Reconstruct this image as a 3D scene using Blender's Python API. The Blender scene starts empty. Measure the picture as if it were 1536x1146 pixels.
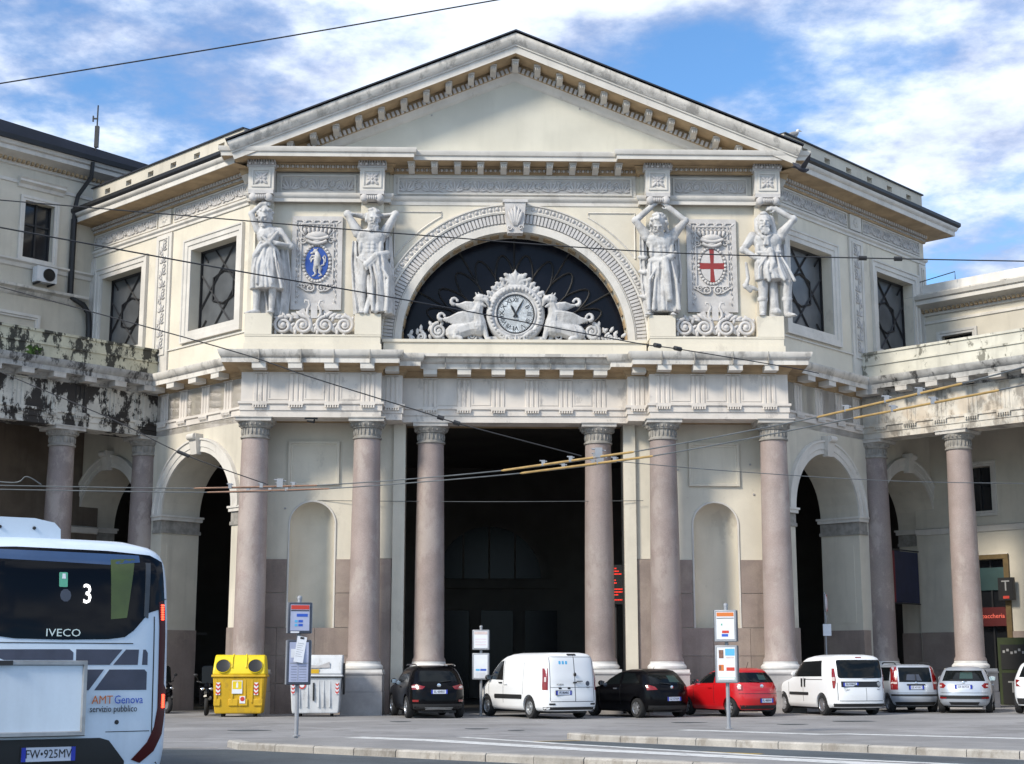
import bpy, bmesh, math, random
from mathutils import Vector, Matrix
R = math.radians
random.seed(7)
S = bpy.context.scene
COL = S.collection
# ---------------------------------------------------------------- camera
F_PX, CAM_H = 2250.0, 1.55
PITCH = math.atan(427 / F_PX)
cd = bpy.data.cameras.new('camera'); cam = bpy.data.objects.new('camera', cd); COL.objects.link(cam)
cd.sensor_fit = 'HORIZONTAL'; cd.sensor_width = 36.0; cd.lens = 36.0 * F_PX / 1536.0
cd.clip_start = 0.5; cd.clip_end = 3000
cam.location = (0, 0, CAM_H); cam.rotation_euler = (R(90) + PITCH, 0, 0)
S.camera = cam
# ---------------------------------------------------------------- sky, sun, exposure
SUN_EL, SUN_AZ = R(36), R(-131)      # azimuth measured from +Y towards +X: the sun stands to the left, a little behind the camera
sun_dir = Vector((math.sin(SUN_AZ) * math.cos(SUN_EL), math.cos(SUN_AZ) * math.cos(SUN_EL), math.sin(SUN_EL)))
W = bpy.data.worlds.new('World'); S.world = W; W.use_nodes = True
wn, wl = W.node_tree.nodes, W.node_tree.links
wn.clear()
def wnode(t, **k):
    n = wn.new(t)
    for a, b in k.items(): setattr(n, a, b)
    return n
sky = wnode('ShaderNodeTexSky', sky_type='NISHITA', sun_disc=False, sun_elevation=SUN_EL, sun_rotation=SUN_AZ, altitude=50, air_density=1.0, dust_density=0.6, ozone_density=1.5)
tc = wnode('ShaderNodeTexCoord'); sep = wnode('ShaderNodeSeparateXYZ'); wl.new(tc.outputs['Generated'], sep.inputs[0])
def wmath(op, a, b=None, clamp=False):
    n = wnode('ShaderNodeMath', operation=op, use_clamp=clamp)
    for i, q in enumerate((a, b)):
        if q is None: continue
        if isinstance(q, (int, float)): n.inputs[i].default_value = q
        else: wl.new(q, n.inputs[i])
    return n.outputs[0]
zc = wmath('MAXIMUM', sep.outputs[2], 0.0); den = wmath('ADD', zc, 0.16)
cx, cy = wmath('DIVIDE', sep.outputs[0], den), wmath('DIVIDE', sep.outputs[1], den)
cmb = wnode('ShaderNodeCombineXYZ'); wl.new(cx, cmb.inputs[0]); wl.new(cy, cmb.inputs[1]); cmb.inputs[2].default_value = 3.1
def wnoise(scale, detail, rough, off):
    m = wnode('ShaderNodeMapping'); m.inputs['Location'].default_value = off; wl.new(cmb.outputs[0], m.inputs[0])
    n = wnode('ShaderNodeTexNoise'); n.inputs['Scale'].default_value = scale; n.inputs['Detail'].default_value = detail; n.inputs['Roughness'].default_value = rough
    wl.new(m.outputs[0], n.inputs['Vector']); return n.outputs['Fac']
n1 = wnoise(1.7, 10, 0.6, (13.08, 12.31, 1.42)); n2 = wnoise(4.5, 8, 0.6, (5, 3, 1))
def wramp(fac, a, b, ca=(0, 0, 0, 1), cb=(1, 1, 1, 1)):
    r = wnode('ShaderNodeValToRGB'); r.color_ramp.interpolation = 'EASE'
    r.color_ramp.elements[0].position = a; r.color_ramp.elements[1].position = b
    r.color_ramp.elements[0].color = ca; r.color_ramp.elements[1].color = cb
    wl.new(fac, r.inputs[0]); return r.outputs[0]
cover = wramp(wmath('ADD', wmath('MULTIPLY', n1, 0.82), wmath('MULTIPLY', n2, 0.18)), 0.43, 0.57)
shade = wramp(wmath('ADD', wmath('MULTIPLY', n1, 0.55), wmath('MULTIPLY', n2, 0.45)), 0.44, 0.59, (4.0, 4.7, 6.9, 1), (9.3, 10.3, 12.0, 1))
tint = wnode('ShaderNodeMixRGB', blend_type='MULTIPLY'); tint.inputs[0].default_value = 1; tint.inputs[2].default_value = (1.12, 1.62, 2.0, 1)
wl.new(sky.outputs[0], tint.inputs[1])
mix = wnode('ShaderNodeMixRGB'); wl.new(cover, mix.inputs[0]); wl.new(tint.outputs[0], mix.inputs[1]); wl.new(shade, mix.inputs[2])
bg = wnode('ShaderNodeBackground'); bg.inputs['Strength'].default_value = 0.0415; wl.new(mix.outputs[0], bg.inputs[0])
wo = wnode('ShaderNodeOutputWorld'); wl.new(bg.outputs[0], wo.inputs[0])
sl = bpy.data.lights.new('sun', 'SUN'); so = bpy.data.objects.new('sun', sl); COL.objects.link(so)
sl.energy = 1.5; sl.angle = R(12); sl.color = (1.0, 0.91, 0.77)
so.rotation_euler = sun_dir.to_track_quat('Z', 'Y').to_euler(); so.location = (-40, -40, 60)
S.view_settings.view_transform = 'Standard'; S.view_settings.look = 'None'; S.view_settings.exposure = 1.45; S.view_settings.gamma = 1.0
S.render.engine = 'CYCLES'
S.cycles.max_bounces = 6; S.cycles.diffuse_bounces = 2; S.cycles.glossy_bounces = 3
try: S.cycles.use_denoising = True
except Exception: pass
# ---------------------------------------------------------------- helpers
def ray(px, py):
    a, b = (px - 768) / F_PX, (573 - py) / F_PX
    c, s = math.cos(PITCH), math.sin(PITCH)
    return Vector((a, c - b * s, s + b * c))
def at(px, py, Y):
    d = ray(px, py); return Vector((0, 0, CAM_H)) + d * (Y / d.y)
def atz(px, py, z):
    d = ray(px, py); return Vector((0, 0, CAM_H)) + d * ((z - CAM_H) / d.z)
def gz(x, y):
    t = max(0.0, x - 4.0); k = min(1.0, max(0.0, (y - 33) / 10))
    return 0.0125 * t * k
class MB:
    def __init__(s): s.v = []; s.f = []; s.m = []
    def add(s, vs, fs, m=0):
        o = len(s.v); s.v += [tuple(p) for p in vs]
        for f in fs: s.f.append(tuple(o + i for i in f)); s.m.append(m)
        return s
    def box(s, x0, x1, y0, y1, z0, z1, m=0, fn=None):
        vs = [(x, y, z) for z in (z0, z1) for y in (y0, y1) for x in (x0, x1)]
        if fn: vs = [fn(*p) for p in vs]
        return s.add(vs, [(0, 2, 3, 1), (4, 5, 7, 6), (0, 1, 5, 4), (2, 6, 7, 3), (0, 4, 6, 2), (1, 3, 7, 5)], m)
    def quad(s, a, b, c, d, m=0): return s.add([a, b, c, d], [(0, 1, 2, 3)], m)
    def tube(s, pts, r, n=6, m=0, caps=True, closed=False):
        pts = [Vector(p) for p in pts]; k = len(pts)
        rs = r if isinstance(r, (list, tuple)) else [r] * k
        vs = []; up = None
        for i, p in enumerate(pts):
            if closed: t = pts[(i + 1) % k] - pts[i - 1]
            else: t = pts[min(i + 1, k - 1)] - pts[max(i - 1, 0)]
            if t.length < 1e-9: t = Vector((0, 0, 1))
            t.normalize()
            if up is None:
                up = Vector((0, 0, 1)) if abs(t.z) < .9 else Vector((1, 0, 0))
            a = t.cross(up)
            if a.length < 1e-6: a = t.orthogonal()
            a.normalize(); b = a.cross(t).normalized(); up = b
            for j in range(n):
                w = 2 * math.pi * j / n
                vs.append(p + (a * math.cos(w) + b * math.sin(w)) * rs[i])
        fs = []
        for i in range(k if closed else k - 1):
            for j in range(n):
                q, q2 = i * n, ((i + 1) % k) * n
                fs.append((q + j, q + (j + 1) % n, q2 + (j + 1) % n, q2 + j))
        if caps and not closed: fs += [tuple(range(n))[::-1], tuple((k - 1) * n + j for j in range(n))]
        return s.add(vs, fs, m)
    def lathe(s, prof, n=24, c=(0, 0, 0), m=0, a0=0, a1=2 * math.pi, fn=None, caps=True):
        full = abs(a1 - a0 - 2 * math.pi) < 1e-6; k = n if full else n + 1
        vs = []
        for (r, z) in prof:
            for j in range(k):
                w = a0 + (a1 - a0) * j / n
                p = (c[0] + r * math.cos(w), c[1] + r * math.sin(w), c[2] + z)
                vs.append(fn(*p) if fn else p)
        fs = []
        for i in range(len(prof) - 1):
            for j in range(n):
                j2 = (j + 1) % k
                fs.append((i * k + j, i * k + j2, (i + 1) * k + j2, (i + 1) * k + j))
        if full and caps:
            if prof[0][0] > 1e-4: fs.append(tuple(range(k))[::-1])
            if prof[-1][0] > 1e-4: fs.append(tuple((len(prof) - 1) * k + j for j in range(k)))
        return s.add(vs, fs, m)
    def sweep(s, path, prof, fn=None, m=0, closed=False, caps=True, cprof=False):
        """path 2-D, prof (offset to the right of the path, third coordinate)"""
        fn = fn or (lambda x, y, z: (x, y, z)); k = len(path); P = [Vector(p) for p in path]
        vs = []
        for i in range(k):
            if closed: d0, d1 = P[i] - P[i - 1], P[(i + 1) % k] - P[i]
            else:
                d0 = P[i] - P[i - 1] if i else P[1] - P[0]
                d1 = P[i + 1] - P[i] if i < k - 1 else P[i] - P[i - 1]
            d0 = d0.normalized(); d1 = d1.normalized()
            n0, n1 = Vector((d0.y, -d0.x)), Vector((d1.y, -d1.x))
            q = n0 + n1
            if q.length < 1e-6: q = n0
            q = q / max(0.15, q.dot(n0))
            for (o, z) in prof: vs.append(fn(P[i].x + q.x * o, P[i].y + q.y * o, z))
        L = len(prof); fs = []
        for i in range(k if closed else k - 1):
            i2 = (i + 1) % k
            for j in range(L if cprof else L - 1):
                j2 = (j + 1) % L
                fs.append((i * L + j, i2 * L + j, i2 * L + j2, i * L + j2))
        if caps and not closed: fs += [tuple(range(L)), tuple((k - 1) * L + j for j in range(L))[::-1]]
        return s.add(vs, fs, m)
    def prism(s, poly, b0, b1, fn=None, m=0):
        fn = fn or (lambda x, y, z: (x, y, z)); k = len(poly)
        vs = [fn(p[0], p[1], b0) for p in poly] + [fn(p[0], p[1], b1) for p in poly]
        fs = [tuple(range(k))[::-1], tuple(range(k, 2 * k))] + [(i, (i + 1) % k, k + (i + 1) % k, k + i) for i in range(k)]
        return s.add(vs, fs, m)
    def ell(s, c, r, n=8, k=5, m=0, rot=None, fn=None):
        vs = []; c = Vector(c)
        if isinstance(r, (int, float)): r = (r, r, r)
        ring = []
        for i in range(k + 1):
            t = math.pi * i / k
            if i in (0, k): ring.append([len(vs)]); pts = [(0, 0, math.cos(t))]
            else: ring.append(list(range(len(vs), len(vs) + n))); pts = [(math.sin(t) * math.cos(2 * math.pi * j / n), math.sin(t) * math.sin(2 * math.pi * j / n), math.cos(t)) for j in range(n)]
            for p in pts:
                q = Vector((p[0] * r[0], p[1] * r[1], p[2] * r[2]))
                if rot is not None: q = rot @ q
                q = q + c; vs.append(fn(*q) if fn else q)
        fs = []
        for i in range(k):
            A, B = ring[i], ring[i + 1]
            for j in range(n):
                j2 = (j + 1) % n
                if len(A) == 1: fs.append((A[0], B[j], B[j2]))
                elif len(B) == 1: fs.append((A[j], B[0], A[j2]))
                else: fs.append((A[j], B[j], B[j2], A[j2]))
        return s.add(vs, fs, m)
    def grid_wall(s, xs0, xs1, zs0, zs1, holes, fn, d0=0.0, d1=-0.3, m=0, back=True, mr=None):
        """wall with rectangular holes; fn(x, z, out)"""
        xs = sorted({xs0, xs1, *[h[0] for h in holes], *[h[1] for h in holes]}); zs = sorted({zs0, zs1, *[h[2] for h in holes], *[h[3] for h in holes]})
        inh = lambda x, z: any(h[0] < x < h[1] and h[2] < z < h[3] for h in holes)
        for i in range(len(xs) - 1):
            for j in range(len(zs) - 1):
                a, b, c, d = xs[i], xs[i + 1], zs[j], zs[j + 1]
                if inh((a + b) / 2, (c + d) / 2): continue
                s.quad(fn(a, c, d0), fn(b, c, d0), fn(b, d, d0), fn(a, d, d0), m)
                if back: s.quad(fn(a, c, d1), fn(a, d, d1), fn(b, d, d1), fn(b, c, d1), m)
        mr = m if mr is None else mr
        for (a, b, c, d) in list(holes) + [(xs0, xs1, zs0, zs1)]:
            for p, q in (((a, c), (b, c)), ((b, c), (b, d)), ((b, d), (a, d)), ((a, d), (a, c))):
                s.quad(fn(*p, d0), fn(*q, d0), fn(*q, d1), fn(*p, d1), mr)
        return s
    def arch_wall(s, x0, x1, z0, z1, xc, r, zs, fn, d0=0.0, d1=-1.5, n=28, m=0, zb=None, mj=None):
        """wall with a round headed opening; fn(x, z, out)"""
        zb = z0 if zb is None else zb; mj = m if mj is None else mj
        for dd in (d0, d1):
            for a, b in ((x0, xc - r), (xc + r, x1)):
                if b - a > 1e-4:
                    s.quad(fn(a, z0, dd), fn(b, z0, dd), fn(b, zs, dd), fn(a, zs, dd), m); s.quad(fn(a, zs, dd), fn(b, zs, dd), fn(b, z1, dd), fn(a, z1, dd), m)
            for i in range(n):
                t0, t1 = math.pi * (1 - i / n), math.pi * (1 - (i + 1) / n)
                xa, xb = xc + r * math.cos(t0), xc + r * math.cos(t1)
                s.quad(fn(xa, zs + r * math.sin(t0), dd), fn(xb, zs + r * math.sin(t1), dd), fn(xb, z1, dd), fn(xa, z1, dd), m)
        for i in range(n):
            t0, t1 = math.pi * i / n, math.pi * (i + 1) / n
            p, q = (xc + r * math.cos(t0), zs + r * math.sin(t0)), (xc + r * math.cos(t1), zs + r * math.sin(t1))
            s.quad(fn(*p, d0), fn(*q, d0), fn(*q, d1), fn(*p, d1), m)
        if zs > zb:
            for x in (xc - r, xc + r): s.quad(fn(x, zb, d0), fn(x, zs, d0), fn(x, zs, d1), fn(x, zb, d1), mj)
        return s
    def build(s, name, mat, parent=None, loc=None, ang=38, fix=False, **props):
        me = bpy.data.meshes.new(name); me.from_pydata([tuple(p) for p in s.v], [], s.f)
        mats = mat if isinstance(mat, (list, tuple)) else [mat]
        for q in mats: me.materials.append(q)
        if len(mats) > 1: me.polygons.foreach_set('material_index', s.m)
        if fix:
            bm = bmesh.new(); bm.from_mesh(me); bmesh.ops.remove_doubles(bm, verts=bm.verts, dist=1e-5); bmesh.ops.recalc_face_normals(bm, faces=bm.faces); bm.to_mesh(me); bm.free()
        me.shade_smooth()
        if ang == 38 and mats[0].name in ('whitish carved stone', 'white statue stone'): ang = 75
        try: me.set_sharp_from_angle(angle=R(ang))
        except Exception: pass
        me.update()
        o = bpy.data.objects.new(name, me); COL.objects.link(o)
        if parent is not None: o.parent = parent
        if loc is not None: o.location = loc
        for k, q in props.items(): o[k] = q
        return o
def empty(name, loc=(0, 0, 0), rz=0.0, label=None, cat=None, group=None):
    o = bpy.data.objects.new(name, None); COL.objects.link(o); o.location = loc; o.rotation_euler = (0, 0, rz); o.empty_display_size = .2
    return tag(o, label, cat, group)
def tag(o, label=None, cat=None, group=None, kind=None):
    if label: o['label'] = label
    if cat: o['category'] = cat
    if group: o['group'] = group
    if kind: o['kind'] = kind
    return o
def dup(o, parent=None, loc=None):
    c = o.copy(); COL.objects.link(c)
    if parent is not None: c.parent = parent
    if loc is not None: c.location = loc
    for ch in list(o.children): dup(ch, c)
    return c
def rotz(v, a): return Vector((v[0] * math.cos(a) - v[1] * math.sin(a), v[0] * math.sin(a) + v[1] * math.cos(a), v[2]))
def text(txt, name, size, mat, parent, M, ext=0.003, align='CENTER', sx=1.0, **props):
    """raised lettering, centred on the frame M (x right, y up, z out)"""
    cu = bpy.data.curves.new('lettering', 'FONT'); cu.body = txt; cu.size = size; cu.align_x = align; cu.align_y = 'CENTER'; cu.extrude = ext; cu.resolution_u = 2
    t = bpy.data.objects.new('lettering', cu); COL.objects.link(t)
    dg = bpy.context.evaluated_depsgraph_get(); me = bpy.data.meshes.new_from_object(t.evaluated_get(dg)); bpy.data.objects.remove(t); bpy.data.curves.remove(cu)
    me.transform(M @ Matrix.Diagonal((sx, 1, 1, 1)) @ Matrix.Translation((0, 0, ext)))
    me.materials.clear(); me.materials.append(mat)
    o = bpy.data.objects.new(name, me); COL.objects.link(o)
    if parent is not None: o.parent = parent
    for k, q in props.items(): o[k] = q
    return o
def frame(origin, x, y):
    x, y = Vector(x).normalized(), Vector(y).normalized(); z = x.cross(y).normalized()
    return Matrix(((x.x, y.x, z.x, origin[0]), (x.y, y.y, z.y, origin[1]), (x.z, y.z, z.z, origin[2]), (0, 0, 0, 1)))
# ---------------------------------------------------------------- materials
def mat(name, base, rough=0.7, var=0.12, scale=1.5, metal=0.0, bump=0.0, bscale=30.0, streak=0.0, stain=None, stain_amt=0.5, stain_scale=2.0, stain_at=.5, fine=0.0, spec=0.5, coat=0.0, emit=None, estr=0.0, second=None, second_amt=0.5, second_scale=1.0, stretch=(1, 1, 1), rnd=0.0):
    m = bpy.data.materials.new(name); m.use_nodes = True; nt = m.node_tree; N, L = nt.nodes, nt.links
    b = N['Principled BSDF']; b.inputs['Roughness'].default_value = rough; b.inputs['Metallic'].default_value = metal
    b.inputs['Specular IOR Level'].default_value = spec
    if coat: b.inputs['Coat Weight'].default_value = coat; b.inputs['Coat Roughness'].default_value = 0.06
    if emit: b.inputs['Emission Color'].default_value = (*emit, 1); b.inputs['Emission Strength'].default_value = estr
    base4 = (*base, 1)
    if not (var or streak or stain or fine or second or bump):
        b.inputs['Base Color'].default_value = base4; return m
    g = N.new('ShaderNodeNewGeometry')
    def noise(sc, det=4, st=(1, 1, 1), ro=.55, off=(0, 0, 0)):
        mp = N.new('ShaderNodeMapping'); mp.inputs['Scale'].default_value = st; mp.inputs['Location'].default_value = off; L.new(g.outputs['Position'], mp.inputs[0])
        n = N.new('ShaderNodeTexNoise'); n.inputs['Scale'].default_value = sc; n.inputs['Detail'].default_value = det; n.inputs['Roughness'].default_value = ro; L.new(mp.outputs[0], n.inputs['Vector']); return n.outputs['Fac']
    def ramp(f, a, c):
        r = N.new('ShaderNodeMapRange'); r.interpolation_type = 'SMOOTHSTEP'; r.inputs[1].default_value = a; r.inputs[2].default_value = c; L.new(f, r.inputs[0]); return r.outputs[0]
    def mixc(f, c1, c2, mode='MIX'):
        x = N.new('ShaderNodeMixRGB'); x.blend_type = mode
        for i, q in ((0, f), (1, c1), (2, c2)):
            if isinstance(q, (int, float)): x.inputs[i].default_value = q
            elif isinstance(q, tuple): x.inputs[i].default_value = q
            else: L.new(q, x.inputs[i])
        return x.outputs[0]
    def mul(a, k):
        x = N.new('ShaderNodeMath'); x.operation = 'MULTIPLY'; L.new(a, x.inputs[0]); x.inputs[1].default_value = k; return x.outputs[0]
    dk = tuple(q * (1 - var) for q in base) + (1,); lt = tuple(min(1, q * (1 + var * .6)) for q in base) + (1,)
    c = mixc(ramp(noise(scale, 5, stretch), .3, .7), dk, lt)
    if second: c = mixc(mul(ramp(noise(second_scale, 5, stretch, .6, (3, 7, 1)), .48, .62), second_amt), c, (*second, 1))
    if fine: c = mixc(mul(ramp(noise(28, 3, (1, 1, 1), .7), .35, .65), fine), c, tuple(q * .5 for q in base) + (1,))
    if streak: c = mixc(mul(ramp(noise(2.6, 4, (1, 1, .12), .6, (9, 2, 4)), .5, .75), streak), c, tuple(q * .42 for q in base) + (1,))
    if stain: c = mixc(mul(ramp(noise(stain_scale, 9, (1, 1, .55), .72, (1, 5, 8)), stain_at, stain_at + .05 + .05 * (stain_at == .5)), stain_amt), c, (*stain, 1))
    if rnd:
        oi = N.new('ShaderNodeObjectInfo'); mr = N.new('ShaderNodeMapRange'); mr.inputs[3].default_value = 1 - rnd; mr.inputs[4].default_value = 1 + rnd * .5; L.new(oi.outputs['Random'], mr.inputs[0]); c = mixc(1.0, c, mr.outputs[0], 'MULTIPLY')
    L.new(c, b.inputs['Base Color'])
    if bump:
        bp = N.new('ShaderNodeBump'); bp.inputs['Strength'].default_value = bump; bp.inputs['Distance'].default_value = .02; L.new(noise(bscale, 5), bp.inputs['Height']); L.new(bp.outputs[0], b.inputs['Normal'])
    return m
M = {}
M['plaster'] = mat('cream plaster', (.69, .632, .52), .85, .08, .8, bump=.2, bscale=12, streak=.14, fine=.05, second=(.63, .575, .475), second_amt=.4, second_scale=.55, stain=(.40, .36, .30), stain_amt=.3, stain_scale=.8, stain_at=.59)
M['plaster_side'] = mat('cream plaster of the side ranges', (.60, .55, .455), .85, .12, .7, bump=.15, bscale=12, streak=.22, fine=.05)
M['trim'] = mat('painted stucco trim', (.64, .605, .55), .8, .1, 1.2, bump=.15, bscale=16, streak=.16, fine=.05, stain=(.36, .33, .29), stain_amt=.3, stain_scale=1.1, stain_at=.58)
M['cornice'] = mat('weathered pale stone', (.66, .62, .56), .8, .14, 1.6, bump=.2, bscale=14, streak=.45, stain=(.10, .095, .085), stain_amt=.45, stain_scale=1.3)
M['frieze'] = mat('greyed stucco frieze', (.655, .60, .54), .85, .08, 1.2, bump=.2, bscale=14, streak=.16, stain=(.16, .15, .15), stain_amt=.28, stain_scale=1.4, stain_at=.56)
M['relief'] = mat('whitish carved stone', (.56, .535, .515), .8, .12, 3.0, bump=.2, bscale=20, fine=.12)
M['relief_bed'] = mat('grey bed behind carving', (.52, .485, .445), .85, .1, 2.0, bump=.2)
M['statue'] = mat('white statue stone', (.56, .55, .54), .8, .16, 3.5, bump=.25, bscale=22, streak=.4, fine=.2, stain=(.30, .285, .27), stain_amt=.5, stain_scale=3.5)
M['soffit'] = mat('ochre plaster soffit', (.42, .30, .175), .85, .2, 1.6, bump=.15, streak=.2)  # ochre brown plaster for undersides and bed mouldings
M['granite'] = mat('pinkish grey granite', (.33, .262, .238), .62, .14, 1.0, bump=.12, bscale=45, fine=.28, second=(.375, .315, .29), second_amt=.55, second_scale=.7, stain=(.50, .44, .39), stain_amt=.3, stain_scale=.8, rnd=.16, streak=.2)
M['granite_side'] = mat('greyer granite of the wings', (.29, .235, .22), .62, .14, 1.0, bump=.12, bscale=45, fine=.28, second=(.34, .285, .25), second_amt=.5, second_scale=.8, stain=(.55, .48, .43), stain_amt=.35, stain_scale=1.1, rnd=.16, streak=.2)
M['dado'] = mat('brown stone dado', (.33, .26, .225), .75, .18, .9, bump=.15, fine=.2, second=(.42, .34, .28), second_amt=.5, second_scale=1.1, streak=.3, rnd=.2)
M['base'] = mat('white marble base', (.68, .66, .63), .6, .12, 2.0, bump=.12, streak=.25)
M['pedestal'] = mat('grey stone pedestal', (.42, .40, .39), .75, .16, 1.8, bump=.2, fine=.15, streak=.25)
M['capital'] = mat('sooty stone capital', (.30, .28, .25), .8, .25, 5.0, bump=.2, streak=.4)
M['abacus'] = mat('pale stone abacus', (.50, .47, .43), .8, .18, 3.0, streak=.4)
M['wingfrieze'] = mat('peeling paint frieze', (.56, .53, .47), .85, .16, 1.4, bump=.25, bscale=12, streak=.5, stain=(.02, .016, .014), stain_amt=.98, stain_scale=1.15, stain_at=.47)
M['wingfrieze2'] = mat('stained frieze', (.58, .54, .47), .85, .16, 1.4, bump=.25, bscale=12, streak=.45, stain=(.10, .085, .07), stain_amt=.6, stain_scale=1.2, second=(.50, .38, .26), second_amt=.4, second_scale=1.6)
M['wingtop'] = mat('mossy stained parapet', (.52, .49, .37), .9, .2, 1.4, bump=.25, bscale=12, streak=.55, stain=(.028, .026, .022), stain_amt=.95, stain_scale=1.7, stain_at=.48)
M['wingtop2'] = mat('yellowed parapet with few stains', (.60, .575, .49), .9, .14, 1.4, bump=.25, bscale=12, streak=.4, stain=(.08, .075, .055), stain_amt=.75, stain_scale=1.5, stain_at=.55)
M['wingcornice'] = mat('blackened cornice stone', (.40, .39, .37), .85, .3, 2.0, bump=.25, streak=.6, stain=(.035, .033, .032), stain_amt=.95, stain_scale=1.25)
M['inside'] = mat('interior plaster darkened for shade', (.11, .10, .09), .9, .2, .6)  # low albedo carries the deep shade of the hall
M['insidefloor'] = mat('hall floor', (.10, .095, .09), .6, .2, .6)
M['roof'] = mat('dark sheet roof', (.014, .016, .026), .55, .3, 1.0, streak=.3)
M['gutter'] = mat('black gutter', (.015, .015, .017), .5, .2, 2)
M['iron'] = mat('dark iron', (.018, .018, .02), .5, .2, 6)
M['glass'] = mat('dark window glass', (.018, .02, .024), .12, .2, .8, spec=.6)
M['frosted'] = mat('grey dusty glass', (.10, .105, .11), .35, .25, 1.3, spec=.5)
M['fanglass'] = mat('deep fanlight glass', (.006, .007, .012), .2, .3, .7, spec=.18)
M['blue'] = mat('enamel blue', (.02, .075, .33), .45, .15, 4)
M['redcross'] = mat('enamel red', (.26, .03, .025), .5, .15, 4)
M['dial'] = mat('clock dial', (.86, .90, .92), .4, .02, 3)
M['black'] = mat('black paint', (.012, .012, .013), .45, 0)
M['asphalt'] = mat('worn pale asphalt', (.31, .302, .30), .9, .22, .35, stain=(.15, .145, .14), stain_amt=.45, stain_scale=.55, bump=.3, bscale=60, fine=.3, second=(.24, .235, .235), second_amt=.6, second_scale=.25)
M['road'] = mat('bluish road asphalt', (.075, .09, .10), .8, .25, .5, stain=(.04, .045, .05), stain_amt=.5, stain_scale=.6, bump=.3, bscale=60, fine=.3, second=(.095, .11, .12), second_amt=.6, second_scale=.4)
M['island'] = mat('grey island paving', (.27, .262, .255), .9, .18, .8, bump=.3, bscale=60, fine=.3)
M['kerb'] = mat('granite kerb', (.42, .395, .355), .8, .16, 2.5, rnd=.22, bump=.2, fine=.25, streak=.2, stain=(.12, .09, .06), stain_amt=.4, stain_scale=2)
M['paint'] = mat('worn white road paint', (.62, .62, .60), .8, .1, 2, stain=(.2, .2, .2), stain_amt=.5, stain_scale=5)
M['yellowpaint'] = mat('worn yellow road paint', (.45, .30, .05), .8, .2, 2, stain=(.07, .07, .07), stain_amt=.7, stain_scale=4)
M['tyre'] = mat('rubber', (.016, .016, .017), .85, .2, 8)
M['rim'] = mat('alloy rim', (.55, .56, .58), .3, .1, 5, metal=.8)
M['steel'] = mat('steel rim', (.36, .37, .38), .45, .2, 5, metal=.6)
M['chrome'] = mat('chrome', (.75, .76, .78), .15, 0, metal=1)
M['trimblack'] = mat('black plastic', (.018, .018, .019), .5, .15, 4)
M['plate'] = mat('plate white', (.62, .66, .76), .4, .05, 3)
M['plateblue'] = mat('plate blue', (.02, .04, .42), .4, 0)
M['lamp'] = mat('red lamp lens', (.22, .006, .006), .2, .15, 9, coat=.5)
M['lampclear'] = mat('pale lamp lens', (.62, .50, .48), .2, .1, 9, coat=.5)
M['lamplit'] = mat('lit red lamp', (.6, .02, .01), .3, 0, emit=(1, .045, .02), estr=2.6)
M['ledwhite'] = mat('lit white figure', (.9, .9, .9), .4, 0, emit=(1, 1, 1), estr=1.6)
M['ledred'] = mat('lit red diodes', (.5, .02, .01), .4, 0, emit=(1, .04, .02), estr=.4)
M['yellow'] = mat('yellow bin plastic', (.66, .40, .012), .5, .12, 1.5, streak=.3, fine=.1, stain=(.30, .19, .03), stain_amt=.35, stain_scale=2.2, stain_at=.54)
M['yellow2'] = mat('brighter yellow lid plastic', (.78, .58, .012), .4, .08, 1.5)
M['binwhite'] = mat('scuffed white metal', (.62, .63, .64), .55, .1, 2, streak=.3, fine=.05, stain=(.25, .24, .22), stain_amt=.3, stain_scale=3)
M['signgrey'] = mat('sign case grey', (.34, .35, .37), .45, .1, 3, metal=.3)
M['signdark'] = mat('sign case dark', (.05, .06, .085), .45, .1, 3)
M['paper'] = mat('poster paper', (.72, .74, .78), .6, .05, 5)
M['paperblue'] = mat('bluish poster', (.40, .44, .60), .5, .12, 3)
M['dimprint'] = mat('dim lettering', (.30, .30, .30), .6, 0)
M['orange'] = mat('orange print', (.62, .17, .03), .5, 0)
M['redprint'] = mat('red print', (.55, .05, .03), .5, 0)
M['blueprint'] = mat('blue print', (.03, .10, .50), .5, 0)
M['cyanprint'] = mat('cyan print', (.10, .42, .70), .5, 0)
M['greenprint'] = mat('green print', (.10, .38, .25), .5, 0)
M['brownprint'] = mat('brown print', (.20, .10, .07), .5, .3, 20)
M['wood'] = mat('amber insulator rod', (.40, .26, .09), .5, .2, 4)
M['copper'] = mat('rusty insulator rod', (.24, .12, .07), .5, .3, 5)
M['wire'] = mat('dark cable', (.02, .02, .022), .5, 0)
M['wiregrey'] = mat('grey contact wire', (.16, .17, .17), .4, .2, 3, metal=.5)
M['buswhite'] = mat('bus white tinted by shade', (.60, .69, .79), .35, .06, 1, coat=.4, fine=.04, streak=.14)  # blue cast of the shade mixed into the white base
M['busglass'] = mat('bus rear glass', (.003, .0035, .005), .07, 0, spec=.18)
M['stripe'] = mat('slate stripe print', (.05, .055, .085), .4, .15, 6)
M['paintwhite'] = mat('white car paint', (.78, .79, .80), .35, .03, 1, coat=.4)
M['paintblack'] = mat('black car paint', (.003, .003, .004), .2, 0, spec=.12, coat=.06)
M['paintred'] = mat('red car paint', (.48, .006, .010), .3, .05, 1, coat=.6)
M['paintsilver'] = mat('silver car paint', (.46, .50, .56), .32, .05, 1, metal=.35, coat=.5)
M['carglass'] = mat('car glass', (.006, .008, .009), .06, 0, spec=.22)
M['reflectpatch'] = mat('painted green reflection', (.02, .05, .045), .3, 0)  # reflection on car rear glass, painted as a greenish patch
M['teal'] = mat('teal blind', (.035, .08, .08), .6, .1, 2)
M['banner'] = mat('red banner print', (.16, .012, .02), .6, .2, 2)
M['bannerblue'] = mat('navy banner print', (.012, .016, .05), .6, .2, 2)
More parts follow.
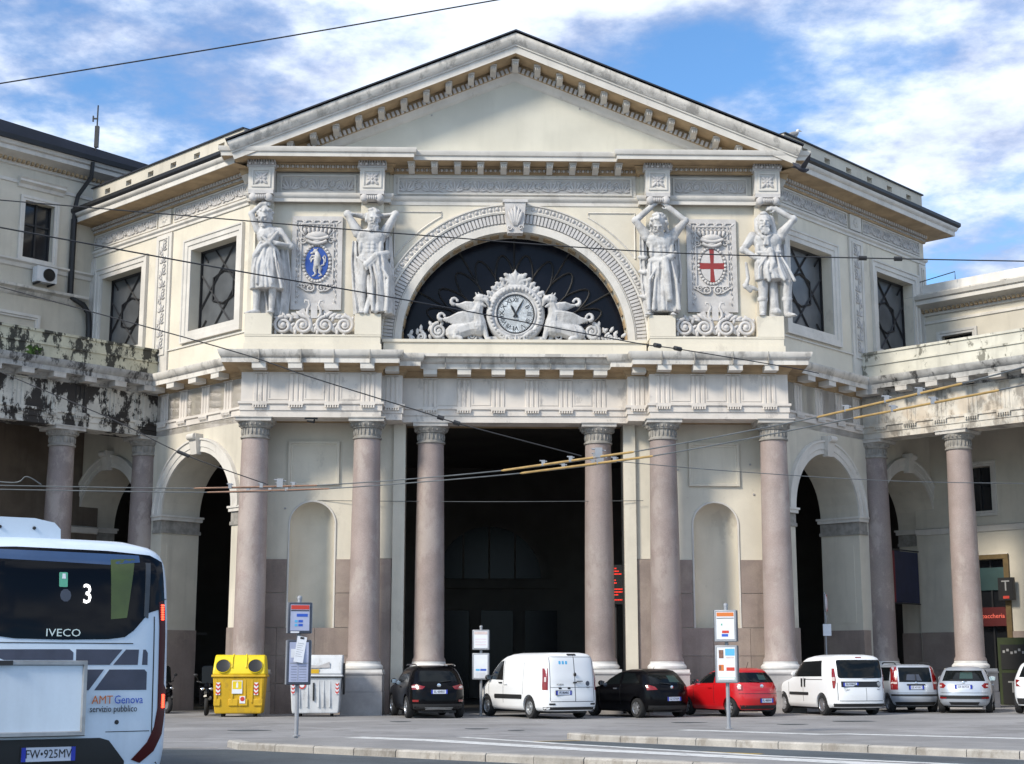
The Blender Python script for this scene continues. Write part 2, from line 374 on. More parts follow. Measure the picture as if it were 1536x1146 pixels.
M['signred'] = mat('dark red shop sign', (.10, .008, .008), .5, .1, 3)
M['tabac'] = mat('lit shop lettering', (.6, .12, .08), .5, 0, emit=(1, .16, .1), estr=.2)
M['green'] = mat('green panel', (.028, .042, .012), .5, .2, 3)
M['weed'] = mat('weed leaf', (.05, .11, .02), .8, .3, 9)
M['grayfeather'] = mat('grey feathers', (.32, .31, .30), .8, .2, 9)
M['whitefeather'] = mat('white feathers', (.66, .65, .63), .8, .1, 9)
M['beak'] = mat('yellow beak', (.55, .35, .05), .5, 0)
# ================================================================ ground
r2 = math.sqrt(.5)
BX, BY, BROT = 0.13, 50.0, R(1.5)
def bw(u, v, z):                                  # station-local point to world
    p = rotz((u, v, z), BROT); return Vector((BX + p.x, BY + p.y, p.z))
g = MB()
xs = [-600, -200, -80, -40, -20, -10, -4, 0, 4, 8, 12, 16, 20, 26, 40, 80, 200, 600]; ys = [-300, -80, -20, 0, 10, 20, 26, 29, 33, 36, 39, 43, 47, 51, 56, 64, 80, 200, 800]
gv = [(x, y, gz(min(x, 40), y)) for y in ys for x in xs]; nx = len(xs)
g.add(gv, [(j * nx + i, j * nx + i + 1, (j + 1) * nx + i + 1, (j + 1) * nx + i) for j in range(len(ys) - 1) for i in range(nx - 1)])
tag(g.build('plaza_ground', M['asphalt']), 'worn pale grey asphalt plaza in front of the station', kind='structure')
def sheet(name, pts, z, m, label, kind='structure'):
    b = MB(); b.add([(x, y, z) for x, y in pts], [tuple(range(len(pts)))]); return tag(b.build(name, m), label, kind=kind)
sheet('road', [(-60, 29.75), (-5.45, 29.35), (-4.95, 29.0), (0.35, 24.9), (9, 18.2), (22, 8), (40, -20), (-60, -20)], .004, M['road'], 'bluish dark road surface running past the bus')
sheet('bus_lane', [(-1.1, 32.05), (1.3, 32.75), (8.65, 26.0), (17, 18.4), (30, 6.5), (22, 8.6), (9, 19.6), (3.6, 25.2), (0.6, 28.9)], .004, M['road'], 'dark bus lane strip between the two traffic islands')
tarp = MB()
for (x, y, w, d) in ((-6.5, 38, .9, .35), (-.9, 39, .5, .28), (.1, 38, .35, .22), (5.0, 43, .9, .3), (7.5, 41, .7, .3), (9.6, 42.5, 1.2, .35), (-3.2, 44, .5, .3)):
    a = [(x + w * (math.cos(t) * (1 + .25 * math.sin(3 * t))) * .6, y + d * math.sin(t), gz(x, y) + .006) for t in [i * math.pi / 5 for i in range(10)]]
    tarp.add(a, [tuple(range(10))])
tag(tarp.build('asphalt_patch', M['road']), 'dark repair patches in the plaza asphalt', kind='structure')
def island(name, front, back, label):
    """raised traffic island: paving slab plus separate kerb stones along its front edge"""
    f = [Vector((x, y, 0)) for x, y in front]; bk = [Vector((x, y, 0)) for x, y in back]
    cc = sum(f + bk, Vector()) / len(f + bk); inner = [p + (bk[min(i, len(bk) - 1)] - p).normalized() * .12 for i, p in enumerate(f)] + list(reversed(bk)); b = MB()
    b.prism([(p.x, p.y) for p in inner], -.02, .125)
    o = tag(b.build(name, M['island']), label, kind='structure')
    for i in range(len(f) - 1):
        d = f[i + 1] - f[i]; L = d.length; n = max(1, int(round(L / 1.0))); d.normalize(); nr = Vector((d.y, -d.x, 0))
        for k in range(n):
            a, c = f[i] + d * (L * k / n + .008), f[i] + d * (L * (k + 1) / n - .008)
            hh = .135 + random.uniform(-.005, .006); jj = random.uniform(-.006, .006)
            kb = MB(); q = [a + nr * (.0 + jj), c + nr * (.0 + jj), c + nr * (-.26 + jj), a + nr * (-.26 + jj)]
            q2 = [a + nr * (-.03 + jj), c + nr * (-.03 + jj), c + nr * (-.26 + jj), a + nr * (-.26 + jj)]
            kb.add([(p.x, p.y, -.05) for p in q] + [(p.x, p.y, hh - .03) for p in q] + [(p.x, p.y, hh) for p in q2], [(0, 1, 5, 4), (1, 2, 6, 5), (2, 3, 7, 6), (3, 0, 4, 7), (4, 5, 9, 8), (5, 6, 10, 9), (7, 4, 8, 11), (8, 9, 10, 11), (6, 7, 11, 10)])
            kb.build('kerbstone', M['kerb'], o)
    return o
island('traffic_island', [(-5.6, 30.3), (-5.2, 29.25), (0.35, 25.04), (9, 18.4), (14, 14.2)], [(-5.5, 30.6), (-2.9, 32.0), (-0.9, 31.75), (1.0, 29.0), (4.3, 25.0), (11, 19.2), (15.5, 15)], 'grey kerbed traffic island with a white line, nearer to the camera')
island('traffic_island', [(1.2, 33.6), (1.55, 32.8), (8.65, 26.3), (17, 18.7), (24, 12.5)], [(1.5, 33.9), (4.4, 36.6), (8.5, 33.7), (12, 30.3), (22, 21), (30, 14)], 'grey kerbed traffic island farther off, in front of the parked cars')
def stripe(name, pts, w, z, m, label, parent=None):
    b = MB(); P = [Vector((x, y, 0)) for x, y in pts]; vs = []
    for i, p in enumerate(P):
        d = (P[min(i + 1, len(P) - 1)] - P[max(i - 1, 0)]).normalized(); n = Vector((-d.y, d.x, 0)) * w / 2
        vs += [(p.x + n.x, p.y + n.y, z), (p.x - n.x, p.y - n.y, z)]
    b.add(vs, [(2 * i, 2 * i + 1, 2 * i + 3, 2 * i + 2) for i in range(len(P) - 1)]); return tag(b.build(name, m), label, kind='structure')
stripe('painted_line', [(-3.25, 31.55), (-1.6, 30.3), (1.5, 26.7), (6.5, 22), (12.5, 16.5)], .62, .1295, M['paint'], 'broad white line painted along the nearer island')
stripe('painted_line', [(-1.05, 31.65), (.9, 28.95), (4.1, 25.1), (10.6, 19.3)], .26, .1295, M['paint'], 'thin white line along the rear edge of the nearer island')
stripe('painted_line', [(3.9, 35.2), (6.6, 32.9), (7.2, 33.1), (10.5, 30.9), (20, 22)], .5, .1295, M['paint'], 'white line painted along the farther island')
stripe('painted_line', [(2.3, 29.2), (3.0, 28.7), (4.4, 27.6)], .5, .009, M['yellowpaint'], 'worn yellow mark painted in the bus lane')
stripe('painted_line', [(-.6, 32.0), (1.45, 32.72)], .14, .009, M['yellowpaint'], 'faded yellow line at the mouth of the bus lane')
stripe('painted_line', [(-12, 29.95), (-5.7, 29.85)], .12, .009, M['kerb'], 'pale edge line where plaza and road meet')
# ================================================================ ornament helpers; every fn takes (x, z, out)
def leaf(mb, fn, x, z, ang, ln, w, out, th=.03, m=0):
    mb.ell((x + math.cos(ang) * ln / 2, z + math.sin(ang) * ln / 2, out), (ln / 2, w / 2, th), 6, 4, m, Matrix.Rotation(ang, 3, 'Z'), fn)
def spiral(mb, fn, x, z, r, turn, turns=1.6, rad=.03, out=.02, a0=0.0, n=18, m=0):
    n = int(n * 1.35)
    pts = []
    for i in range(n + 1):
        t = i / n; a = a0 + turn * turns * 2 * math.pi * t; q = r * (1 - .86 * t)
        pts.append(fn(x + q * math.cos(a), z + q * math.sin(a), out + .02 * t))
    mb.tube(pts, [rad * (1 - .35 * i / n) for i in range(n + 1)], 5, m)
def rosette(mb, fn, x, z, r, out, m=0, n=7):
    for i in range(n): leaf(mb, fn, x, z, 2 * math.pi * i / n, r, r * .62, out, .028, m)
    mb.ell((x, z, out + .02), (r * .25, r * .25, .035), 6, 4, m, None, fn)
def palmette(mb, fn, x, z, h, out, m=0, n=7, up=1):
    for i in range(n):
        a = math.pi * (.08 + .84 * i / (n - 1)); l = h * (.62 + .38 * math.sin(a))
        leaf(mb, fn, x + .08 * h * math.cos(a), z, a * up, l, h * .19, out, .03, m)
def relief(mb, fn, x0, x1, z0, z1, out=.03, m=0):
    h = z1 - z0; n = max(3, int(round((x1 - x0) / (h * .92)))); n += 1 - n % 2; w = (x1 - x0) / n; zm = (z0 + z1) / 2
    for i in range(n):
        x = x0 + w * (i + .5); v = random.uniform(.94, 1.05)
        if i % 2:
            rosette(mb, fn, x, zm, h * .27 * v, out, m)
            spiral(mb, fn, x, zm, h * .43 * v, 1 if i % 4 == 1 else -1, 1.0, .028, out, math.pi * .5 * (1 if i % 4 == 1 else -1), 14, m)
        else:
            palmette(mb, fn, x, z0 + h * .08, h * .86 * v, out, m)
        for sx in (-1, 1):
            leaf(mb, fn, x + sx * w * .3, z0 + h * .12, math.pi / 2 - sx * .5, h * .5, h * .16, out, .025, m); leaf(mb, fn, x + sx * w * .47, z1 - h * .1, -math.pi / 2 + sx * .9, h * .42, h * .14, out, .025, m)
def eggs(mb, fn, x0, x1, z, pitch, h, out, m=0):
    n = max(1, int((x1 - x0) / pitch)); p = (x1 - x0) / n
    for i in range(n):
        x = x0 + p * (i + .5)
        mb.ell((x, z, out), (p * .34, h * .5, .045), 6, 3, m, None, fn)
        mb.box(x + p * .46, x + p * .54, z - h * .45, z + h * .45, out - .02, out + .03, m, fn)
def dentils(mb, fn, x0, x1, z0, z1, pitch, o0, o1, m=0, fill=.6):
    n = max(1, int((x1 - x0) / pitch)); p = (x1 - x0) / n
    for i in range(n): mb.box(x0 + p * (i + .5 - fill / 2), x0 + p * (i + .5 + fill / 2), z0, z1, o0, o1, m, fn)
def rectmould(mb, fn, x0, x1, z0, z1, w, prof=None, m=0):
    """mitred moulding around a rectangle, inside edge given"""
    prof = prof or [(0, 0), (0, .05), (w * .35, .05), (w * .45, .09), (w, .09), (w, 0)]
    mb.sweep([(x0, z0), (x0, z1), (x1, z1), (x1, z0)], [(-q[0], q[1]) for q in prof], lambda x, z, o: fn(x, z, o), m, closed=True)
def archpath(xc, r, zs, n=40, leg=0.0):
    p = [(xc + r * math.cos(math.pi * (1 - i / n)), zs + r * math.sin(math.pi * (1 - i / n))) for i in range(n + 1)]
    return [(xc - r, zs - leg)] * (leg > 0) + p + [(xc + r, zs - leg)] * (leg > 0)
def F(v0): return lambda x, z, o: (x, v0 - o, z)
# ================================================================ the station
st = empty('station_building', (BX, BY, 0), BROT, 'cream neoclassical station front with pediment, great arch and angled side ranges', 'building')
st['kind'] = 'thing'
def P(name, mb, m, parent=st, **k): return mb.build(name, M[m] if isinstance(m, str) else m, parent, **k)
# ---- columns (shaft > capital, base, pedestal)
def column(parent, u, v, rb=.515, rt=.445, z0=1.72, z1=9.12, m='granite', ang=0, zped=0.0, square=.66):
    b = MB(); n = 12; prof = []
    for i in range(n + 1):
        t = i / n; prof.append((rb + (rt - rb) * (t ** 1.6), z0 + (z1 - z0) * t))
    prof = [(rb + .05, z0), (rb + .05, z0 + .06), (rb, z0 + .14)] + prof[1:]
    b.lathe(prof, 28, (0, 0, 0)); sh = b.build('column', M[m], parent, (u, v, 0))
    c = MB()
    c.lathe([(rt, z1 - .02), (rt + .05, z1), (rt + .05, z1 + .05), (rt + .01, z1 + .07), (rt, z1 + .10), (rt, z1 + .34), (rt + .05, z1 + .36), (rt + .06, z1 + .40), (rt + .13, z1 + .50), (rt + .14, z1 + .55)], 28)
    for i in range(22):
        w = 2 * math.pi * i / 22; cw, sw = math.cos(w), math.sin(w)
        c.ell((cw * (rt + .012), sw * (rt + .012), z1 + .22), (.032, .032, .12), 5, 4)
        c.ell((cw * (rt + .10), sw * (rt + .10), z1 + .46), (.04, .04, .06), 5, 3)
    c.build('capital', M['capital'], sh)
    a = MB(); ca, sa = math.cos(ang), math.sin(ang)
    rf = lambda x, y, z: (x * ca - y * sa, x * sa + y * ca, z)
    h = rt + .15
    a.box(-h, h, -h, h, z1 + .55, z1 + .66, 0, rf); a.box(-h - .04, h + .04, -h - .04, h + .04, z1 + .66, z1 + .695, 0, rf); a.build('abacus', M['abacus'], sh)
    d = MB(); k = rb
    d.lathe([(k + .04, z0 + .002), (k + .06, z0 - .03), (k + .05, z0 - .06), (k + .09, z0 - .10), (k + .14, z0 - .16), (k + .13, z0 - .23), (k + .06, z0 - .26), (k + .02, z0 - .262)], 28)
    d.box(-square, square, -square, square, z0 - .36, z0 - .26, 0, rf)
    d.build('base', M['base'], sh)
    e = MB(); s2 = square
    e.box(-s2 - .03, s2 + .03, -s2 - .03, s2 + .03, z0 - .42, z0 - .362, 0, rf)
    zc = (z0 - .42 + zped) / 2 + .1
    for (za, zb, j) in ((zped - .3, zc - .015, .02), (zc, z0 - .424, 0)):
        e.box(-s2 - j, s2 + j, -s2 - j, s2 + j, za, zb, 0, rf)
    e.box(-s2 + .02, s2 - .02, -s2 + .02, s2 - .02, zped - .3, z0 - .43, 0, rf)
    e.build('pedestal', M['pedestal'], sh)
    return sh
for u in (-8.82, -5.03, 5.03, 8.82): column(st, u, .52)
for u in (-2.9, 2.9): column(st, u, 1.52, zped=.0)
# ---- lower bay walls with niche
for sg in (-1, 1):
    uc = sg * 6.93; fn = lambda x, z, o, sg=sg: (x, 1.6 - o, z)
    b = MB(); ua, ub = sorted((sg * 4.2, sg * 9.32))
    b.arch_wall(ua, ub, 2.8, 9.9, uc, .76, 6.35, fn, 0, -.04, 20); b.box(ua, ub, 1.6, 2.4, 0, 2.8)
    b.lathe([(.76, 2.8), (.76, 6.35)], 20, (uc, 1.6, 0), 0, 0, math.pi); b.lathe([(.76 * math.cos(t), 6.35 + .76 * math.sin(t)) for t in [i * math.pi / 16 for i in range(9)]], 20, (uc, 1.6, 0), 0, 0, math.pi)
    b.quad((uc - .8, 1.6, 2.8), (uc + .8, 1.6, 2.8), (uc + .8, 2.4, 2.8), (uc - .8, 2.4, 2.8))
    b.box(ua, ub, 2.38, 2.42, 0, 9.9)
    P('bay_wall', b, 'plaster')
    b = MB(); b.sweep(archpath(uc, .76, 6.35, 24, 3.55), [(0, 0), (-.0, .035), (-.05, .04), (-.07, .0)], fn); P('niche_moulding', b, 'trim')
    b = MB(); rectmould(b, fn, uc - .72, uc + .72, 7.85, 9.05, .16); b.box(uc - .72, uc + .72, 7.85, 9.05, -.02, .02, 0, fn); P('wall_panel', b, 'plaster')
    for (xa, xb) in ((ua + .02, uc - .84), (uc + .84, ub - .02)):
        for (za, zb) in ((2.86, 4.0), (4.02, 5.15)):
            b = MB(); b.box(xa, xb, za, zb, -.01, .05 + random.uniform(0, .006), 0, fn); P('dado_slab', b, 'dado')
    for i in range(4):
        xa = ua + .02 + (ub - ua - .04) * i / 4; xb = ua + .02 + (ub - ua - .04) * (i + 1) / 4 - .012
        for (za, zb) in ((-.3, .98), (1.0, 1.9), (1.915, 2.84)):
            b = MB(); b.box(xa, xb, za, zb, -.01, .055 + random.uniform(0, .01), 0, fn); P('dado_slab', b, 'dado')
    b = MB()
    for i in range(14):
        x, z = random.uniform(ua + .3, ub - .3), random.uniform(5.5, 9.5)
        if abs(x - uc) > .9: b.lathe([(.0, .03), (.035, .03), (.04, 0)], 8, (0, 0, 0), 0, fn=lambda px, py, pz, x=x, z=z: fn(x + px, z + py, pz))
    P('wall_anchors', b, 'pedestal', kind='stuff')
    # anta beside the opening
    b = MB(); xa, xb = sorted((sg * 3.77, sg * 4.18)); b.box(xa, xb, 1.42, 2.4, -.3, 9.82); xa, xb = sorted((sg * 4.18, sg * 4.75)); b.box(xa, xb, 1.55, 2.0, 5.18, 9.82); P('anta', b, 'plaster')
    b = MB(); xa, xb = sorted((sg * 4.2, sg * 4.72)); b.box(xa, xb, 1.50, 1.60, -.3, 5.16); P('dado_slab', b, 'dado')
# lintel slabs that carry the entablature back to the walls
b = MB()
for sg in (-1, 1):
    xa, xb = sorted((sg * 4.5, sg * 9.25)); b.box(xa, xb, .82, 1.64, 9.86, 11.9)
b.box(-4.0, 4.0, 1.8, 2.5, 9.84, 12.3); P('lintel', b, 'soffit')
b = MB(); b.box(-9.25, 9.25, .05, 1.15, 11.93, 12.03); P('ledge', b, 'cornice')
# ---- lower entablature, running round all the projections
FE = 10.0
fpt = lambda sg, s, o=0: (sg * (9.3 + r2 * s + r2 * o), 1.0 + r2 * s - r2 * o)
path = [fpt(-1, 5.6), fpt(-1, .04), (-9.27, 0), (-4.55, 0), (-4.55, .5), (-3.86, .5), (-3.86, 1.0), (3.86, 1.0), (3.86, .5), (4.55, .5), (4.55, 0), (9.27, 0), fpt(1, .04), fpt(1, 5.6)]
b = MB(); b.sweep(path, [(-.85, 9.8), (0, 9.8), (0, 10.02), (.035, 10.03), (.035, 10.22), (.09, 10.25), (.09, 10.33), (0, 10.34), (-.85, 10.34)], caps=False); P('architrave', b, 'frieze')
b = MB(); b.sweep(path, [(0, 10.34), (0, 11.34)], caps=False); P('frieze', b, 'frieze')
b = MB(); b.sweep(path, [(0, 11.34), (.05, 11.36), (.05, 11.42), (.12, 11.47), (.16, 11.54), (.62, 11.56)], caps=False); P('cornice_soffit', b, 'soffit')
b = MB(); b.sweep(path, [(.61, 11.555), (.63, 11.555), (.63, 11.72), (.67, 11.74), (.73, 11.84), (.76, 11.93), (.76, 11.98), (0, 12.06)], caps=False); P('cornice', b, 'cornice')
jn = MB()
for u in [-8.6, -7.2, -6.1, -4.9, -2.4, -1.2, 0, 1.2, 2.4, 4.9, 6.0, 7.3, 8.5]:
    o = .0 if abs(u) > 4.4 else 1.0
    jn.box(u - .012, u + .012, o - .765, o - .60, 11.56, 11.985)
P('cornice_joints', jn, 'capital', kind='stuff')
tg = MB()
for k in (-1, 0, 1): tg.add([(k * .165 - .065, 0, 10.335), (k * .165 + .065, 0, 10.335), (k * .165 + .065, 0, 11.30), (k * .165 - .065, 0, 11.30), (k * .165 - .045, -.032, 10.335), (k * .165 + .045, -.032, 10.335), (k * .165 + .045, -.032, 11.28), (k * .165 - .045, -.032, 11.28)], [(4, 5, 6, 7), (0, 4, 7, 3), (1, 2, 6, 5), (3, 7, 6, 2), (0, 1, 5, 4)])
tg.box(-.26, .26, -.04, .02, 11.30, 11.345)
gu = MB(); gu.box(-.25, .25, -.115, -.08, 10.20, 10.245)
for k in range(6): gu.lathe([(.032, 10.12), (.024, 10.20)], 6, ((k - 2.5) * .085, -.10, 0))
mu = MB(); mu.box(-.23, .23, -.60, -.16, 11.37, 11.555); mu.box(-.245, .245, -.615, -.16, 11.535, 11.558)
P0 = {}
def place(key, mb, m, name, loc, rz, parent=st):
    if key not in P0:
        o = mb.build(name, M[m], None); P0[key] = o
    else:
        o = P0[key].copy(); COL.objects.link(o)
    o.parent = parent; o.location = loc; o.rotation_euler = (0, 0, rz); o.name = name; return o
def order_set(loc, rz, parent=st, key='', mm=('frieze', 'trim')):
    place('tg' + key, tg, mm[0], 'triglyph', loc, rz, parent); place('gu' + key, gu, mm[0], 'guttae', loc, rz, parent); place('mu' + key, mu, mm[1], 'mutule', loc, rz, parent)
for sg in (-1, 1):
    for u in (8.62, 7.41, 6.2, 5.0): order_set((sg * u, 0, 0), 0)
    for u in (.585, 1.755, 2.92): order_set((sg * u, 1.0, 0), 0)
    order_set((sg * 4.2, .5, 0), 0)
    for s in (.95, 2.3, 3.65, 4.85):
        q = fpt(sg, s); order_set((q[0], q[1], 0), sg * R(45))
    me = MB()
    for (xa, xb, v) in ((7.68, 8.35, 0), (6.47, 7.14, 0), (5.27, 5.93, 0), (.85, 1.49, 1.0), (2.02, 2.65, 1.0)):
        x0, x1 = sorted((sg * xa, sg * xb)); rectmould(me, F(v), x0 + .04, x1 - .04, 10.44, 11.24, .04, [(0, 0), (0, .02), (.04, .02), (.04, 0)])
    P('metope_frames', me, 'frieze', kind='stuff')
# ---- plinth and statue pedestals on the bays
for sg in (-1, 1):
    x0, x1 = sorted((sg * 4.6, sg * 9.3))
    b = MB(); b.box(x0, x1, .28, 1.2, 12.02, 12.40); b.box(x0 + .04, x1 - .04, .33, 1.2, 12.40, 12.66); b.box(x0 + .02, x1 - .02, .31, 1.2, 12.66, 12.72); P('plinth', b, 'plaster')
    for (a, c) in ((8.36, 9.28), (4.62, 5.52)):
        xa, xb = sorted((sg * a, sg * c)); b = MB(); b.box(xa, xb, .30, 1.2, 12.72, 13.46); P('statue_pedestal', b, 'plaster')
    # carved scrolls and lyre between the pedestals
    fn = F(.62); uc = sg * 6.94; b = MB()
    b.box(uc - 1.42, uc + 1.42, .6, 1.1, 12.72, 12.80)
    for k, (dx, tr) in enumerate(((-1.06, 1), (-.38, -1), (.38, 1), (1.06, -1))):
        spiral(b, fn, uc + dx, 13.10, .31, tr, 1.9, .075, .07, math.pi / 2, 24); b.ell((uc + dx, 13.10, .08), (.11, .11, .09), 8, 5, 0, None, fn)
        for q in range(6): leaf(b, fn, uc + dx + .27 * math.cos(q * .8 + .4), 13.1 + .27 * math.sin(q * .8 + .4), q * .8 + 1.4, .24, .12, .06, .05)
    for dx in (-.72, 0, .72):
        for sx in (-1, 1): leaf(b, fn, uc + dx, 12.84, math.pi / 2 + sx * .5, .5, .2, .05, .06)
    for sx in (-1, 1):
        pts = [fn(uc + sx * q[0], q[1], .1) for q in ((.14, 13.36), (.24, 13.48), (.22, 13.66), (.15, 13.8), (.2, 13.95), (.32, 13.97), (.33, 13.88))]
        b.tube(pts, [.05, .06, .055, .05, .045, .04, .025], 6)
        b.add([fn(uc + sx * .2, 13.34, .02), fn(uc + sx * 1.0, 13.34, .02), fn(uc + sx * .36, 13.72, .02), fn(uc + sx * .2, 13.34, -.1), fn(uc + sx * 1.0, 13.34, -.1), fn(uc + sx * .36, 13.72, -.1)], [(0, 1, 2), (0, 1, 4, 3), (1, 2, 5, 4), (2, 0, 3, 5)])
        for q in range(5): leaf(b, fn, uc + sx * (.30 + q * .19), 13.34, math.pi / 2 - sx * (.9 + .1 * q), .42 - q * .05, .16, .06, .05)
    b.box(uc - .11, uc + .11, .5, .62, 13.34, 13.86)
    P('carved_scrolls', b, 'relief')
    # coat of arms panel
    fw = F(1.02); b = MB(); x0, x1, z0, z1 = uc - .88, uc + .88, 13.74, 17.12
    b.box(x0, x1, z0, z1, -.03, .03, 0, fw); pnl = P('heraldic_panel', b, 'relief')
    b = MB(); rectmould(b, fw, x0 + .16, x1 - .16, z0 + .16, z1 - .16, .16, [(0, .03), (0, .075), (.16, .075), (.16, .03)]); rectmould(b, fw, x0 + .34, x1 - .34, z0 + .95, z1 - .3, .05, [(0, .03), (0, .08), (.05, .08), (.05, .03)]); P('panel_frame', b, 'relief', pnl)
    b = MB()
    for i in range(10): leaf(b, fw, x0 + .2 + i * (x1 - x0 - .4) / 9, z1 - .27, (.6 if i % 2 else 2.5), .2, .07, .075, .02)
    for i in range(16):
        for xx in (x0 + .22, x1 - .22): leaf(b, fw, xx, z0 + .25 + i * (z1 - z0 - .6) / 15, 1.2 if i % 2 else 1.9, .16, .06, .075, .018)
    P('panel_leaves', b, 'relief', pnl, kind='stuff')
    zc = 15.42; ov = MB()
    for i in range(30):
        t = 2 * math.pi * i / 30; ov.ell((uc + .47 * math.cos(t), zc + .66 * math.sin(t), .07), (.06, .06, .035), 6, 4, 0, None, fw)
    P('oval_wreath', ov, 'relief', pnl)
    e = MB(); pts = [(uc + .40 * math.cos(2 * math.pi * i / 32), zc + .58 * math.sin(2 * math.pi * i / 32)) for i in range(32)]
    e.prism(pts, .03, .075, fw); P('shield', e, 'blue' if sg < 0 else 'relief', pnl)
    c = MB()
    if sg < 0:       # rearing horned beast in white relief on blue
        tb = lambda q, rr: c.tube([fw(uc + a, zc + h, .085) for a, h in q], rr, 7)
        tb([(-.02, .42), (.02, .30), (.03, .15), (.0, .0), (.01, -.13)], [.05, .10, .13, .115, .12]); c.ell((uc - .05, zc + .42, .09), (.085, .09, .05), 8, 5, 0, None, fw); leaf(c, fw, uc - .08, zc + .40, 3.6, .17, .09, .09, .04)
        tb([(-.09, .48), (-.12, .54)], [.02, .01]); tb([(.0, .49), (.04, .54)], [.02, .01])
        tb([(-.02, .24), (-.17, .25), (-.23, .14), (-.20, .08)], [.05, .035, .025, .02]); tb([(-.02, .17), (-.16, .14), (-.20, .02)], [.05, .035, .02])
        tb([(.03, -.10), (.13, -.20), (.10, -.34), (.19, -.44), (.08, -.48)], [.10, .075, .045, .03, .025]); tb([(-.02, -.12), (-.06, -.26), (-.02, -.38), (-.10, -.47), (-.15, -.47)], [.10, .07, .04, .03, .025])
        tb([(.12, -.12), (.25, -.06), (.27, .10), (.21, .2), (.27, .27), (.31, .2), (.30, .02)], [.03, .03, .03, .03, .03, .025, .02])
        P('beast', c, 'statue', pnl)
    else:
        c.add([fw(uc + a, zc + h, .08) for a, h in ((-.075, -.60), (.10, -.60), (.055, -.12), (.43, -.13), (.43, .10), (.06, .09), (.08, .60), (-.09, .60), (-.055, .09), (-.44, .10), (-.44, -.13), (-.06, -.12))], [tuple(range(12))])
        P('cross', c, 'redcross', pnl)
    c = MB(); fc = fw          # crown above, ribbon below
    for i in range(7):
        x = uc - .39 + i * .13; leaf(c, fc, x, 16.46, math.pi / 2 + (3 - i) * .1, .26, .13, .10, .06); c.ell((x + (i - 3) * .012, 16.74, .1), (.045, .045, .05), 6, 4, 0, None, fc)
    c.tube([fc(uc - .4 + .1 * i, 16.36 - .09 * math.sin(math.pi * i / 8), .13) for i in range(9)], .065, 6); c.tube([fc(uc - .34 + .085 * i, 16.22 - .11 * math.sin(math.pi * i / 8), .12) for i in range(9)], .06, 6)
    for sx in (-1, 1):
        spiral(c, fc, uc + sx * .5, 16.24, .13, sx, 1.4, .03, .07); leaf(c, fc, uc + sx * .42, 16.4, math.pi / 2 - sx * .7, .3, .1, .07)
    c.ell((uc, 16.42, .03), (.40, .17, .17), 12, 8, 0, None, fc); c.ell((uc, 16.20, .05), (.2, .12, .12), 10, 6, 0, None, fc)
    P('crown', c, 'relief', pnl)
    c = MB()
    for sx in (-1, 1):
        spiral(c, fc, uc + sx * .2, 14.52, .16, sx, 1.5, .035, .07, math.pi / 2); spiral(c, fc, uc + sx * .44, 14.6, .11, -sx, 1.4, .028, .07); c.tube([fc(uc + sx * .1, 14.4, .06), fc(uc + sx * .35, 14.42, .08), fc(uc + sx * .66, 14.62, .06)], .03, 5)
    P('ribbon', c, 'relief', pnl)
# ---- upper walls
b = MB()
for sg in (-1, 1):
    xa, xb = sorted((sg * 4.45, sg * 9.33)); b.box(xa, xb, 1.04, 2.2, 12.0, 19.2)
b.arch_wall(-4.46, 4.46, 12.0, 19.2, 0, 3.95, 12.68, F(1.1), 0, -.9, 44); P('upper_wall', b, 'plaster')
for sg in (-1, 1):
    for (a, c) in ((8.48, 9.31), (4.62, 5.42)):
        xa, xb = sorted((sg * a, sg * c)); b = MB(); b.box(xa, xb, .86, 1.1, 13.4, 17.6); P('pilaster', b, 'plaster')
        b = MB(); xm = (xa + xb) / 2        # volute cap that the statue carries
        b.box(xa - .02, xb + .02, .42, 1.0, 17.78, 17.92)
        for sx in (-1, 1):
            b.lathe([(.0, -.27), (.13, -.27), (.15, -.2), (.11, 0), (.15, .2), (.13, .27), (0, .27)], 12, (0, 0, 0), 0, fn=lambda x, y, z, xm=xm, sx=sx: (xm + sx * .27 + x, .68 + z, 17.66 + y))
        for k in range(5): b.ell((xm + (k - 2) * .07, .42, 17.66), (.035, .05, .09), 6, 4)
        b.box(xm - .3, xm + .3, .46, 1.0, 17.6, 17.78); P('volute_capital', b, 'relief')
        b = MB(); b.box(xa - .03, xb + .03, .45, 1.1, 17.92, 18.76); fb = F(.45)
        rectmould(b, fb, xm - .27, xm + .27, 18.08, 18.62, .06, [(0, 0), (0, .035), (.06, .035), (.06, 0)]); blk = P('entablature_block', b, 'trim')
        b = MB(); rosette(b, fb, xm, 18.35, .2, .02, 0, 8)
        for q in range(4): leaf(b, fb, xm, 18.35, math.pi / 4 + q * math.pi / 2, .32, .12, .02)
        P('rosette', b, 'relief', blk)
# ---- the great arch
b = MB(); A = archpath(0, 3.95, 12.68, 56)
b.sweep(A, [(0, 0), (0, .10), (-.24, .10), (-.26, .06), (-.30, .06)], F(1.1)); P('archivolt', b, 'trim')
b = MB(); b.sweep(archpath(0, 3.95, 12.68, 56), [(-.30, .03), (-.66, .05)], F(1.1)); P('archivolt_bed', b, 'relief_bed')
b = MB(); n = 108
for i in range(n):
    t = math.pi * (i + .5) / n; ct, sn = math.cos(t), math.sin(t)
    def fr(x, z, o, ct=ct, sn=sn): return (ct * x - sn * z, 1.1 - o, 12.68 + sn * x + ct * z)
    b.box(4.27, 4.58, -.045, .045, .04, .10, 0, fr); b.ell((4.58, 0, .065), (.05, .045, .035), 6, 4, 0, None, fr)
P('archivolt_flutes', b, 'relief', kind='stuff')
b = MB(); b.sweep(archpath(0, 3.95, 12.68, 56), [(-.66, .0), (-.66, .13), (-.72, .15), (-.76, .11), (-.94, .11), (-.96, .16), (-1.0, .16), (-1.02, 0)], F(1.1)); P('archivolt_rim', b, 'trim')
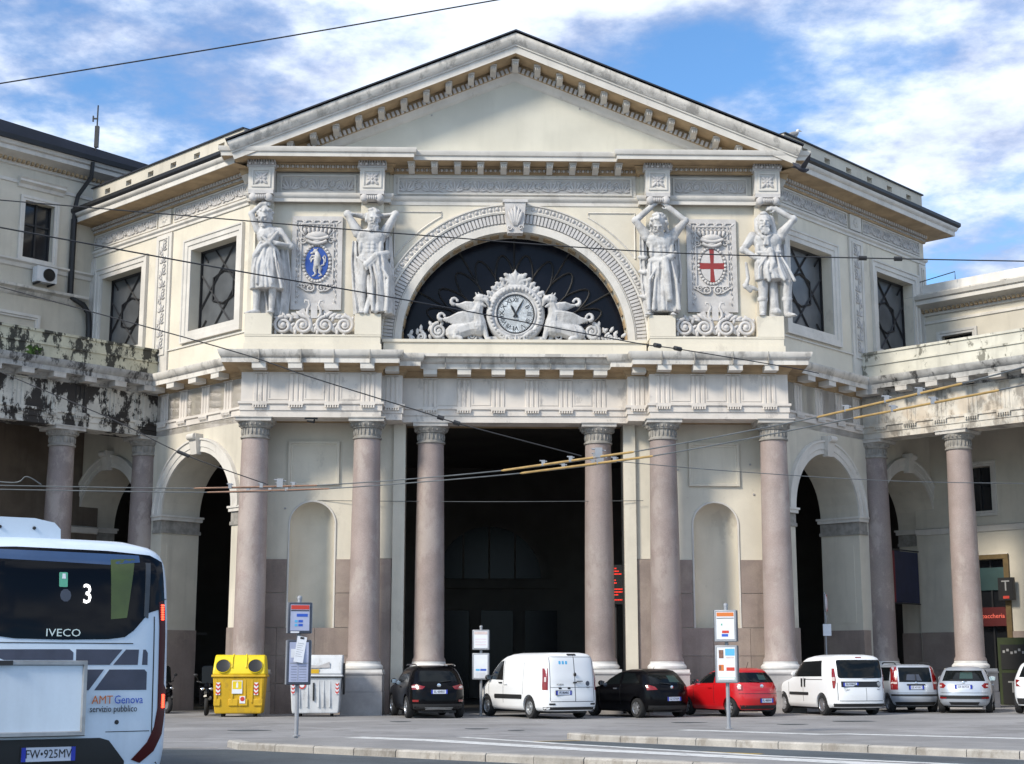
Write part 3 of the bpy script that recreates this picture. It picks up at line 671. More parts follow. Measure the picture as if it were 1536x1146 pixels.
b = MB(); n = 60
for i in range(n):
    t = math.pi * (i + .5) / n; ct, sn = math.cos(t), math.sin(t)
    def fr(x, z, o, ct=ct, sn=sn): return (ct * x - sn * z, 1.1 - o, 12.68 + sn * x + ct * z)
    b.ell((4.80, 0, .115), (.085, .07, .05), 6, 4, 0, None, fr); b.box(4.72, 4.88, .105, .125, .1, .14, 0, fr)
P('archivolt_leaves', b, 'relief', kind='stuff')
b = MB()
for i in range(26):
    t = math.pi * (i + .5) / 26; ct, sn = math.cos(t), math.sin(t)
    def fr(x, z, o, ct=ct, sn=sn): return (ct * x - sn * z, 1.1 - o, 12.68 + sn * x + ct * z)
    b.box(3.905, 3.955, -.15, .15, -.55, -.2, 0, fr)
P('soffit_coffers', b, 'soffit', kind='stuff')
b = MB(); b.add([(x, v, z) for v in (.72, 1.1) for x, z in ((-.27, 16.5), (.27, 16.5), (.38, 17.62), (-.38, 17.62))], [(0, 1, 2, 3), (0, 4, 5, 1), (1, 5, 6, 2), (3, 2, 6, 7), (0, 3, 7, 4)])
b.box(-.44, .44, .68, 1.1, 17.62, 17.72); fk = F(.72)
for i in range(5): leaf(b, fk, (i - 2) * .03, 16.75, math.pi / 2 - (i - 2) * .16, .8 - abs(i - 2) * .1, .15, .05, .05)
for sx in (-1, 1): spiral(b, fk, sx * .2, 16.68, .1, sx, 1.2, .03, .04)
P('keystone', b, 'relief')
for sg in (-1, 1):                                     # spandrel mouldings
    b = MB(); pts = [(sg * 4.25, 17.35), (sg * 2.75, 17.35)]
    arc = [(5.2 * math.cos(t) * sg, 12.68 + 5.2 * math.sin(t)) for t in [R(60.0 - 3.2 * i) for i in range(9)]]
    arc = [q for q in arc if abs(q[0]) < 4.25]; pts = [(sg * 4.25, 17.35), (sg * (arc[0][0] * sg), 17.35)] + arc + [(sg * 4.25, 12.68 + math.sqrt(5.2 ** 2 - 4.25 ** 2))]
    b.tube([F(1.09)(x, z, 0) for x, z in pts], .035, 4, closed=True); P('spandrel_moulding', b, 'trim')
b = MB(); b.add([(4.0 * math.cos(math.pi * i / 40), 1.92, 12.68 + 4.0 * math.sin(math.pi * i / 40)) for i in range(41)] + [(-4, 1.92, 12.2), (4, 1.92, 12.2)], [tuple(range(43))]); fan = P('fanlight', b, 'fanglass')
for i in range(1, 12):
    t = math.pi * i / 12; b = MB(); b.tube([(q * math.cos(t), 1.89, 12.68 + q * math.sin(t)) for q in ((1.2, 2.6) if i % 2 else (1.2, 3.95))], .035, 4); P('glazing_bar', b, 'iron', fan)
for i in range(12):
    t0, t1 = math.pi * i / 12, math.pi * (i + 1) / 12; b = MB(); b.tube([((2.6 + .75 * math.sin(math.pi * k / 8)) * math.cos(t0 + (t1 - t0) * k / 8), 1.88, 12.68 + (2.6 + .75 * math.sin(math.pi * k / 8)) * math.sin(t0 + (t1 - t0) * k / 8)) for k in range(9)], .035, 4); P('glazing_bar', b, 'iron', fan)
b = MB(); b.box(-4.55, 4.55, .72, 2.0, 12.02, 12.56); b.box(-4.58, 4.58, .66, 2.0, 12.56, 12.66); P('sill', b, 'plaster')
# ---- upper entablature of the front
up = [(-9.36, 1.6), (-9.36, .82), (-4.42, .82), (-4.42, 1.12), (4.42, 1.12), (4.42, .82), (9.36, .82), (9.36, 1.6)]
b = MB(); b.sweep(up, [(-.02, 17.60), (.05, 17.60), (.05, 17.73), (.09, 17.76), (.14, 17.84), (.14, 17.90), (-.02, 17.93)], caps=False); P('architrave', b, 'trim')
for (x0, x1, v) in ((-8.42, -5.48, 1.03), (-4.3, 4.3, 1.1), (5.48, 8.42, 1.03)):
    b = MB(); fz = F(v); b.box(x0, x1, 17.94, 18.72, -.02, .04, 0, fz); pb = P('frieze', b, 'trim')
    b = MB(); rectmould(b, fz, x0 + .2, x1 - .2, 18.04, 18.58, .06, [(0, .04), (0, .09), (.06, .09), (.06, .04)]); P('frieze_frame', b, 'trim', pb)
    b = MB(); b.box(x0 + .2, x1 - .2, 18.04, 18.58, .03, .046, 0, fz); P('frieze_bed', b, 'relief_bed', pb)
    b = MB(); relief(b, fz, x0 + .24, x1 - .24, 18.06, 18.56, .06); P('frieze_carving', b, 'relief', pb, kind='stuff')
b = MB(); b.sweep(up, [(-.02, 18.72), (.08, 18.72), (.08, 18.78), (.13, 18.80), (.13, 18.92), (.2, 18.97)], caps=False); P('bed_moulding', b, 'soffit')
b = MB()
for (x0, x1, v) in ((-8.45, -5.45, .82), (-4.42, 4.42, 1.12), (5.45, 8.45, .82)): eggs(b, F(v), x0, x1, 18.86, .17, .13, .14)
for sg in (-1, 1):
    for xm in (8.895, 5.02): eggs(b, F(.42), sg * xm - .5, sg * xm + .5, 18.87, .17, .13, .06); b.box(sg * xm - .5, sg * xm + .5, .42, .9, 18.76, 18.93); dentils(b, F(.40), sg * xm - .5, sg * xm + .5, 18.93, 19.03, .09, -.2, .02)
P('egg_moulding', b, 'relief', kind='stuff')
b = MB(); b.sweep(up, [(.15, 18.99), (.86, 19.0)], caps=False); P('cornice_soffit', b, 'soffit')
b = MB(); b.sweep(up, [(.85, 18.985), (.88, 18.985), (.88, 19.13), (.93, 19.15), (.97, 19.25), (.97, 19.31), (0, 19.36)], caps=False); P('cornice', b, 'trim')
br = MB(); br.box(-.13, .13, -.62, 0, -.05, 0); br.add([(x, y, z) for x in (-.105, .105) for y, z in ((0, -.06), (-.58, -.06), (-.58, -.13), (-.48, -.18), (-.3, -.17), (-.15, -.25), (0, -.27))], [tuple(range(7)), tuple(range(7, 14))] + [(i, (i + 1) % 7, 7 + (i + 1) % 7, 7 + i) for i in range(7)])
for k in (-1, 0, 1): br.ell((k * .07, -.57, -.14), (.03, .04, .07), 5, 4)
for i in range(10): place('br', br, 'trim', 'bracket', (-3.66 + .813 * i, 1.0, 18.99), 0)
# ---- pediment
b = MB(); b.add([(-9.3, 1.02, 19.3), (9.3, 1.02, 19.3), (0, 1.02, 22.9), (-9.3, 2.0, 19.3), (9.3, 2.0, 19.3), (0, 2.0, 22.9)], [(0, 1, 2), (3, 5, 4)]); P('tympanum', b, mat('tympanum plaster', (.60, .575, .49), .85, .07, .7, bump=.1, streak=.1))
rk = [(-10.0, 19.40), (0, 23.52), (10.0, 19.40)]; fr3 = lambda x, z, v: (x, v, z)
b = MB(); b.sweep(rk, [(0, 3), (0, -.34), (.05, -.36), (.16, -.33), (.28, -.24), (.32, -.2), (.32, -.14)], fr3); P('raking_sima', b, 'cornice')
b = MB(); b.sweep(rk, [(.32, -.17), (.38, -.16), (.38, -.11), (.60, -.10), (.62, -.10)], fr3, caps=False); P('raking_corona', b, 'trim')
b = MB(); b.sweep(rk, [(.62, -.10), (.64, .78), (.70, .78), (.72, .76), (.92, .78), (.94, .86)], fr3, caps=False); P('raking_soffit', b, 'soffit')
b = MB(); b.sweep(rk, [(.92, .80), (.98, .88), (1.1, .92), (1.16, .97), (1.2, 1.03)], fr3, caps=False); P('raking_moulding', b, 'trim')
b = MB(); sl_ = math.atan2(4.12, 10.0); ux, uz = math.cos(sl_), math.sin(sl_)
for sg in (-1, 1):
    def frr(t, h, o, sg=sg): return (sg * (t * ux - h * uz), .76 - o, 23.52 - t * uz - h * ux)
    dentils(b, frr, .25, 8.3, .74, .91, .165, -.02, .07)
P('raking_dentils', b, 'relief', kind='stuff')
for i in range(-11, 12):
    u = i * .79; z = 23.52 - abs(u) * .412 - .64 / ux
    if z > 19.55: place('br', br, 'trim', 'bracket', (u, .76, z + (.03 if i else -.1)), 0)
b = MB(); b.sweep([(-10.04, 19.42), (0, 23.56), (10.04, 19.42)], [(-.0, -.42), (-.05, -.42), (-.05, 14), (0, 14)], fr3); P('roof_edge', b, 'roof')
jn = MB()
P('tympanum_studs', MB().box(-.02, .02, 1.0, 1.02, 22.3, 22.34).box(-3.0, -2.95, 1.0, 1.02, 20.9, 20.95).box(2.3, 2.35, 1.0, 1.02, 21.2, 21.25).box(-6.0, -5.95, 1.0, 1.02, 19.9, 19.95), 'pedestal', kind='stuff')
# ---- angled side ranges
for sg in (-1, 1):
    ff = lambda s, z, o, sg=sg: (sg * (9.3 + r2 * s + r2 * o), 1.0 + r2 * s - r2 * o, z)
    pm = 'plaster'
    LEN = 10.65
    # lower wall with two arches
    b = MB(); b.arch_wall(-.35, 5.3, -.3, 12.0, 2.6, 2.1, 6.9, ff, 0, -1.6, 28); b.arch_wall(5.3, 11.2, -.3, 12.0, 8.35, 2.1, 6.85, ff, 0, -1.6, 28); P('arcade_wall', b, 'plaster_side')
    for (c, zs) in ((2.6, 6.9), (8.35, 6.85)):
        b = MB(); b.sweep(archpath(c, 2.1, zs, 36), [(0, 0), (0, .07), (-.16, .07), (-.18, .10), (-.40, .10), (-.42, .15), (-.48, .15), (-.5, 0)], ff); ar = P('arch_moulding', b, 'trim')
        b = MB(); b.add([ff(*q) for q in ((c - .17, zs + 2.0, 0), (c + .17, zs + 2.0, 0), (c + .24, zs + 2.72, 0), (c - .24, zs + 2.72, 0), (c - .17, zs + 2.0, .2), (c + .17, zs + 2.0, .2), (c + .24, zs + 2.72, .32), (c - .24, zs + 2.72, .32))], [(4, 5, 6, 7), (0, 4, 7, 3), (1, 2, 6, 5), (3, 7, 6, 2), (0, 1, 5, 4)])
        b.lathe([(0, -.2), (.12, -.2), (.12, .2), (0, .2)], 12, fn=lambda x, y, z, c=c, zs=zs: ff(c + z, zs + 2.62 + x, .3 + y)); P('keystone', b, 'trim', ar)
        for sx in (-1, 1):      # impost mouldings wrapping the jambs
            xe = c + sx * 2.1
            for (za, zb, q, mm) in ((zs - .62, zs - .5, .05, 'capital'), (zs - .5, zs - .16, .02, 'capital'), (zs - .16, zs - .04, .09, 'trim'), (zs - .04, zs + .03, .13, 'trim')):
                b = MB(); xa, xb = sorted((xe - sx * q, xe + sx * .55)); b.box(xa, xb, za, zb, -1.6 - q, q, 0, ff); P('impost', b, mm)
            b = MB(); xa, xb = sorted((xe - sx * .03, xe + sx * .45)); b.box(xa, xb, -.3, 2.84, -1.63, .04, 0, ff); P('dado_slab', b, 'dado')
            b = MB(); xa, xb = sorted((xe - sx * .012, xe + sx * .03)); b.box(xa, xb, 3.1, 5.9, -1.35, -.25, 0, ff); P('jamb_panel', b, 'plaster_side')
    # upper wall with two windows
    wins = ((.72, 3.5, 13.5, 16.55), (6.75, 9.55, 13.5, 16.55))
    b = MB(); b.grid_wall(-.3, LEN, 11.95, 19.1, wins, ff, 0, -.55); P('upper_wall', b, 'plaster')
    for (a, c, z0, z1) in wins:
        b = MB(); b.box(a - .05, c + .05, z0 - .05, z1 + .05, -.52, -.48, 0, ff); w = P('window', b, 'frosted')
        b = MB(); rectmould(b, ff, a, c, z0, z1, .42, [(0, 0), (0, .05), (.16, .05), (.18, .09), (.34, .09), (.36, .13), (.42, .13), (.42, 0)]); P('window_surround', b, 'trim')
        W_, H_ = c - a, z1 - z0; xm, zm = (a + c) / 2, (z0 + z1) / 2
        def bar(q0, q1, rr=.045):
            bb = MB(); bb.tube([ff(a + W_ * q0[0], z0 + H_ * q0[1], -.45), ff(a + W_ * q1[0], z0 + H_ * q1[1], -.45)], rr, 4); P('glazing_bar', bb, 'iron', w)
        for (q0, q1) in (((0, .28), (.72, 1)), ((.28, 0), (1, .72)), ((0, .72), (.72, 0)), ((.28, 1), (1, .28)), ((0, .0), (.14, .14)), ((1, 1), (.86, .86)), ((0, 1), (.14, .86)), ((1, 0), (.86, .14))): bar(q0, q1, .038)
        for (q0, q1) in (((.28, .36), (.28, .64)), ((.72, .36), (.72, .64)), ((.28, .64), (.5, .70)), ((.72, .64), (.5, .70)), ((.28, .36), (.5, .30)), ((.72, .36), (.5, .30))): bar(q0, q1, .042)
        for (q0, q1) in (((0, 0), (0, 1)), ((1, 0), (1, 1)), ((0, 0), (1, 0)), ((0, 1), (1, 1))): bar(q0, q1, .08)
    for (a, c) in ((4.75, 5.75), (10.1, LEN - .02)):
        b = MB(); b.box(a, c, 12.0, 17.5, 0, .08, 0, ff); rectmould(b, ff, a + .22, c - .22, 12.9, 17.3, .06, [(0, .08), (0, .12), (.06, .12), (.06, .08)]); pl = P('pilaster', b, 'trim')
        if a < 9:
            b = MB()
            for i in range(9):
                z = 13.1 + i * .47
                palmette(b, ff, (a + c) / 2, z, .32, .1, 0, 5); spiral(b, ff, (a + c) / 2 + (.1 if i % 2 else -.1), z + .36, .12, 1 if i % 2 else -1, 1.1, .025, .09)
            P('pilaster_carving', b, 'relief', pl, kind='stuff')
    b = MB(); b.box(-.3, LEN, 12.95, 13.0, 0, .05, 0, ff); P('string_course', b, 'trim')
    # upper entablature
    fs = [fpt(sg, -.25), fpt(sg, LEN), fpt(sg, LEN, -6)]
    e0 = MB(); dz = -.13
    if sg < 0: pth = [fpt(-1, LEN, -6), fpt(-1, LEN), fpt(-1, -.25)]
    else: pth = [fpt(1, -.25), fpt(1, LEN), fpt(1, LEN, -6)]
    e0.sweep(pth, [(-.02, 17.55), (.05, 17.55), (.05, 17.64), (.12, 17.70), (.12, 17.78), (-.02, 17.80)], caps=False); P('architrave', e0, 'trim')
    for (a, c) in ((.1, 4.75), (5.75, 10.3)):
        b = MB(); b.box(a + .1, c - .1, 17.90, 18.38, -.01, .02, 0, ff); pb = P('frieze', b, 'relief_bed')
        b = MB(); rectmould(b, ff, a + .1, c - .1, 17.90, 18.38, .05, [(0, .0), (0, .06), (.05, .06), (.05, .0)]); P('frieze_frame', b, 'trim', pb)
        b = MB(); relief(b, ff, a + .15, c - .15, 17.92, 18.36, .04); P('frieze_carving', b, 'relief', pb, kind='stuff')
    b = MB(); b.box(4.85, 5.65, 17.84, 18.42, 0, .1, 0, ff); rosette(b, ff, 5.25, 18.13, .2, .11); P('rosette_block', b, 'trim')
    e0 = MB(); e0.sweep(pth, [(-.02, 18.45), (.06, 18.46), (.08, 18.5), (.08, 18.62), (.16, 18.66), (.16, 18.72), (.24, 18.78), (.92, 18.80)], caps=False); P('cornice_soffit', e0, 'soffit')
    b = MB(); eggs(b, ff, 0, LEN, 18.57, .17, .11, .09); dentils(b, ff, 0, LEN, 18.64, 18.74, .17, .1, .22); P('egg_moulding', b, 'relief', kind='stuff')
    e0 = MB(); e0.sweep(pth, [(.91, 18.795), (.95, 18.795), (.95, 18.98), (1.0, 19.0), (1.06, 19.10), (1.06, 19.14), (.6, 19.2)], caps=False); P('cornice', e0, 'trim')
    e0 = MB(); e0.sweep(pth, [(.5, 19.16), (1.08, 19.15), (1.14, 19.22), (1.14, 19.34), (1.08, 19.36), (.4, 19.42)], caps=False); P('gutter', e0, 'gutter')
    # parapet with square openings
    holes = [(.95 + 1.5 * i, 1.32 + 1.5 * i, 19.74, 19.95) for i in range(6)]
    b = MB(); b.grid_wall(-.2, 9.7, 19.3, 20.16, holes, ff, .55, .32); P('parapet', b, 'plaster_side')
    b = MB(); b.box(-.2, 9.75, 20.16, 20.21, .27, .62, 0, ff); P('parapet_coping', b, 'roof')
    # flank beyond the corner and flat roof
    b = MB(); q0, q1 = ff(LEN, 0, 0), ff(LEN, 0, -6); b.quad((q0[0], q0[1], 11.5), (q1[0], q1[1], 11.5), (q1[0], q1[1], 19.2), (q0[0], q0[1], 19.2)); P('flank_wall', b, 'plaster_side')
    b = MB(); pl_ = [ff(-.5, 0, .9)[:2], ff(LEN, 0, .9)[:2], ff(LEN, 0, -6)[:2], (sg * 6, 14)]; b.prism(pl_, 19.12, 19.2); P('flat_roof', b, 'roof')
    # corner pier at the foot of the bay
    b = MB(); b.box(sg * 9.32 - .05, sg * 9.32 + .05, 1.0, 2.4, -.3, 9.9); P('corner_pier', b, 'plaster')
# ---- the dark hall behind
b = MB(); hp = [(-9.3, 2.4), (-9.3 - r2 * 11, 2.4 + r2 * 11), (-17.4, 26), (17.4, 26), (9.3 + r2 * 11, 2.4 + r2 * 11), (9.3, 2.4)]
b.quad((-17.4, 26, -.3), (17.4, 26, -.3), (17.4, 26, 12), (-17.4, 26, 12))
for sg in (-1, 1): b.quad((sg * 17.2, 9.5, -.3), (sg * 17.2, 26, -.3), (sg * 17.2, 26, 12), (sg * 17.2, 9.5, 12))
for q in (-6.5, 6.5): b.box(q - .5, q + .5, 12, 13, -.3, 11.5)
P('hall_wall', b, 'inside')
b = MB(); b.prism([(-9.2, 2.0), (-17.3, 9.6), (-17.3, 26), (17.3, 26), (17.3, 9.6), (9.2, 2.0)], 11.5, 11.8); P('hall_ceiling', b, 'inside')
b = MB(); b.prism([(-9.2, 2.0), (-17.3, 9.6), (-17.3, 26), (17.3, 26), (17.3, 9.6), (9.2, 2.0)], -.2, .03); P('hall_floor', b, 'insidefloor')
b = MB(); fb = lambda x, z, o: (x, 25.9 - o, z)
b.add([fb(-.6 + 2.6 * math.cos(math.pi * i / 20), 5.9 + 2.6 * math.sin(math.pi * i / 20), .03) for i in range(21)], [tuple(range(21))]); hw = P('hall_window', b, 'fanglass')
for q in (-1.3, 0, 1.3):
    b = MB(); b.box(-.6 + q - .05, -.6 + q + .05, 5.9, 5.9 + math.sqrt(2.6 ** 2 - q * q), .03, .1, 0, fb); P('glazing_bar', b, 'inside', hw)
b = MB(); b.sweep(archpath(-.6, 2.6, 5.9, 24), [(0, 0), (0, .12), (-.35, .12), (-.35, 0)], fb); b.box(-4.2, 3.0, 5.4, 5.8, 0, .25, 0, fb); P('hall_window_surround', b, 'inside')
for q in (-2.4, -.2, 2.0):
    b = MB(); b.box(q - .8, q + .8, .05, 4.3, 0, .06, 0, fb); P('hall_door', b, 'fanglass')
# ================================================================ colonnade wings
def wing_fn(sg): return lambda a, z, o: (sg * (9.3 + r2 * 5.3 + r2 * a - r2 * o), 1.0 + r2 * 5.3 - r2 * a - r2 * o, z)
for sg in (-1, 1):
    fw = wing_fn(sg); side = 'left' if sg < 0 else 'right'
    wg = empty('colonnade', (BX, BY, 0), BROT, ('shaded columned portico wing on the left with black peeling paint on its frieze' if sg < 0 else 'sunlit columned portico wing on the right with pale stained frieze'), 'colonnade')
    Wp = lambda name, mb, m, parent=wg, **k: mb.build(name, M[m] if isinstance(m, str) else m, parent, **k)
    for a in (.12, 3.5, 6.95, 10.4):
        q = fw(a, 0, -.52); column(wg, q[0], q[1], .5, .43, 1.75, 9.14, 'granite_side' if (sg < 0 or a < 1) else 'granite', R(45), zped=-.1)
    sw = lambda x, y, z: fw(x, z, -y)
    pth = [(-.9, 0), (13, 0)]
    fm, cm, tm = ('wingfrieze', 'wingcornice', 'wingtop') if sg < 0 else ('wingfrieze2', 'wingcornice', 'wingtop2')
    b = MB(); b.sweep(pth, [(-.95, 9.8), (0, 9.8), (0, 10.02), (.035, 10.03), (.035, 10.22), (.09, 10.25), (.09, 10.33), (0, 10.34), (-.95, 10.34)], sw); Wp('architrave', b, 'wingfrieze2' if sg > 0 else 'wingfrieze')
    b = MB(); b.sweep(pth, [(0, 10.34), (0, 11.34), (-.95, 11.34), (-.95, 10.34)], sw); Wp('frieze', b, fm)
    b = MB(); b.sweep(pth, [(0, 11.34), (.05, 11.36), (.05, 11.42), (.12, 11.47), (.16, 11.54), (.60, 11.56)], sw, caps=False); Wp('cornice_soffit', b, 'wingcornice')
    b = MB(); b.sweep(pth, [(.59, 11.555), (.61, 11.555), (.61, 11.72), (.65, 11.74), (.71, 11.84), (.74, 11.93), (.74, 11.98), (-.3, 12.06)], sw, caps=False); Wp('cornice', b, cm)
    for k in range(10):
        a = .75 + 1.2 * k; q = fw(a, 0, 0); order_set((q[0], q[1], 0), -sg * R(45), wg, 'w' + side, (fm, 'abacus'))
    b = MB(); b.box(-.3, 13, 12.0, 12.55, -.5, .02, 0, fw); b.box(-.3, 13, 12.55, 12.62, -.5, .07, 0, fw); b.box(-.3, 13, 12.62, 12.98, -.5, .0, 0, fw); Wp('parapet', b, tm)
    b = MB(); b.box(-.3, 13, 12.98, 13.07, -.55, .05, 0, fw); Wp('parapet_coping', b, tm)
    b = MB(); b.box(-.9, 13, 11.2, 11.5, -5.1, -.9, 0, fw)
    for a in (3.5, 6.95, 10.4): b.box(a - .35, a + .35, 10.6, 11.21, -5.0, -.9, 0, fw)
    Wp('portico_ceiling', b, 'inside' if sg < 0 else 'soffit')  # left ceiling takes the shade-darkened hall plaster
    b = MB(); b.box(-.4, 13, 11.95, 12.03, -5.3, -.4, 0, fw); Wp('flat_roof', b, 'roof')
# weeds rooted in the left cornice
rt = empty('weed_tuft', bw(*wing_fn(-1)(5.35, 11.98, .45)), 0, 'small green weed rooted on the blackened left cornice', 'plant'); b = MB()
for i in range(40):
    a = random.uniform(0, 6.28); l = random.uniform(.12, .36); h = random.uniform(.05, .4)
    b.add([(0, 0, 0), (math.cos(a) * l * .6 + .03, math.sin(a) * l * .6, h), (math.cos(a) * l, math.sin(a) * l, h * .7), (math.cos(a) * l * .6 - .03, math.sin(a) * l * .6 + .03, h * .8)], [(0, 1, 2, 3)])
b.build('leaves', M['weed'], rt)
# ================================================================ back buildings
def back(sg):
    f0 = wing_fn(sg); fw = lambda a, z, o: f0(a, z, o - 5.0)
    lab = 'tall cream building behind the left wing with black roof, window and air conditioner' if sg < 0 else 'lower cream building behind the right wing with plain parapet and tobacco shop'
    bd = empty('building', (BX, BY, 0), BROT, lab, 'building')
    Bp = lambda name, mb, m, parent=bd, **k: mb.build(name, M[m] if isinstance(m, str) else m, parent, **k)
    top = 20.6 if sg < 0 else 15.4
    wx = (1.85, 3.1, 17.0, 19.25) if sg < 0 else (.8, 2.1, 13.0, 14.42)
    lows = [(1.35, 2.5, 7.4, 9.1), (1.5, 2.8, -.3, 5.55), (6.0, 7.3, 7.4, 9.1), (6.0, 7.4, -.3, 5.2)]
    if sg < 0: lows = [(4.3, 5.6, 6.9, 8.9), (8.2, 9.6, 6.9, 8.9), (4.2, 5.8, -.3, 4.8)]
    b = MB(); b.grid_wall(-.75, 14, 11.0, top, [wx], fw, 0, -.4, back=False); Bp('wall', b, 'plaster_side')
    b = MB(); b.grid_wall(-.75, 14, -.3, 11.0, lows, fw, 0, -.4, back=False); Bp('portico_wall', b, 'plaster_side' if sg > 0 else mat('portico wall darkened for shade', (.16, .125, .095), .9, .3, .7, streak=.4))  # left wall: the portico's deep shade is put into a darker brown
    b = MB(); q = [fw(-.75, 0, 0), fw(-.75, 0, -9)]; b.quad((*q[0][:2], 11), (*q[1][:2], 11), (*q[1][:2], top), (*q[0][:2], top)); Bp('flank_wall', b, 'plaster_side')
    for h in [wx] + lows:
        b = MB(); b.box(h[0] - .05, h[1] + .05, h[2] - .05, h[3] + .05, -.36, -.3, 0, fw); w = Bp('window' if h[2] > 0 else 'shop_door', b, 'glass')
        b = MB(); rectmould(b, fw, h[0], h[1], max(h[2], -.2), h[3], .2, [(0, -.02), (0, .05), (.08, .05), (.1, .08), (.2, .08), (.2, -.02)]); Bp('window_surround', b, 'trim')
        xm, zm = (h[0] + h[1]) / 2, (h[2] + h[3]) / 2
        for z in (h[2] + (h[3] - h[2]) * .62,):
            b = MB(); b.box(h[0], h[1], z - .04, z + .04, -.31, -.24, 0, fw); Bp('glazing_bar', b, 'iron', w)
        for a in (h[0] + .03, xm, h[1] - .03):
            b = MB(); b.box(a - .035, a + .035, max(h[2], 0), h[3], -.31, -.23, 0, fw); Bp('glazing_bar', b, 'iron', w)
    sw = lambda x, y, z: fw(x, z, -y)
    pth = [(-.75, 9), (-.75, 0), (14, 0)]
    b = MB(); b.sweep([(-.75, 0), (14, 0)], [(0, 6.6), (.06, 6.62), (.1, 6.75), (.14, 6.82), (0, 6.88)], sw); Bp('string_course', b, 'trim')
    for k in range(9):
        xa, xb = -.7 + 1.62 * k, -.7 + 1.62 * (k + 1) - .015
        for (za, zb) in ((-.3, 1.4), (1.415, 2.85)):
            segs = [(xa, xb)]
            for h in lows:
                if h[2] < 0: segs = [s for a_, b_ in segs for s in ((a_, min(b_, h[0] - .2)), (max(a_, h[1] + .2), b_)) if s[1] - s[0] > .05]
            for s_ in segs: b = MB(); b.box(s_[0], s_[1], za, zb, -.01, .05 + random.uniform(0, .008), 0, fw); Bp('dado_slab', b, 'dado')
    cz = top
    prof = [(0, cz - .75), (.04, cz - .74), (.04, cz - .62), (0, cz - .6)] if sg < 0 else [(0, cz - .42), (.05, cz - .4), (.05, cz - .3), (0, cz - .28)]
    b = MB(); b.sweep(pth, prof, sw, caps=False); Bp('string_course', b, 'trim')
    b = MB(); b.sweep(pth, [(0, cz - .1), (.08, cz - .06), (.08, cz + .04), (.3, cz + .2), (.62, cz + .3), (.62, cz + .46), (.7, cz + .5), (.76, cz + .64), (.3, cz + .68)], sw, caps=False); Bp('cornice', b, 'trim')
    b = MB(); dentils(b, fw, -.75, 14, cz + .04, cz + .17, .19, .08, .24); Bp('dentils', b, 'soffit', kind='stuff')
    if sg < 0:
        b = MB(); b.sweep([(-3.4, 1.2), (14, 0)], [(.82, cz + .66), (.86, cz + .86), (.55, cz + 1.66), (-.2, cz + 1.86), (-5, cz + 2.1)], sw, caps=True); Bp('roof', b, 'roof')
        b = MB(); b.sweep(pth, [(.62, cz + .64), (.86, cz + .64), (.88, cz + .82), (.6, cz + .84)], sw, caps=False); Bp('gutter', b, 'gutter')
        b = MB(); b.sweep([(1.5, 0), (3.45, 0)], [(0, 19.72), (.06, 19.74), (.1, 19.86), (.24, 19.94), (.24, 20.02), (.3, 20.08), (0, 20.14)], sw); Bp('window_hood', b, 'trim')
        b = MB(); b.sweep([(-.4, 0), (14, 0)], [(0, 16.55), (.06, 16.58), (.1, 16.72), (.2, 16.78), (.2, 16.84), (0, 16.9)], sw); Bp('sill_course', b, 'trim')
        b = MB(); b.sweep([(.3, 0), (14, 0)], [(0, 15.45), (.08, 15.5), (.14, 15.66), (.3, 15.74), (.32, 15.84), (0, 15.92)], sw); Bp('string_course', b, 'cornice')
        b = MB(); rectmould(b, fw, 2.4, 4.2, 13.4, 14.6, .2); Bp('wall_panel', b, 'trim')
        b = MB(); b.tube([fw(a, z, o) for a, z, o in ((.72, 21.2, .75), (.72, 20.6, .7), (.95, 19.9, .16), (1.05, 19.3, .14), (1.05, 15.9, .14))], .085, 8); b.tube([fw(a, z, o) for a, z, o in ((1.05, 18.9, .14), (1.05, 15.75, .16), (.55, 15.5, .3), (.3, 15.2, .3), (.22, 14.6, .28), (.22, 12.1, .28))], .12, 8); Bp('drain_pipe', b, 'gutter')
        ac = empty('air_conditioner', bw(*fw(2.25, 16.05, .3)), BROT + R(45), 'white air conditioning unit hung under the upper left window', 'air conditioner')
        b = MB(); b.box(-.42, .42, -.18, .18, 0, .6); b.build('casing', M['binwhite'], ac)
        b = MB(); b.lathe([(.0, 0), (.21, 0), (.23, .03), (.25, .03), (.25, 0)], 20, fn=lambda x, y, z: (x + .08, -.185 - z, y + .3)); b.build('fan_grille', M['iron'], ac)
        for x in (-.3, .3): b = MB(); b.box(x - .03, x + .03, -.2, .3, -.06, 0); b.build('bracket', M['iron'], ac)
        an = empty('antenna', bw(*fw(-.05, cz + 1.6, -.4)), 0, 'thin dark antenna mast on the black roof at upper left', 'antenna')
        b = MB(); b.tube([(0, 0, -.3), (0, 0, 1.9)], .03, 6); b.build('mast', M['iron'], an)
        b = MB(); b.box(-.07, .09, -.07, .07, .1, 1.0); b.build('panel', M['iron'], an)
        b = MB(); b.box(-.18, 0, -.02, .02, 1.3, 1.36); b.box(-.2, -.15, -.03, .03, 1.2, 1.45); b.build('arm', M['iron'], an)
    else:
        b = MB(); b.box(-.75, 14, cz + .66, cz + 1.22, -.4, .05, 0, fw); Bp('parapet', b, 'base')
        for k in range(10): b = MB(); a = -.5 + 1.45 * k; b.box(a, a + 1.42, cz + .655, cz + .74, .04, .58, 0, fw); Bp('roof_slab', b, 'cornice')
        b = MB(); b.tube([fw(a, z, o) for a, z, o in ((-.35, cz + 1.35, .3), (-.3, cz + 1.3, .5), (-.28, cz + .9, .5), (-.28, 12.1, .35))], .10, 8); Bp('drain_pipe', b, 'gutter')
        b = MB(); b.tube([fw(a, z, o) for a, z, o in ((-.3, cz + 1.3, .2), (1.6, cz + 1.5, .2), (1.6, cz + 1.2, .2))], .02, 5); Bp('rail', b, 'iron')
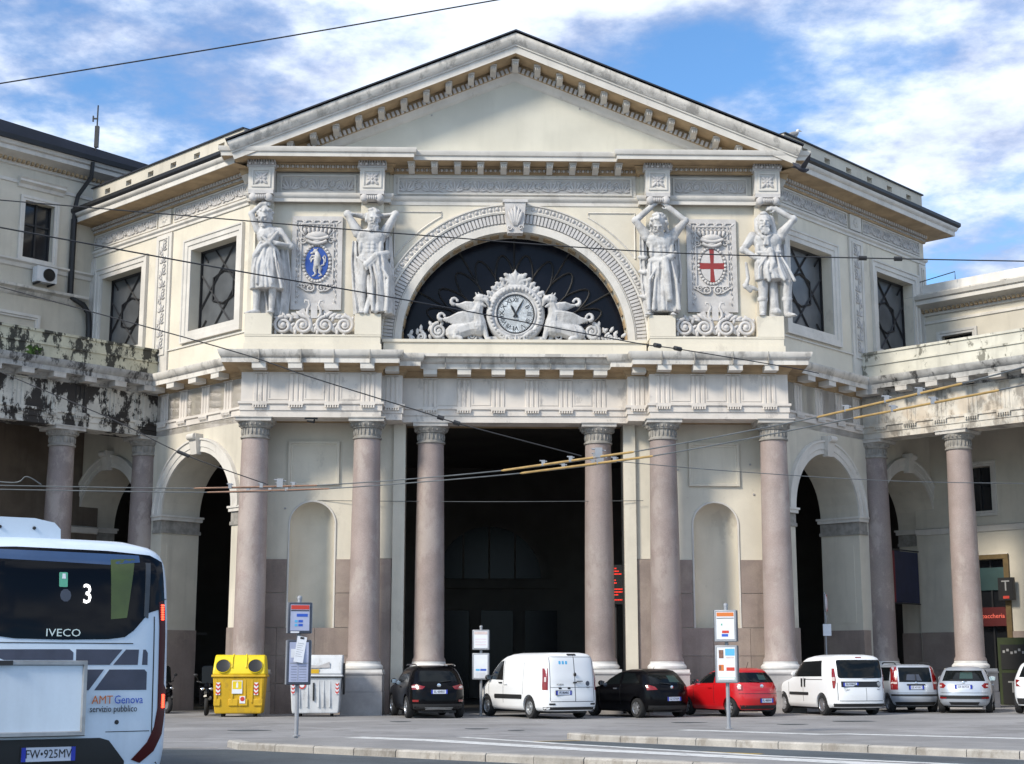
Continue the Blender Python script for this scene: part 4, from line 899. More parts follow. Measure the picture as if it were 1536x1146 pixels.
        # tobacco shop front
        b = MB(); b.box(1.5, 2.8, 4.4, 5.25, -.28, -.22, 0, fw); Bp('blind', b, 'teal')
        b = MB(); b.box(1.45, 2.85, 3.05, 3.75, -.2, .02, 0, fw); sgn = Bp('shop_sign', b, 'signred')
        rt_ = Vector(fw(1, 0, 0)) - Vector(fw(0, 0, 0))
        text('Tabaccheria', 'lettering', .24, M['tabac'], sgn, frame(fw(2.15, 3.42, .025), rt_, (0, 0, 1)), .004)
        b = MB(); b.box(1.3, 1.48, -.2, 5.7, -.1, .1, 0, fw); b.box(2.82, 3.02, -.2, 5.7, -.1, .1, 0, fw); b.box(1.3, 3.02, 5.55, 5.72, -.1, .11, 0, fw); Bp('shop_frame', b, mat('brown shop frame', (.13, .085, .03), .6, .2, 4))
        ts = empty('shop_sign', bw(*fw(3.0, 4.4, .3)), BROT - R(45), 'small black hanging sign with a white letter T by the shop door', 'sign')
        b = MB(); b.box(-.3, .3, -.08, .08, -.42, .42); c_ = b.build('sign_box', M['black'], ts); text('T', 'lettering', .55, M['dimprint'], c_, frame((0, -.082, .1), (1, 0, 0), (0, 0, 1)), .003); b = MB(); b.box(-.12, .12, -.086, -.08, -.36, -.26); b.build('strip', M['redprint'], c_)
        vm = empty('vending_machine', bw(*fw(3.35, .05, .45)), BROT - R(45), 'green and black cigarette vending machine marked T beside the shop door', 'vending machine')
        b = MB(); b.box(-.62, .62, -.32, .32, 0, 2.55); b.build('cabinet', M['green'], vm)
        b = MB(); b.box(-.5, .5, -.345, -.3, 1.4, 2.3); b.build('display_panel', M['black'], vm)
        b = MB()
        for i in range(6): b.box(-.42 + i * .15, -.33 + i * .15, -.352, -.34, 2.0 + .06 * math.sin(i * 2), 2.09 + .06 * math.sin(i * 2))
        b.build('buttons', M['dimprint'], vm, kind='stuff')
        b = MB(); b.box(-.5, .5, -.345, -.3, .15, 1.28); d_ = b.build('lower_panel', M['black'], vm); text('T', 'lettering', .6, M['dimprint'], d_, frame((-.1, -.348, .75), (1, 0, 0), (0, 0, 1)), .003)
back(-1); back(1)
f1 = lambda s, z, o: fpt(1, s, o) + (z,)
bn = empty('banner', bw(*f1(8.0, 0, -.5)), BROT, 'dark red and navy banner hanging in the arch under the right wing', 'banner')
q0 = Vector(f1(7.2, 0, -.5)) - Vector(f1(8.0, 0, -.5)); d0 = -q0.normalized()
def bn_box(a, c, z0, z1, m, nm):
    b = MB(); nn = Vector((d0.y, -d0.x, 0)) * .03
    p = [d0 * a - nn, d0 * c - nn, d0 * c + nn, d0 * a + nn]; b.prism([(v.x, v.y) for v in p], z0, z1); return b.build(nm, m, bn)
bn_box(-.85, 0, 3.95, 5.9, M['banner'], 'red_panel'); bn_box(0, 1.8, 3.95, 5.9, M['bannerblue'], 'navy_panel'); b = MB(); b.tube([d0 * -.9 + Vector((0, 0, 5.95)), d0 * 1.9 + Vector((0, 0, 5.95))], .03, 6); b.tube([d0 * -.9 + Vector((0, 0, 3.92)), d0 * 1.9 + Vector((0, 0, 3.92))], .025, 6); b.build('rod', M['iron'], bn)
for i in range(9):
    b = MB(); nn = Vector((d0.y, -d0.x, 0)); sgn_ = -1 if nn.y > 0 else 1; p = [d0 * -.72, d0 * (-.35 + .04 * (i % 3))]
    for e in (.032, .036): b.v += [tuple(q + nn * sgn_ * e + Vector((0, 0, z))) for q in p for z in (4.25 + i * .17, 4.29 + i * .17)]
    b.f += [(4, 5, 7, 6), (0, 1, 3, 2), (0, 4, 5, 1), (2, 6, 7, 3), (1, 5, 7, 3), (0, 4, 6, 2)]; b.m += [0] * 6; b.build('text_row', M['redprint'], bn)
# ================================================================ statues
def carve(mb, name, m, parent, vox=.03, smooth=3):
    me = bpy.data.meshes.new('carving'); me.from_pydata([tuple(p) for p in mb.v], [], mb.f)
    bm = bmesh.new(); bm.from_mesh(me); bmesh.ops.recalc_face_normals(bm, faces=bm.faces); bm.to_mesh(me); bm.free()
    o = bpy.data.objects.new('carving', me); COL.objects.link(o)
    d = o.modifiers.new('r', 'REMESH'); d.mode = 'VOXEL'; d.voxel_size = vox
    if smooth: e = o.modifiers.new('s', 'SMOOTH'); e.factor = .5; e.iterations = smooth
    dg = bpy.context.evaluated_depsgraph_get(); nm = bpy.data.meshes.new_from_object(o.evaluated_get(dg)); bpy.data.objects.remove(o)
    nm.materials.clear(); nm.materials.append(m); nm.shade_smooth(); nm.name = name
    q = bpy.data.objects.new(name, nm); COL.objects.link(q); q.parent = parent; return q
def limb(b, pts, rs, n=10):
    P_ = [Vector(p) for p in pts]; b.tube(P_, rs, n)
    for p, q in zip(P_, rs): b.ell(p, q, 10, 6)
def hand(b, w, d, up, s=1.0):
    """palm and five bent fingers from wrist w along d; up = back of the hand"""
    w, d, up = Vector(w), Vector(d).normalized(), Vector(up).normalized(); sd = d.cross(up).normalized(); up = sd.cross(d).normalized()
    limb(b, [w, w + d * .16 * s], [.075 * s, .085 * s], 8)
    for k, L in enumerate((.15, .18, .17, .13)):
        o = w + d * .18 * s + sd * (k - 1.5) * .045 * s
        limb(b, [o, o + d * L * .5 * s, o + d * L * .8 * s - up * L * .4 * s], [.03 * s, .027 * s, .022 * s], 6)
    o = w + d * .05 * s + sd * -.08 * s; limb(b, [o, o - sd * .07 * s + d * .06 * s, o - sd * .08 * s + d * .14 * s], [.032 * s, .03 * s, .024 * s], 6)
def foot(b, a, d):
    a, d = Vector(a), Vector(d).normalized(); sd = Vector((-d.y, d.x, 0))
    limb(b, [a + Vector((0, 0, .12)) - d * .06, a + Vector((0, 0, .08)) + d * .12, a + Vector((0, 0, .045)) + d * .3], [.105, .095, .06])
    for k in range(5): limb(b, [a + d * .28 + sd * (k - 2) * .035 + Vector((0, 0, .045)), a + d * (.40 - .02 * abs(k - 1)) + sd * (k - 2) * .04 + Vector((0, 0, .03))], [.03, .024], 6)
def head(b, c, yaw, tilt, beard=0, hair='short', s=1.16):
    """face towards -y, then turned"""
    c = Vector(c); Rm = Matrix.Rotation(yaw, 3, 'Z') @ Matrix.Rotation(tilt, 3, 'X')
    E = lambda p, r, n=10: b.ell(c + Rm @ (Vector(p) * s), tuple(q * s for q in r), n, 7, 0, Rm)
    E((0, .02, .05), (.20, .24, .25)); E((0, -.05, -.12), (.15, .16, .16)); E((0, -.235, -.03), (.036, .06, .075), 8); E((0, -.20, .05), (.15, .05, .03)); E((0, -.19, -.145), (.065, .04, .018), 6); E((0, -.17, -.22), (.07, .06, .05))
    for sx in (-1, 1): E((sx * .085, -.17, -.05), (.055, .05, .05)); E((sx * .075, -.195, .02), (.035, .03, .02), 6); E((sx * .205, .02, -.02), (.03, .05, .075), 6)
    rnd = random.Random(int(abs(c.x) * 100) + beard)
    if hair != 'hood':
        for i in range(46):
            a = rnd.uniform(0, 2 * math.pi); e = rnd.uniform(-.1, 1.5); p = Vector((.22 * math.cos(a) * math.cos(e), .03 + .25 * math.sin(a) * math.cos(e), .05 + .27 * math.sin(e)))
            if p.y < -.1 and p.z < .2: continue
            E(p, (.055, .055, .045), 6)
        if hair == 'long':
            for sx in (-1, 1):
                for k in range(6): E((sx * (.2 + .02 * math.sin(k * 2)), .05, .05 - k * .075), (.07, .09, .06), 6)
    if beard:
        for i in range(26):
            x = rnd.uniform(-.15, .15); z = rnd.uniform(-.36, -.13); E((x * (1 + (z + .13) * 1.6), -.15 - .03 * rnd.random() - .05 * (.15 - abs(x)), z), (.038, .045, .06), 6)
        for sx in (-1, 1): E((sx * .055, -.205, -.125), (.06, .035, .022), 6)
def folds(b, rows, n, amp, seed=0, back=.12):
    """hanging cloth: rows of (z, x0, x1, y front, depth)"""
    rnd = random.Random(seed); ph = rnd.uniform(0, 6)
    ks = 40; rings = []
    for (z, x0, x1, y, dep) in rows:
        R_ = []
        for i in range(ks):
            t = 2 * math.pi * i / ks; x = (x0 + x1) / 2 + (x1 - x0) / 2 * math.cos(t); w = math.sin(t)
            f_ = (x - x0) / max(.1, x1 - x0); f = amp * (math.sin(n * math.pi * f_ + ph + z * .9 + .8 * math.sin(3 * f_ + z)) + .6 * math.sin(n * 1.73 * math.pi * f_ - ph + z * 1.7)) * (1 if w < 0 else .4)
            R_.append((x, y + dep * w + f, z))
        rings.append(R_)
    vs = [p for r_ in rings for p in r_]; fs = []
    for j in range(len(rings) - 1):
        for i in range(ks): fs.append((j * ks + i, j * ks + (i + 1) % ks, (j + 1) * ks + (i + 1) % ks, (j + 1) * ks + i))
    fs += [tuple(range(ks)), tuple(range((len(rings) - 1) * ks, len(rings) * ks))[::-1]]
    b.add(vs, fs)
def torso(b, sh, hip, w=.46, muscle=True, tw=0.0):
    sh, hip = Vector(sh), Vector(hip); d = hip - sh
    L = lambda t, x=0, y=0: sh + d * t + Vector((x, y, 0))
    b.ell(L(.18), (w, .27, .36), 14, 9); b.ell(L(.5), (w * .78, .23, .36), 14, 9); b.ell(L(.78), (w * .80, .24, .34), 14, 9); b.ell(L(1.0), (w * .86, .27, .30), 14, 9)
    if muscle:
        for sx in (-1, 1):
            b.ell(L(.10, sx * w * .42, -.17), (.20, .085, .15), 10, 7)
            for k in range(3): b.ell(L(.45 + k * .14, sx * .075, -.215), (.075, .045, .075), 8, 6)
            b.ell(L(.0, sx * w * .95, 0), (.15, .15, .15), 10, 7); b.ell(L(.55, sx * w * .68, -.05), (.1, .16, .3), 8, 6)
    limb(b, [L(-.02), L(-.30, 0, -.04)], [.16, .12]); limb(b, [L(.0, -w * .8), L(-.06), L(.0, w * .8)], [.13, .14, .13])
def statue(kind, u, label):
    root = empty('statue', bw(u, .60, 13.46), BROT, label, 'statue', 'white stone figures holding up the entablature')
    root.scale = (1.07, 1.0, 1.04); b = MB(); c = MB()
    def drape_tube(pts, rs): limb(c, pts, rs, 8)
    if kind == 'A':
        torso(b, (.10, 0, 2.88), (.12, 0, 1.95), .38, False); b.ell((.0, -.2, 2.66), (.14, .1, .13)); b.ell((.24, -.2, 2.64), (.14, .1, .13))
        head(b, (.0, -.08, 3.30), R(-18), R(12), 0, 'short')
        limb(b, [(-.24, 0, 2.92), (-.46, -.04, 3.48), (-.14, -.06, 3.80)], [.135, .11, .08]); hand(b, (-.16, -.06, 3.80), (1, 0, .12), (0, -1, .3))
        limb(b, [(.47, 0, 2.88), (.86, -.02, 2.36), (.42, -.24, 2.40)], [.135, .115, .085]); hand(b, (.42, -.24, 2.40), (-1, -.1, .35), (0, -1, 0))
        limb(b, [(-.12, 0, 1.95), (-.2, -.04, 1.0), (-.22, .03, .15)], [.24, .15, .09]); foot(b, (-.22, .03, 0), (-.8, -.6, 0))
        limb(b, [(.3, 0, 1.9), (.34, -.22, 1.12), (.28, .0, .15)], [.25, .15, .09]); foot(b, (.28, -.02, 0), (0, -1, 0)); b.ell((-.21, .02, .62), (.13, .14, .26)); b.ell((.31, -.06, .68), (.13, .14, .26))
        folds(c, [(2.34, -.18, .42, 0, .27), (2.2, -.24, .48, 0, .31), (1.7, -.36, .60, -.02, .36), (1.25, -.42, .66, -.05, .38), (.85, -.44, .68, -.04, .36)], 7, .045, 3)
        for s_ in (1, 3, 4, 6): x = -.38 + s_ * .16; drape_tube([(x * .4 + .12, -.28, 2.2), (x * .8 + .04 * math.sin(s_), -.40, 1.6), (x + .06, -.40, .9 + .1 * math.sin(s_ * 2))], [.025, .04, .055])
        drape_tube([(-.3, -.22, 1.95), (-.05, -.3, 2.28), (.2, -.32, 2.42), (.42, -.2, 2.78)], [.05, .07, .07, .06]); drape_tube([(.48, -.12, 2.05), (.2, -.32, 2.38), (-.05, -.3, 2.62)], [.06, .07, .05]); drape_tube([(-.36, -.1, 1.5), (-.3, -.2, 2.0), (-.1, -.28, 2.4)], [.05, .07, .06])
        folds(c, [(2.3, .2, .75, .26, .12), (1.2, .2, .88, .28, .14), (.0, .1, .80, .28, .16)], 6, .05, 5)
        folds(c, [(.9, -.3, .6, .26, .12), (.0, -.2, .7, .26, .14)], 6, .05, 9)
    if kind == 'B':
        torso(b, (0, 0, 2.82), (.0, 0, 1.92), .48)
        head(b, (.06, -.12, 3.28), R(14), R(8), 1, 'short')
        for sx in (-1, 1): limb(b, [(sx * .46, .02, 2.92), (sx * .78, .0, 3.50), (sx * .28, .10, 3.46)], [.18, .145, .10]); hand(b, (sx * .30, .10, 3.42), (-sx, .1, .1), (0, -1, .2))
        limb(b, [(-.2, 0, 1.9), (-.26, -.08, 1.05), (-.2, .02, .15)], [.25, .16, .095]); foot(b, (-.2, .0, 0), (-.2, -1, 0)); b.ell((-.24, .03, .66), (.13, .14, .28))
        limb(b, [(.22, 0, 1.9), (.36, -.12, 1.05), (.46, .02, .15)], [.25, .17, .1]); foot(b, (.48, -.02, 0), (.35, -1, 0))
        folds(c, [(2.0, .0, .52, -.02, .33), (1.75, -.02, .62, -.03, .37), (1.0, .1, .66, -.08, .34), (.3, .12, .70, -.06, .34), (.06, .1, .74, -.06, .34)], 7, .05, 2)
        for s_ in (0, 2, 5): x = .08 + s_ * .11; drape_tube([(x * .6 - .1, -.34, 1.9 - s_ * .03), (x + .05 * math.sin(s_ * 2), -.42, 1.2), (x * .8 + .06, -.40, .1)], [.04, .05, .07])
        drape_tube([(.52, -.05, 2.12), (.2, -.3, 1.98), (-.12, -.34, 1.66), (-.1, -.34, 1.5)], [.12, .13, .11, .05]); drape_tube([(.54, -.02, 2.0), (.2, -.32, 1.86), (-.05, -.34, 1.6)], [.08, .1, .08]); drape_tube([(-.44, -.02, 1.98), (-.2, -.28, 1.78), (-.06, -.34, 1.62)], [.05, .06, .06])
        folds(c, [(2.6, -.62, -.34, .2, .12), (1.9, -.66, -.3, .2, .14), (1.2, -.62, -.22, .2, .16), (.05, -.55, .1, .16, .2)], 5, .06, 4); folds(c, [(2.8, .42, .66, .22, .12), (1.6, .4, .76, .22, .14), (.05, .3, .82, .2, .18)], 5, .06, 6)
        drape_tube([(-.05, -.1, 1.3), (.02, -.2, .6), (-.1, -.3, .06)], [.09, .1, .1]); drape_tube([(.1, -.2, 1.2), (.08, -.3, .5), (.2, -.36, .06)], [.06, .08, .08])
    if kind == 'C':
        torso(b, (.0, -.02, 2.76), (.1, 0, 1.9), .48)
        head(b, (-.06, -.30, 3.14), R(-12), R(40), 2, 'long')
        for sx, ex, hx in ((-1, -.78, -.30), (1, .84, .34)): limb(b, [(sx * .45, .0, 2.86), (ex, -.06, 3.34), (hx, -.06, 3.78)], [.18, .145, .10]); hand(b, (hx, -.06, 3.78), (-sx * .7, 0, .7), (0, -1, .2))
        limb(b, [(-.12, 0, 1.88), (-.2, -.16, 1.05), (-.34, .0, .15)], [.25, .16, .095]); foot(b, (-.34, -.04, 0), (-.4, -1, 0)); limb(b, [(.3, 0, 1.88), (.32, -.06, 1.05), (.36, .05, .15)], [.25, .16, .095]); foot(b, (.34, .0, 0), (.1, -1, 0))
        folds(c, [(2.0, -.36, .52, -.01, .31), (1.8, -.42, .56, -.02, .34), (1.3, -.46, .58, -.06, .34), (.5, -.5, .62, -.04, .34), (.14, -.46, .60, -.02, .30)], 8, .055, 8)
        for s_ in (0, 1, 3, 6): x = -.4 + s_ * .15; drape_tube([(x * .4 + .14, -.30, 1.85), (x + .06 * math.sin(s_ * 2), -.40, 1.2), (x * 1.1, -.36, .2)], [.03, .05, .07])
        drape_tube([(-.34, -.15, 1.92), (.0, -.32, 1.86), (.3, -.30, 2.0), (.5, -.1, 2.2)], [.08, .11, .12, .08]); drape_tube([(.12, -.38, 1.9), (.16, -.44, 1.4), (.20, -.46, 1.0), (.24, -.42, .55)], [.12, .13, .12, .1])
        folds(c, [(2.9, -.64, -.4, .2, .12), (2.0, -.66, -.4, .2, .14), (1.0, -.62, -.3, .2, .16), (.05, -.5, -.1, .2, .16)], 5, .06, 4); folds(c, [(2.8, .46, .68, .22, .12), (1.6, .44, .76, .22, .14), (.3, .3, .66, .2, .16)], 5, .06, 6)
        for z in (2.1, 1.6, .75): drape_tube([(-.66, .1, z), (-.5, -.04, z - .06), (-.42, .08, z - .02)], [.06, .08, .06])
    if kind == 'D':
        torso(b, (-.02, 0, 2.80), (.0, 0, 1.95), .49)
        head(b, (-.12, -.12, 3.26), R(-4), R(2), 3, 'hood')
        limb(b, [(.46, .02, 2.92), (.86, -.06, 3.42), (.30, -.06, 3.78)], [.18, .15, .10]); hand(b, (.30, -.06, 3.78), (-1, 0, .1), (0, -1, .3))
        limb(b, [(-.48, .02, 2.82), (-.80, .02, 2.36), (-.44, -.12, 2.06)], [.18, .145, .10]); hand(b, (-.46, -.12, 2.08), (.8, -.2, -.3), (-.2, -1, 0))
        limb(b, [(-.2, 0, 1.92), (-.2, -.06, 1.08), (-.22, .04, .15)], [.26, .17, .11]); foot(b, (-.22, .0, 0), (-.3, -1, 0)); limb(b, [(.24, 0, 1.92), (.58, -.16, 1.18), (.56, .0, .15)], [.26, .17, .11]); foot(b, (.58, -.02, 0), (.55, -.9, 0))
        b.ell((-.21, .03, .66), (.145, .15, .28)); b.ell((.57, -.02, .70), (.145, .15, .28))
        for x, y in ((-.22, 0), (.57, -.04)): b.lathe([(.12, .55), (.17, .58), (.18, .66), (.15, .72)], 12, (x, y, 0))
        # lion skin hood, mane and paws
        c.ell((-.1, .03, 3.42), (.26, .3, .24), 12, 8); c.ell((-.14, -.2, 3.56), (.14, .14, .09)); drape_tube([(-.33, .0, 3.4), (-.34, -.06, 3.0), (-.18, -.26, 2.72)], [.1, .1, .08]); drape_tube([(.12, .02, 3.45), (.2, .0, 3.0), (.22, -.05, 2.6), (.2, .1, 2.2)], [.13, .13, .11, .08])
        for sx in (-1, 1): drape_tube([(-.1 + sx * .2, -.2, 2.84), (-.08, -.28, 2.7), (-.1 + sx * .06, -.29, 2.48)], [.06, .075, .055])
        folds(c, [(2.22, -.40, .40, 0, .29), (2.0, -.44, .46, 0, .32), (1.6, -.48, .62, -.04, .36), (1.26, -.46, .74, -.05, .36)], 8, .05, 7)
        for s_ in (0, 2, 3, 5, 7): x = -.42 + s_ * .15; drape_tube([(x * .4 + .1, -.30, 2.1), (x * .9, -.40, 1.65), (x * 1.1 + .07, -.40, 1.26 + .06 * math.sin(s_ * 2.4))], [.03, .045, .06])
        drape_tube([(-.36, -.18, 2.22), (.0, -.32, 2.16), (.36, -.18, 2.24)], [.06, .08, .06]); c.ell((.02, -.34, 2.22), (.13, .1, .16)); drape_tube([(.04, -.36, 2.1), (.1, -.4, 1.8), (.0, -.4, 1.5)], [.09, .09, .05])
        drape_tube([(.18, .1, .0), (.16, .06, .6), (.14, .06, 1.2)], [.2, .16, .17]); c.ell((.2, -.02, .2), (.2, .2, .14))     # tree stump
        folds(c, [(2.6, .34, .66, .22, .12), (1.4, .3, .7, .22, .14), (1.2, .3, .66, .22, .12)], 5, .05, 6)
        drape_tube([(-.72, .05, 1.9), (-.66, .1, 1.4), (-.76, .06, 1.1), (-.6, .08, .95)], [.05, .07, .09, .07]); drape_tube([(-.8, .1, 1.16), (-.5, .1, 1.06), (-.3, .12, .98)], [.06, .08, .05])
    carve(b, 'figure', M['statue'], root, .022, 1); carve(c, 'drapery', M['statue'], root, .022, 1)
statue('A', -8.72, 'leftmost stone figure, short tunic, one arm raised over its head')
statue('B', -5.03, 'bare chested bearded stone figure with both arms folded behind its head')
statue('C', 5.06, 'stone figure with bowed bearded head and both hands lifting the cap')
statue('D', 8.86, 'rightmost stone figure in a lion skin hood with knee length skirt')
# ================================================================ clock with griffins
ck = empty('clock', bw(0.02, 1.15, 12.66), BROT, 'white roman numeral clock in a carved surround flanked by two griffins', 'clock'); ck.scale = (1, 1, 1.06)
CZ = .93
b = MB(); fc = lambda x, z, o: (x, -o, z)
b.lathe([(0, .14), (.66, .14), (.68, .17), (.72, .17), (.76, .13), (.80, .2), (.92, .22), (1.0, .16), (1.03, .05), (1.03, -.2), (0, -.2)], 48, fn=lambda x, y, z: (x, -z, CZ + y))
for i in range(40):
    t = 2 * math.pi * i / 40; b.ell((.86 * math.cos(t), -.22, CZ + .86 * math.sin(t)), (.06, .04, .06), 6, 4)
b.box(-1.0, 1.0, -.1, .12, -.02, .18); b.build('surround', M['statue'], ck)
b = MB()
for i in range(5): leaf(b, fc, 0, CZ + .95, math.pi / 2 + (i - 2) * .45, .62 - .1 * abs(i - 2), .2, .05, .07)
b.prism([(-1.02, CZ + .42), (1.02, CZ + .42), (.86, CZ + .80), (.56, CZ + 1.12), (.24, CZ + 1.36), (0, CZ + 1.48), (-.24, CZ + 1.36), (-.56, CZ + 1.12), (-.86, CZ + .80)], -.1, .03, fc)
for sx in (-1, 1):
    spiral(b, fc, sx * .32, CZ + 1.08, .19, sx, 1.5, .05, .06, math.pi / 2); spiral(b, fc, sx * .62, CZ + .9, .15, -sx, 1.3, .045, .06); spiral(b, fc, sx * .88, CZ + .66, .13, sx, 1.2, .04, .06)
    for q in range(6): leaf(b, fc, sx * (.2 + .15 * q), CZ + 1.28 - .15 * q, math.pi / 2 - sx * (1.1), .26, .16, .06, .07)
    spiral(b, fc, sx * .25, .06, .14, -sx, 1.3, .05, .24); leaf(b, fc, sx * .2, .1, math.pi / 2 - sx * 1.0, .6, .16, .22, .06)
carve(b, 'carved_crest', M['statue'], ck, .022, 1)
b = MB(); palmette(b, fc, 0, -.12, .36, .24); b.build('palmette', M['statue'], ck)
b = MB(); b.lathe([(0, .145), (.64, .145)], 48, fn=lambda x, y, z: (x, -z, CZ + y)); b.build('dial', M['dial'], ck)
b = MB(); b.lathe([(.625, .147), (.625, .165), (.665, .165), (.665, .14)], 48, fn=lambda x, y, z: (x, -z, CZ + y), caps=False)
b.build('dial_ring', M['black'], ck)
b = MB()
for i in range(60):
    t = 2 * math.pi * i / 60; fr = lambda x, z, o, t=t: (x * math.cos(t) - z * math.sin(t), -o, CZ + x * math.sin(t) + z * math.cos(t)); b.box(-.006 - .004 * (i % 5 == 0), .006 + .004 * (i % 5 == 0), .58, .615, .145, .15, 0, fr)
b.build('minute_marks', M['black'], ck, kind='stuff')
for i, tx_ in enumerate(('XII', 'I', 'II', 'III', 'IIII', 'V', 'VI', 'VII', 'VIII', 'IX', 'X', 'XI')):
    t = -2 * math.pi * i / 12; up_ = Vector((-math.sin(t), 0, math.cos(t))); text(tx_, 'numeral', .22, M['black'], ck, frame((-.475 * math.sin(t), -.147, CZ + .475 * math.cos(t)), (math.cos(t), 0, math.sin(t)), up_), .003, sx=.8 if len(tx_) > 2 else 1.1)
for (ang, L, w, nm) in ((R(28.5), .37, .04, 'hour_hand'), (R(-30), .56, .03, 'minute_hand')):
    fr = lambda x, z, o: (x * math.cos(ang) - z * math.sin(ang), -o, CZ + x * math.sin(ang) + z * math.cos(ang))
    b = MB(); b.prism([(-w, -.13), (w, -.13), (w * .6, 0), (w * 1.1, L * .6), (0, L), (-w * 1.1, L * .6), (-w * .6, 0)], .16 + .01 * (L > .4), .168 + .01 * (L > .4), fr); b.build(nm, M['black'], ck)
b = MB(); b.lathe([(.05, .15), (.05, .185), (0, .19)], 12, fn=lambda x, y, z: (x, -z, CZ + y)); b.build('hub', M['black'], ck)
text('GENOVA', 'lettering', .055, M['black'], ck, frame((0, -.147, CZ - .2), (1, 0, 0), (0, 0, 1)), .002)
for sx in (-1, 1):
    b = MB(); X = lambda pts: [(sx * -p[0], p[1], p[2]) for p in pts]
    lm = lambda pts, rs, n=9: limb(b, X(pts), rs, n)
    lm([(-1.28, -.1, .62), (-1.36, -.1, .98), (-1.24, -.12, 1.38)], [.26, .22, .16]); b.ell((sx * 1.24, -.16, 1.42), (.22, .17, .19)); lm([(-1.14, -.2, 1.42), (-1.01, -.24, 1.36), (-.95, -.24, 1.20)], [.13, .095, .035]); lm([(-1.16, -.2, 1.22), (-1.04, -.22, 1.17)], [.08, .035]); b.ell((sx * 1.16, -.31, 1.48), (.05, .04, .045))
    lm([(-1.32, -.1, 1.52), (-1.40, -.1, 1.66)], [.055, .02]); lm([(-1.24, -.02, 1.55), (-1.30, -.02, 1.68)], [.05, .02])
    for k in range(5): lm([(-1.36 - .02 * k, -.02, 1.5 - .12 * k), (-1.46 - .02 * k, .0, 1.48 - .13 * k)], [.06, .03])
    lm([(-1.3, -.08, .48), (-1.6, -.06, .46), (-1.98, -.05, .34)], [.32, .28, .3]); b.ell((sx * 2.1, -.12, .30), (.36, .2, .29)); lm([(-2.05, -.2, .3), (-2.1, -.24, .12), (-1.9, -.3, .06)], [.16, .1, .08])
    lm([(-1.2, -.16, .58), (-1.06, -.2, .3), (-.98, -.22, .05), (-.9, -.3, .04)], [.17, .1, .08, .08]); lm([(-1.36, -.0, .5), (-1.28, -.0, .2), (-1.16, -.06, .04)], [.14, .09, .08])
    # wings: fans of feather quills ending in curls
    for (s0, tip, wd) in (((-1.34, 1.22), (-2.14, 1.28), .0), ((-1.40, .98), (-2.58, .74), -.1)):
        for k in range(9):
            f_ = k / 8; a = Vector((s0[0] - .02 * f_, -.15 + wd + .012 * k, s0[1] - .52 * f_)); e = Vector((tip[0] * (1 - f_ * .24), -.07 + wd, tip[1] - .22 * f_ - .02)); m_ = (a + e) / 2 + Vector((0, -.05, .05 - .02 * f_))
            b.tube(X([a, (a * 3 + e) / 4 + Vector((0, -.05, .03)), m_, (a + e * 3) / 4 + Vector((0, -.01, -.01)), e]), [.075, .078, .066, .055, .035], 8)
        pts = [(tip[0] + .11 * math.cos(t), -.08 + wd, tip[1] + .08 + .11 * math.sin(t)) for t in [R(-80 - 38 * i) for i in range(8)]]; b.tube(X(pts), [.065, .07, .07, .065, .06, .05, .045, .035], 8); b.ell(X([pts[-1]])[0], .055)
    carve(b, 'griffin', M['statue'], ck, .016, 1)
    b = MB()
    spiral(b, fc, sx * 2.68, .36, .28, -sx, 2.0, .075, .06, math.pi / 2, 26); spiral(b, fc, sx * 3.28, .15, .16, sx, 1.7, .055, .06, math.pi / 2); spiral(b, fc, sx * 1.52, .18, .17, sx, 1.6, .05, .1); spiral(b, fc, sx * 3.62, .10, .09, -sx, 1.3, .035, .05)
    b.ell((sx * 2.68, -.06, .36), (.08, .07, .08), 8, 5)
    for q in range(11): leaf(b, fc, sx * (2.38 + .13 * q), .62 - .05 * q + .06 * math.sin(q * 2), (math.pi / 2 - sx * .3) + .8 * math.sin(q * 2.3), .26, .13, .05, .055)
    for q in range(9): leaf(b, fc, sx * (2.3 + .16 * q), .06, math.pi / 2 + .7 * math.sin(q * 1.7), .26 - .012 * q, .12, .05, .05)
    b.box(*sorted((sx * 1.0, sx * 3.75)), -.2, .08, -.02, .04); b.build('scrollwork', M['statue'], ck)
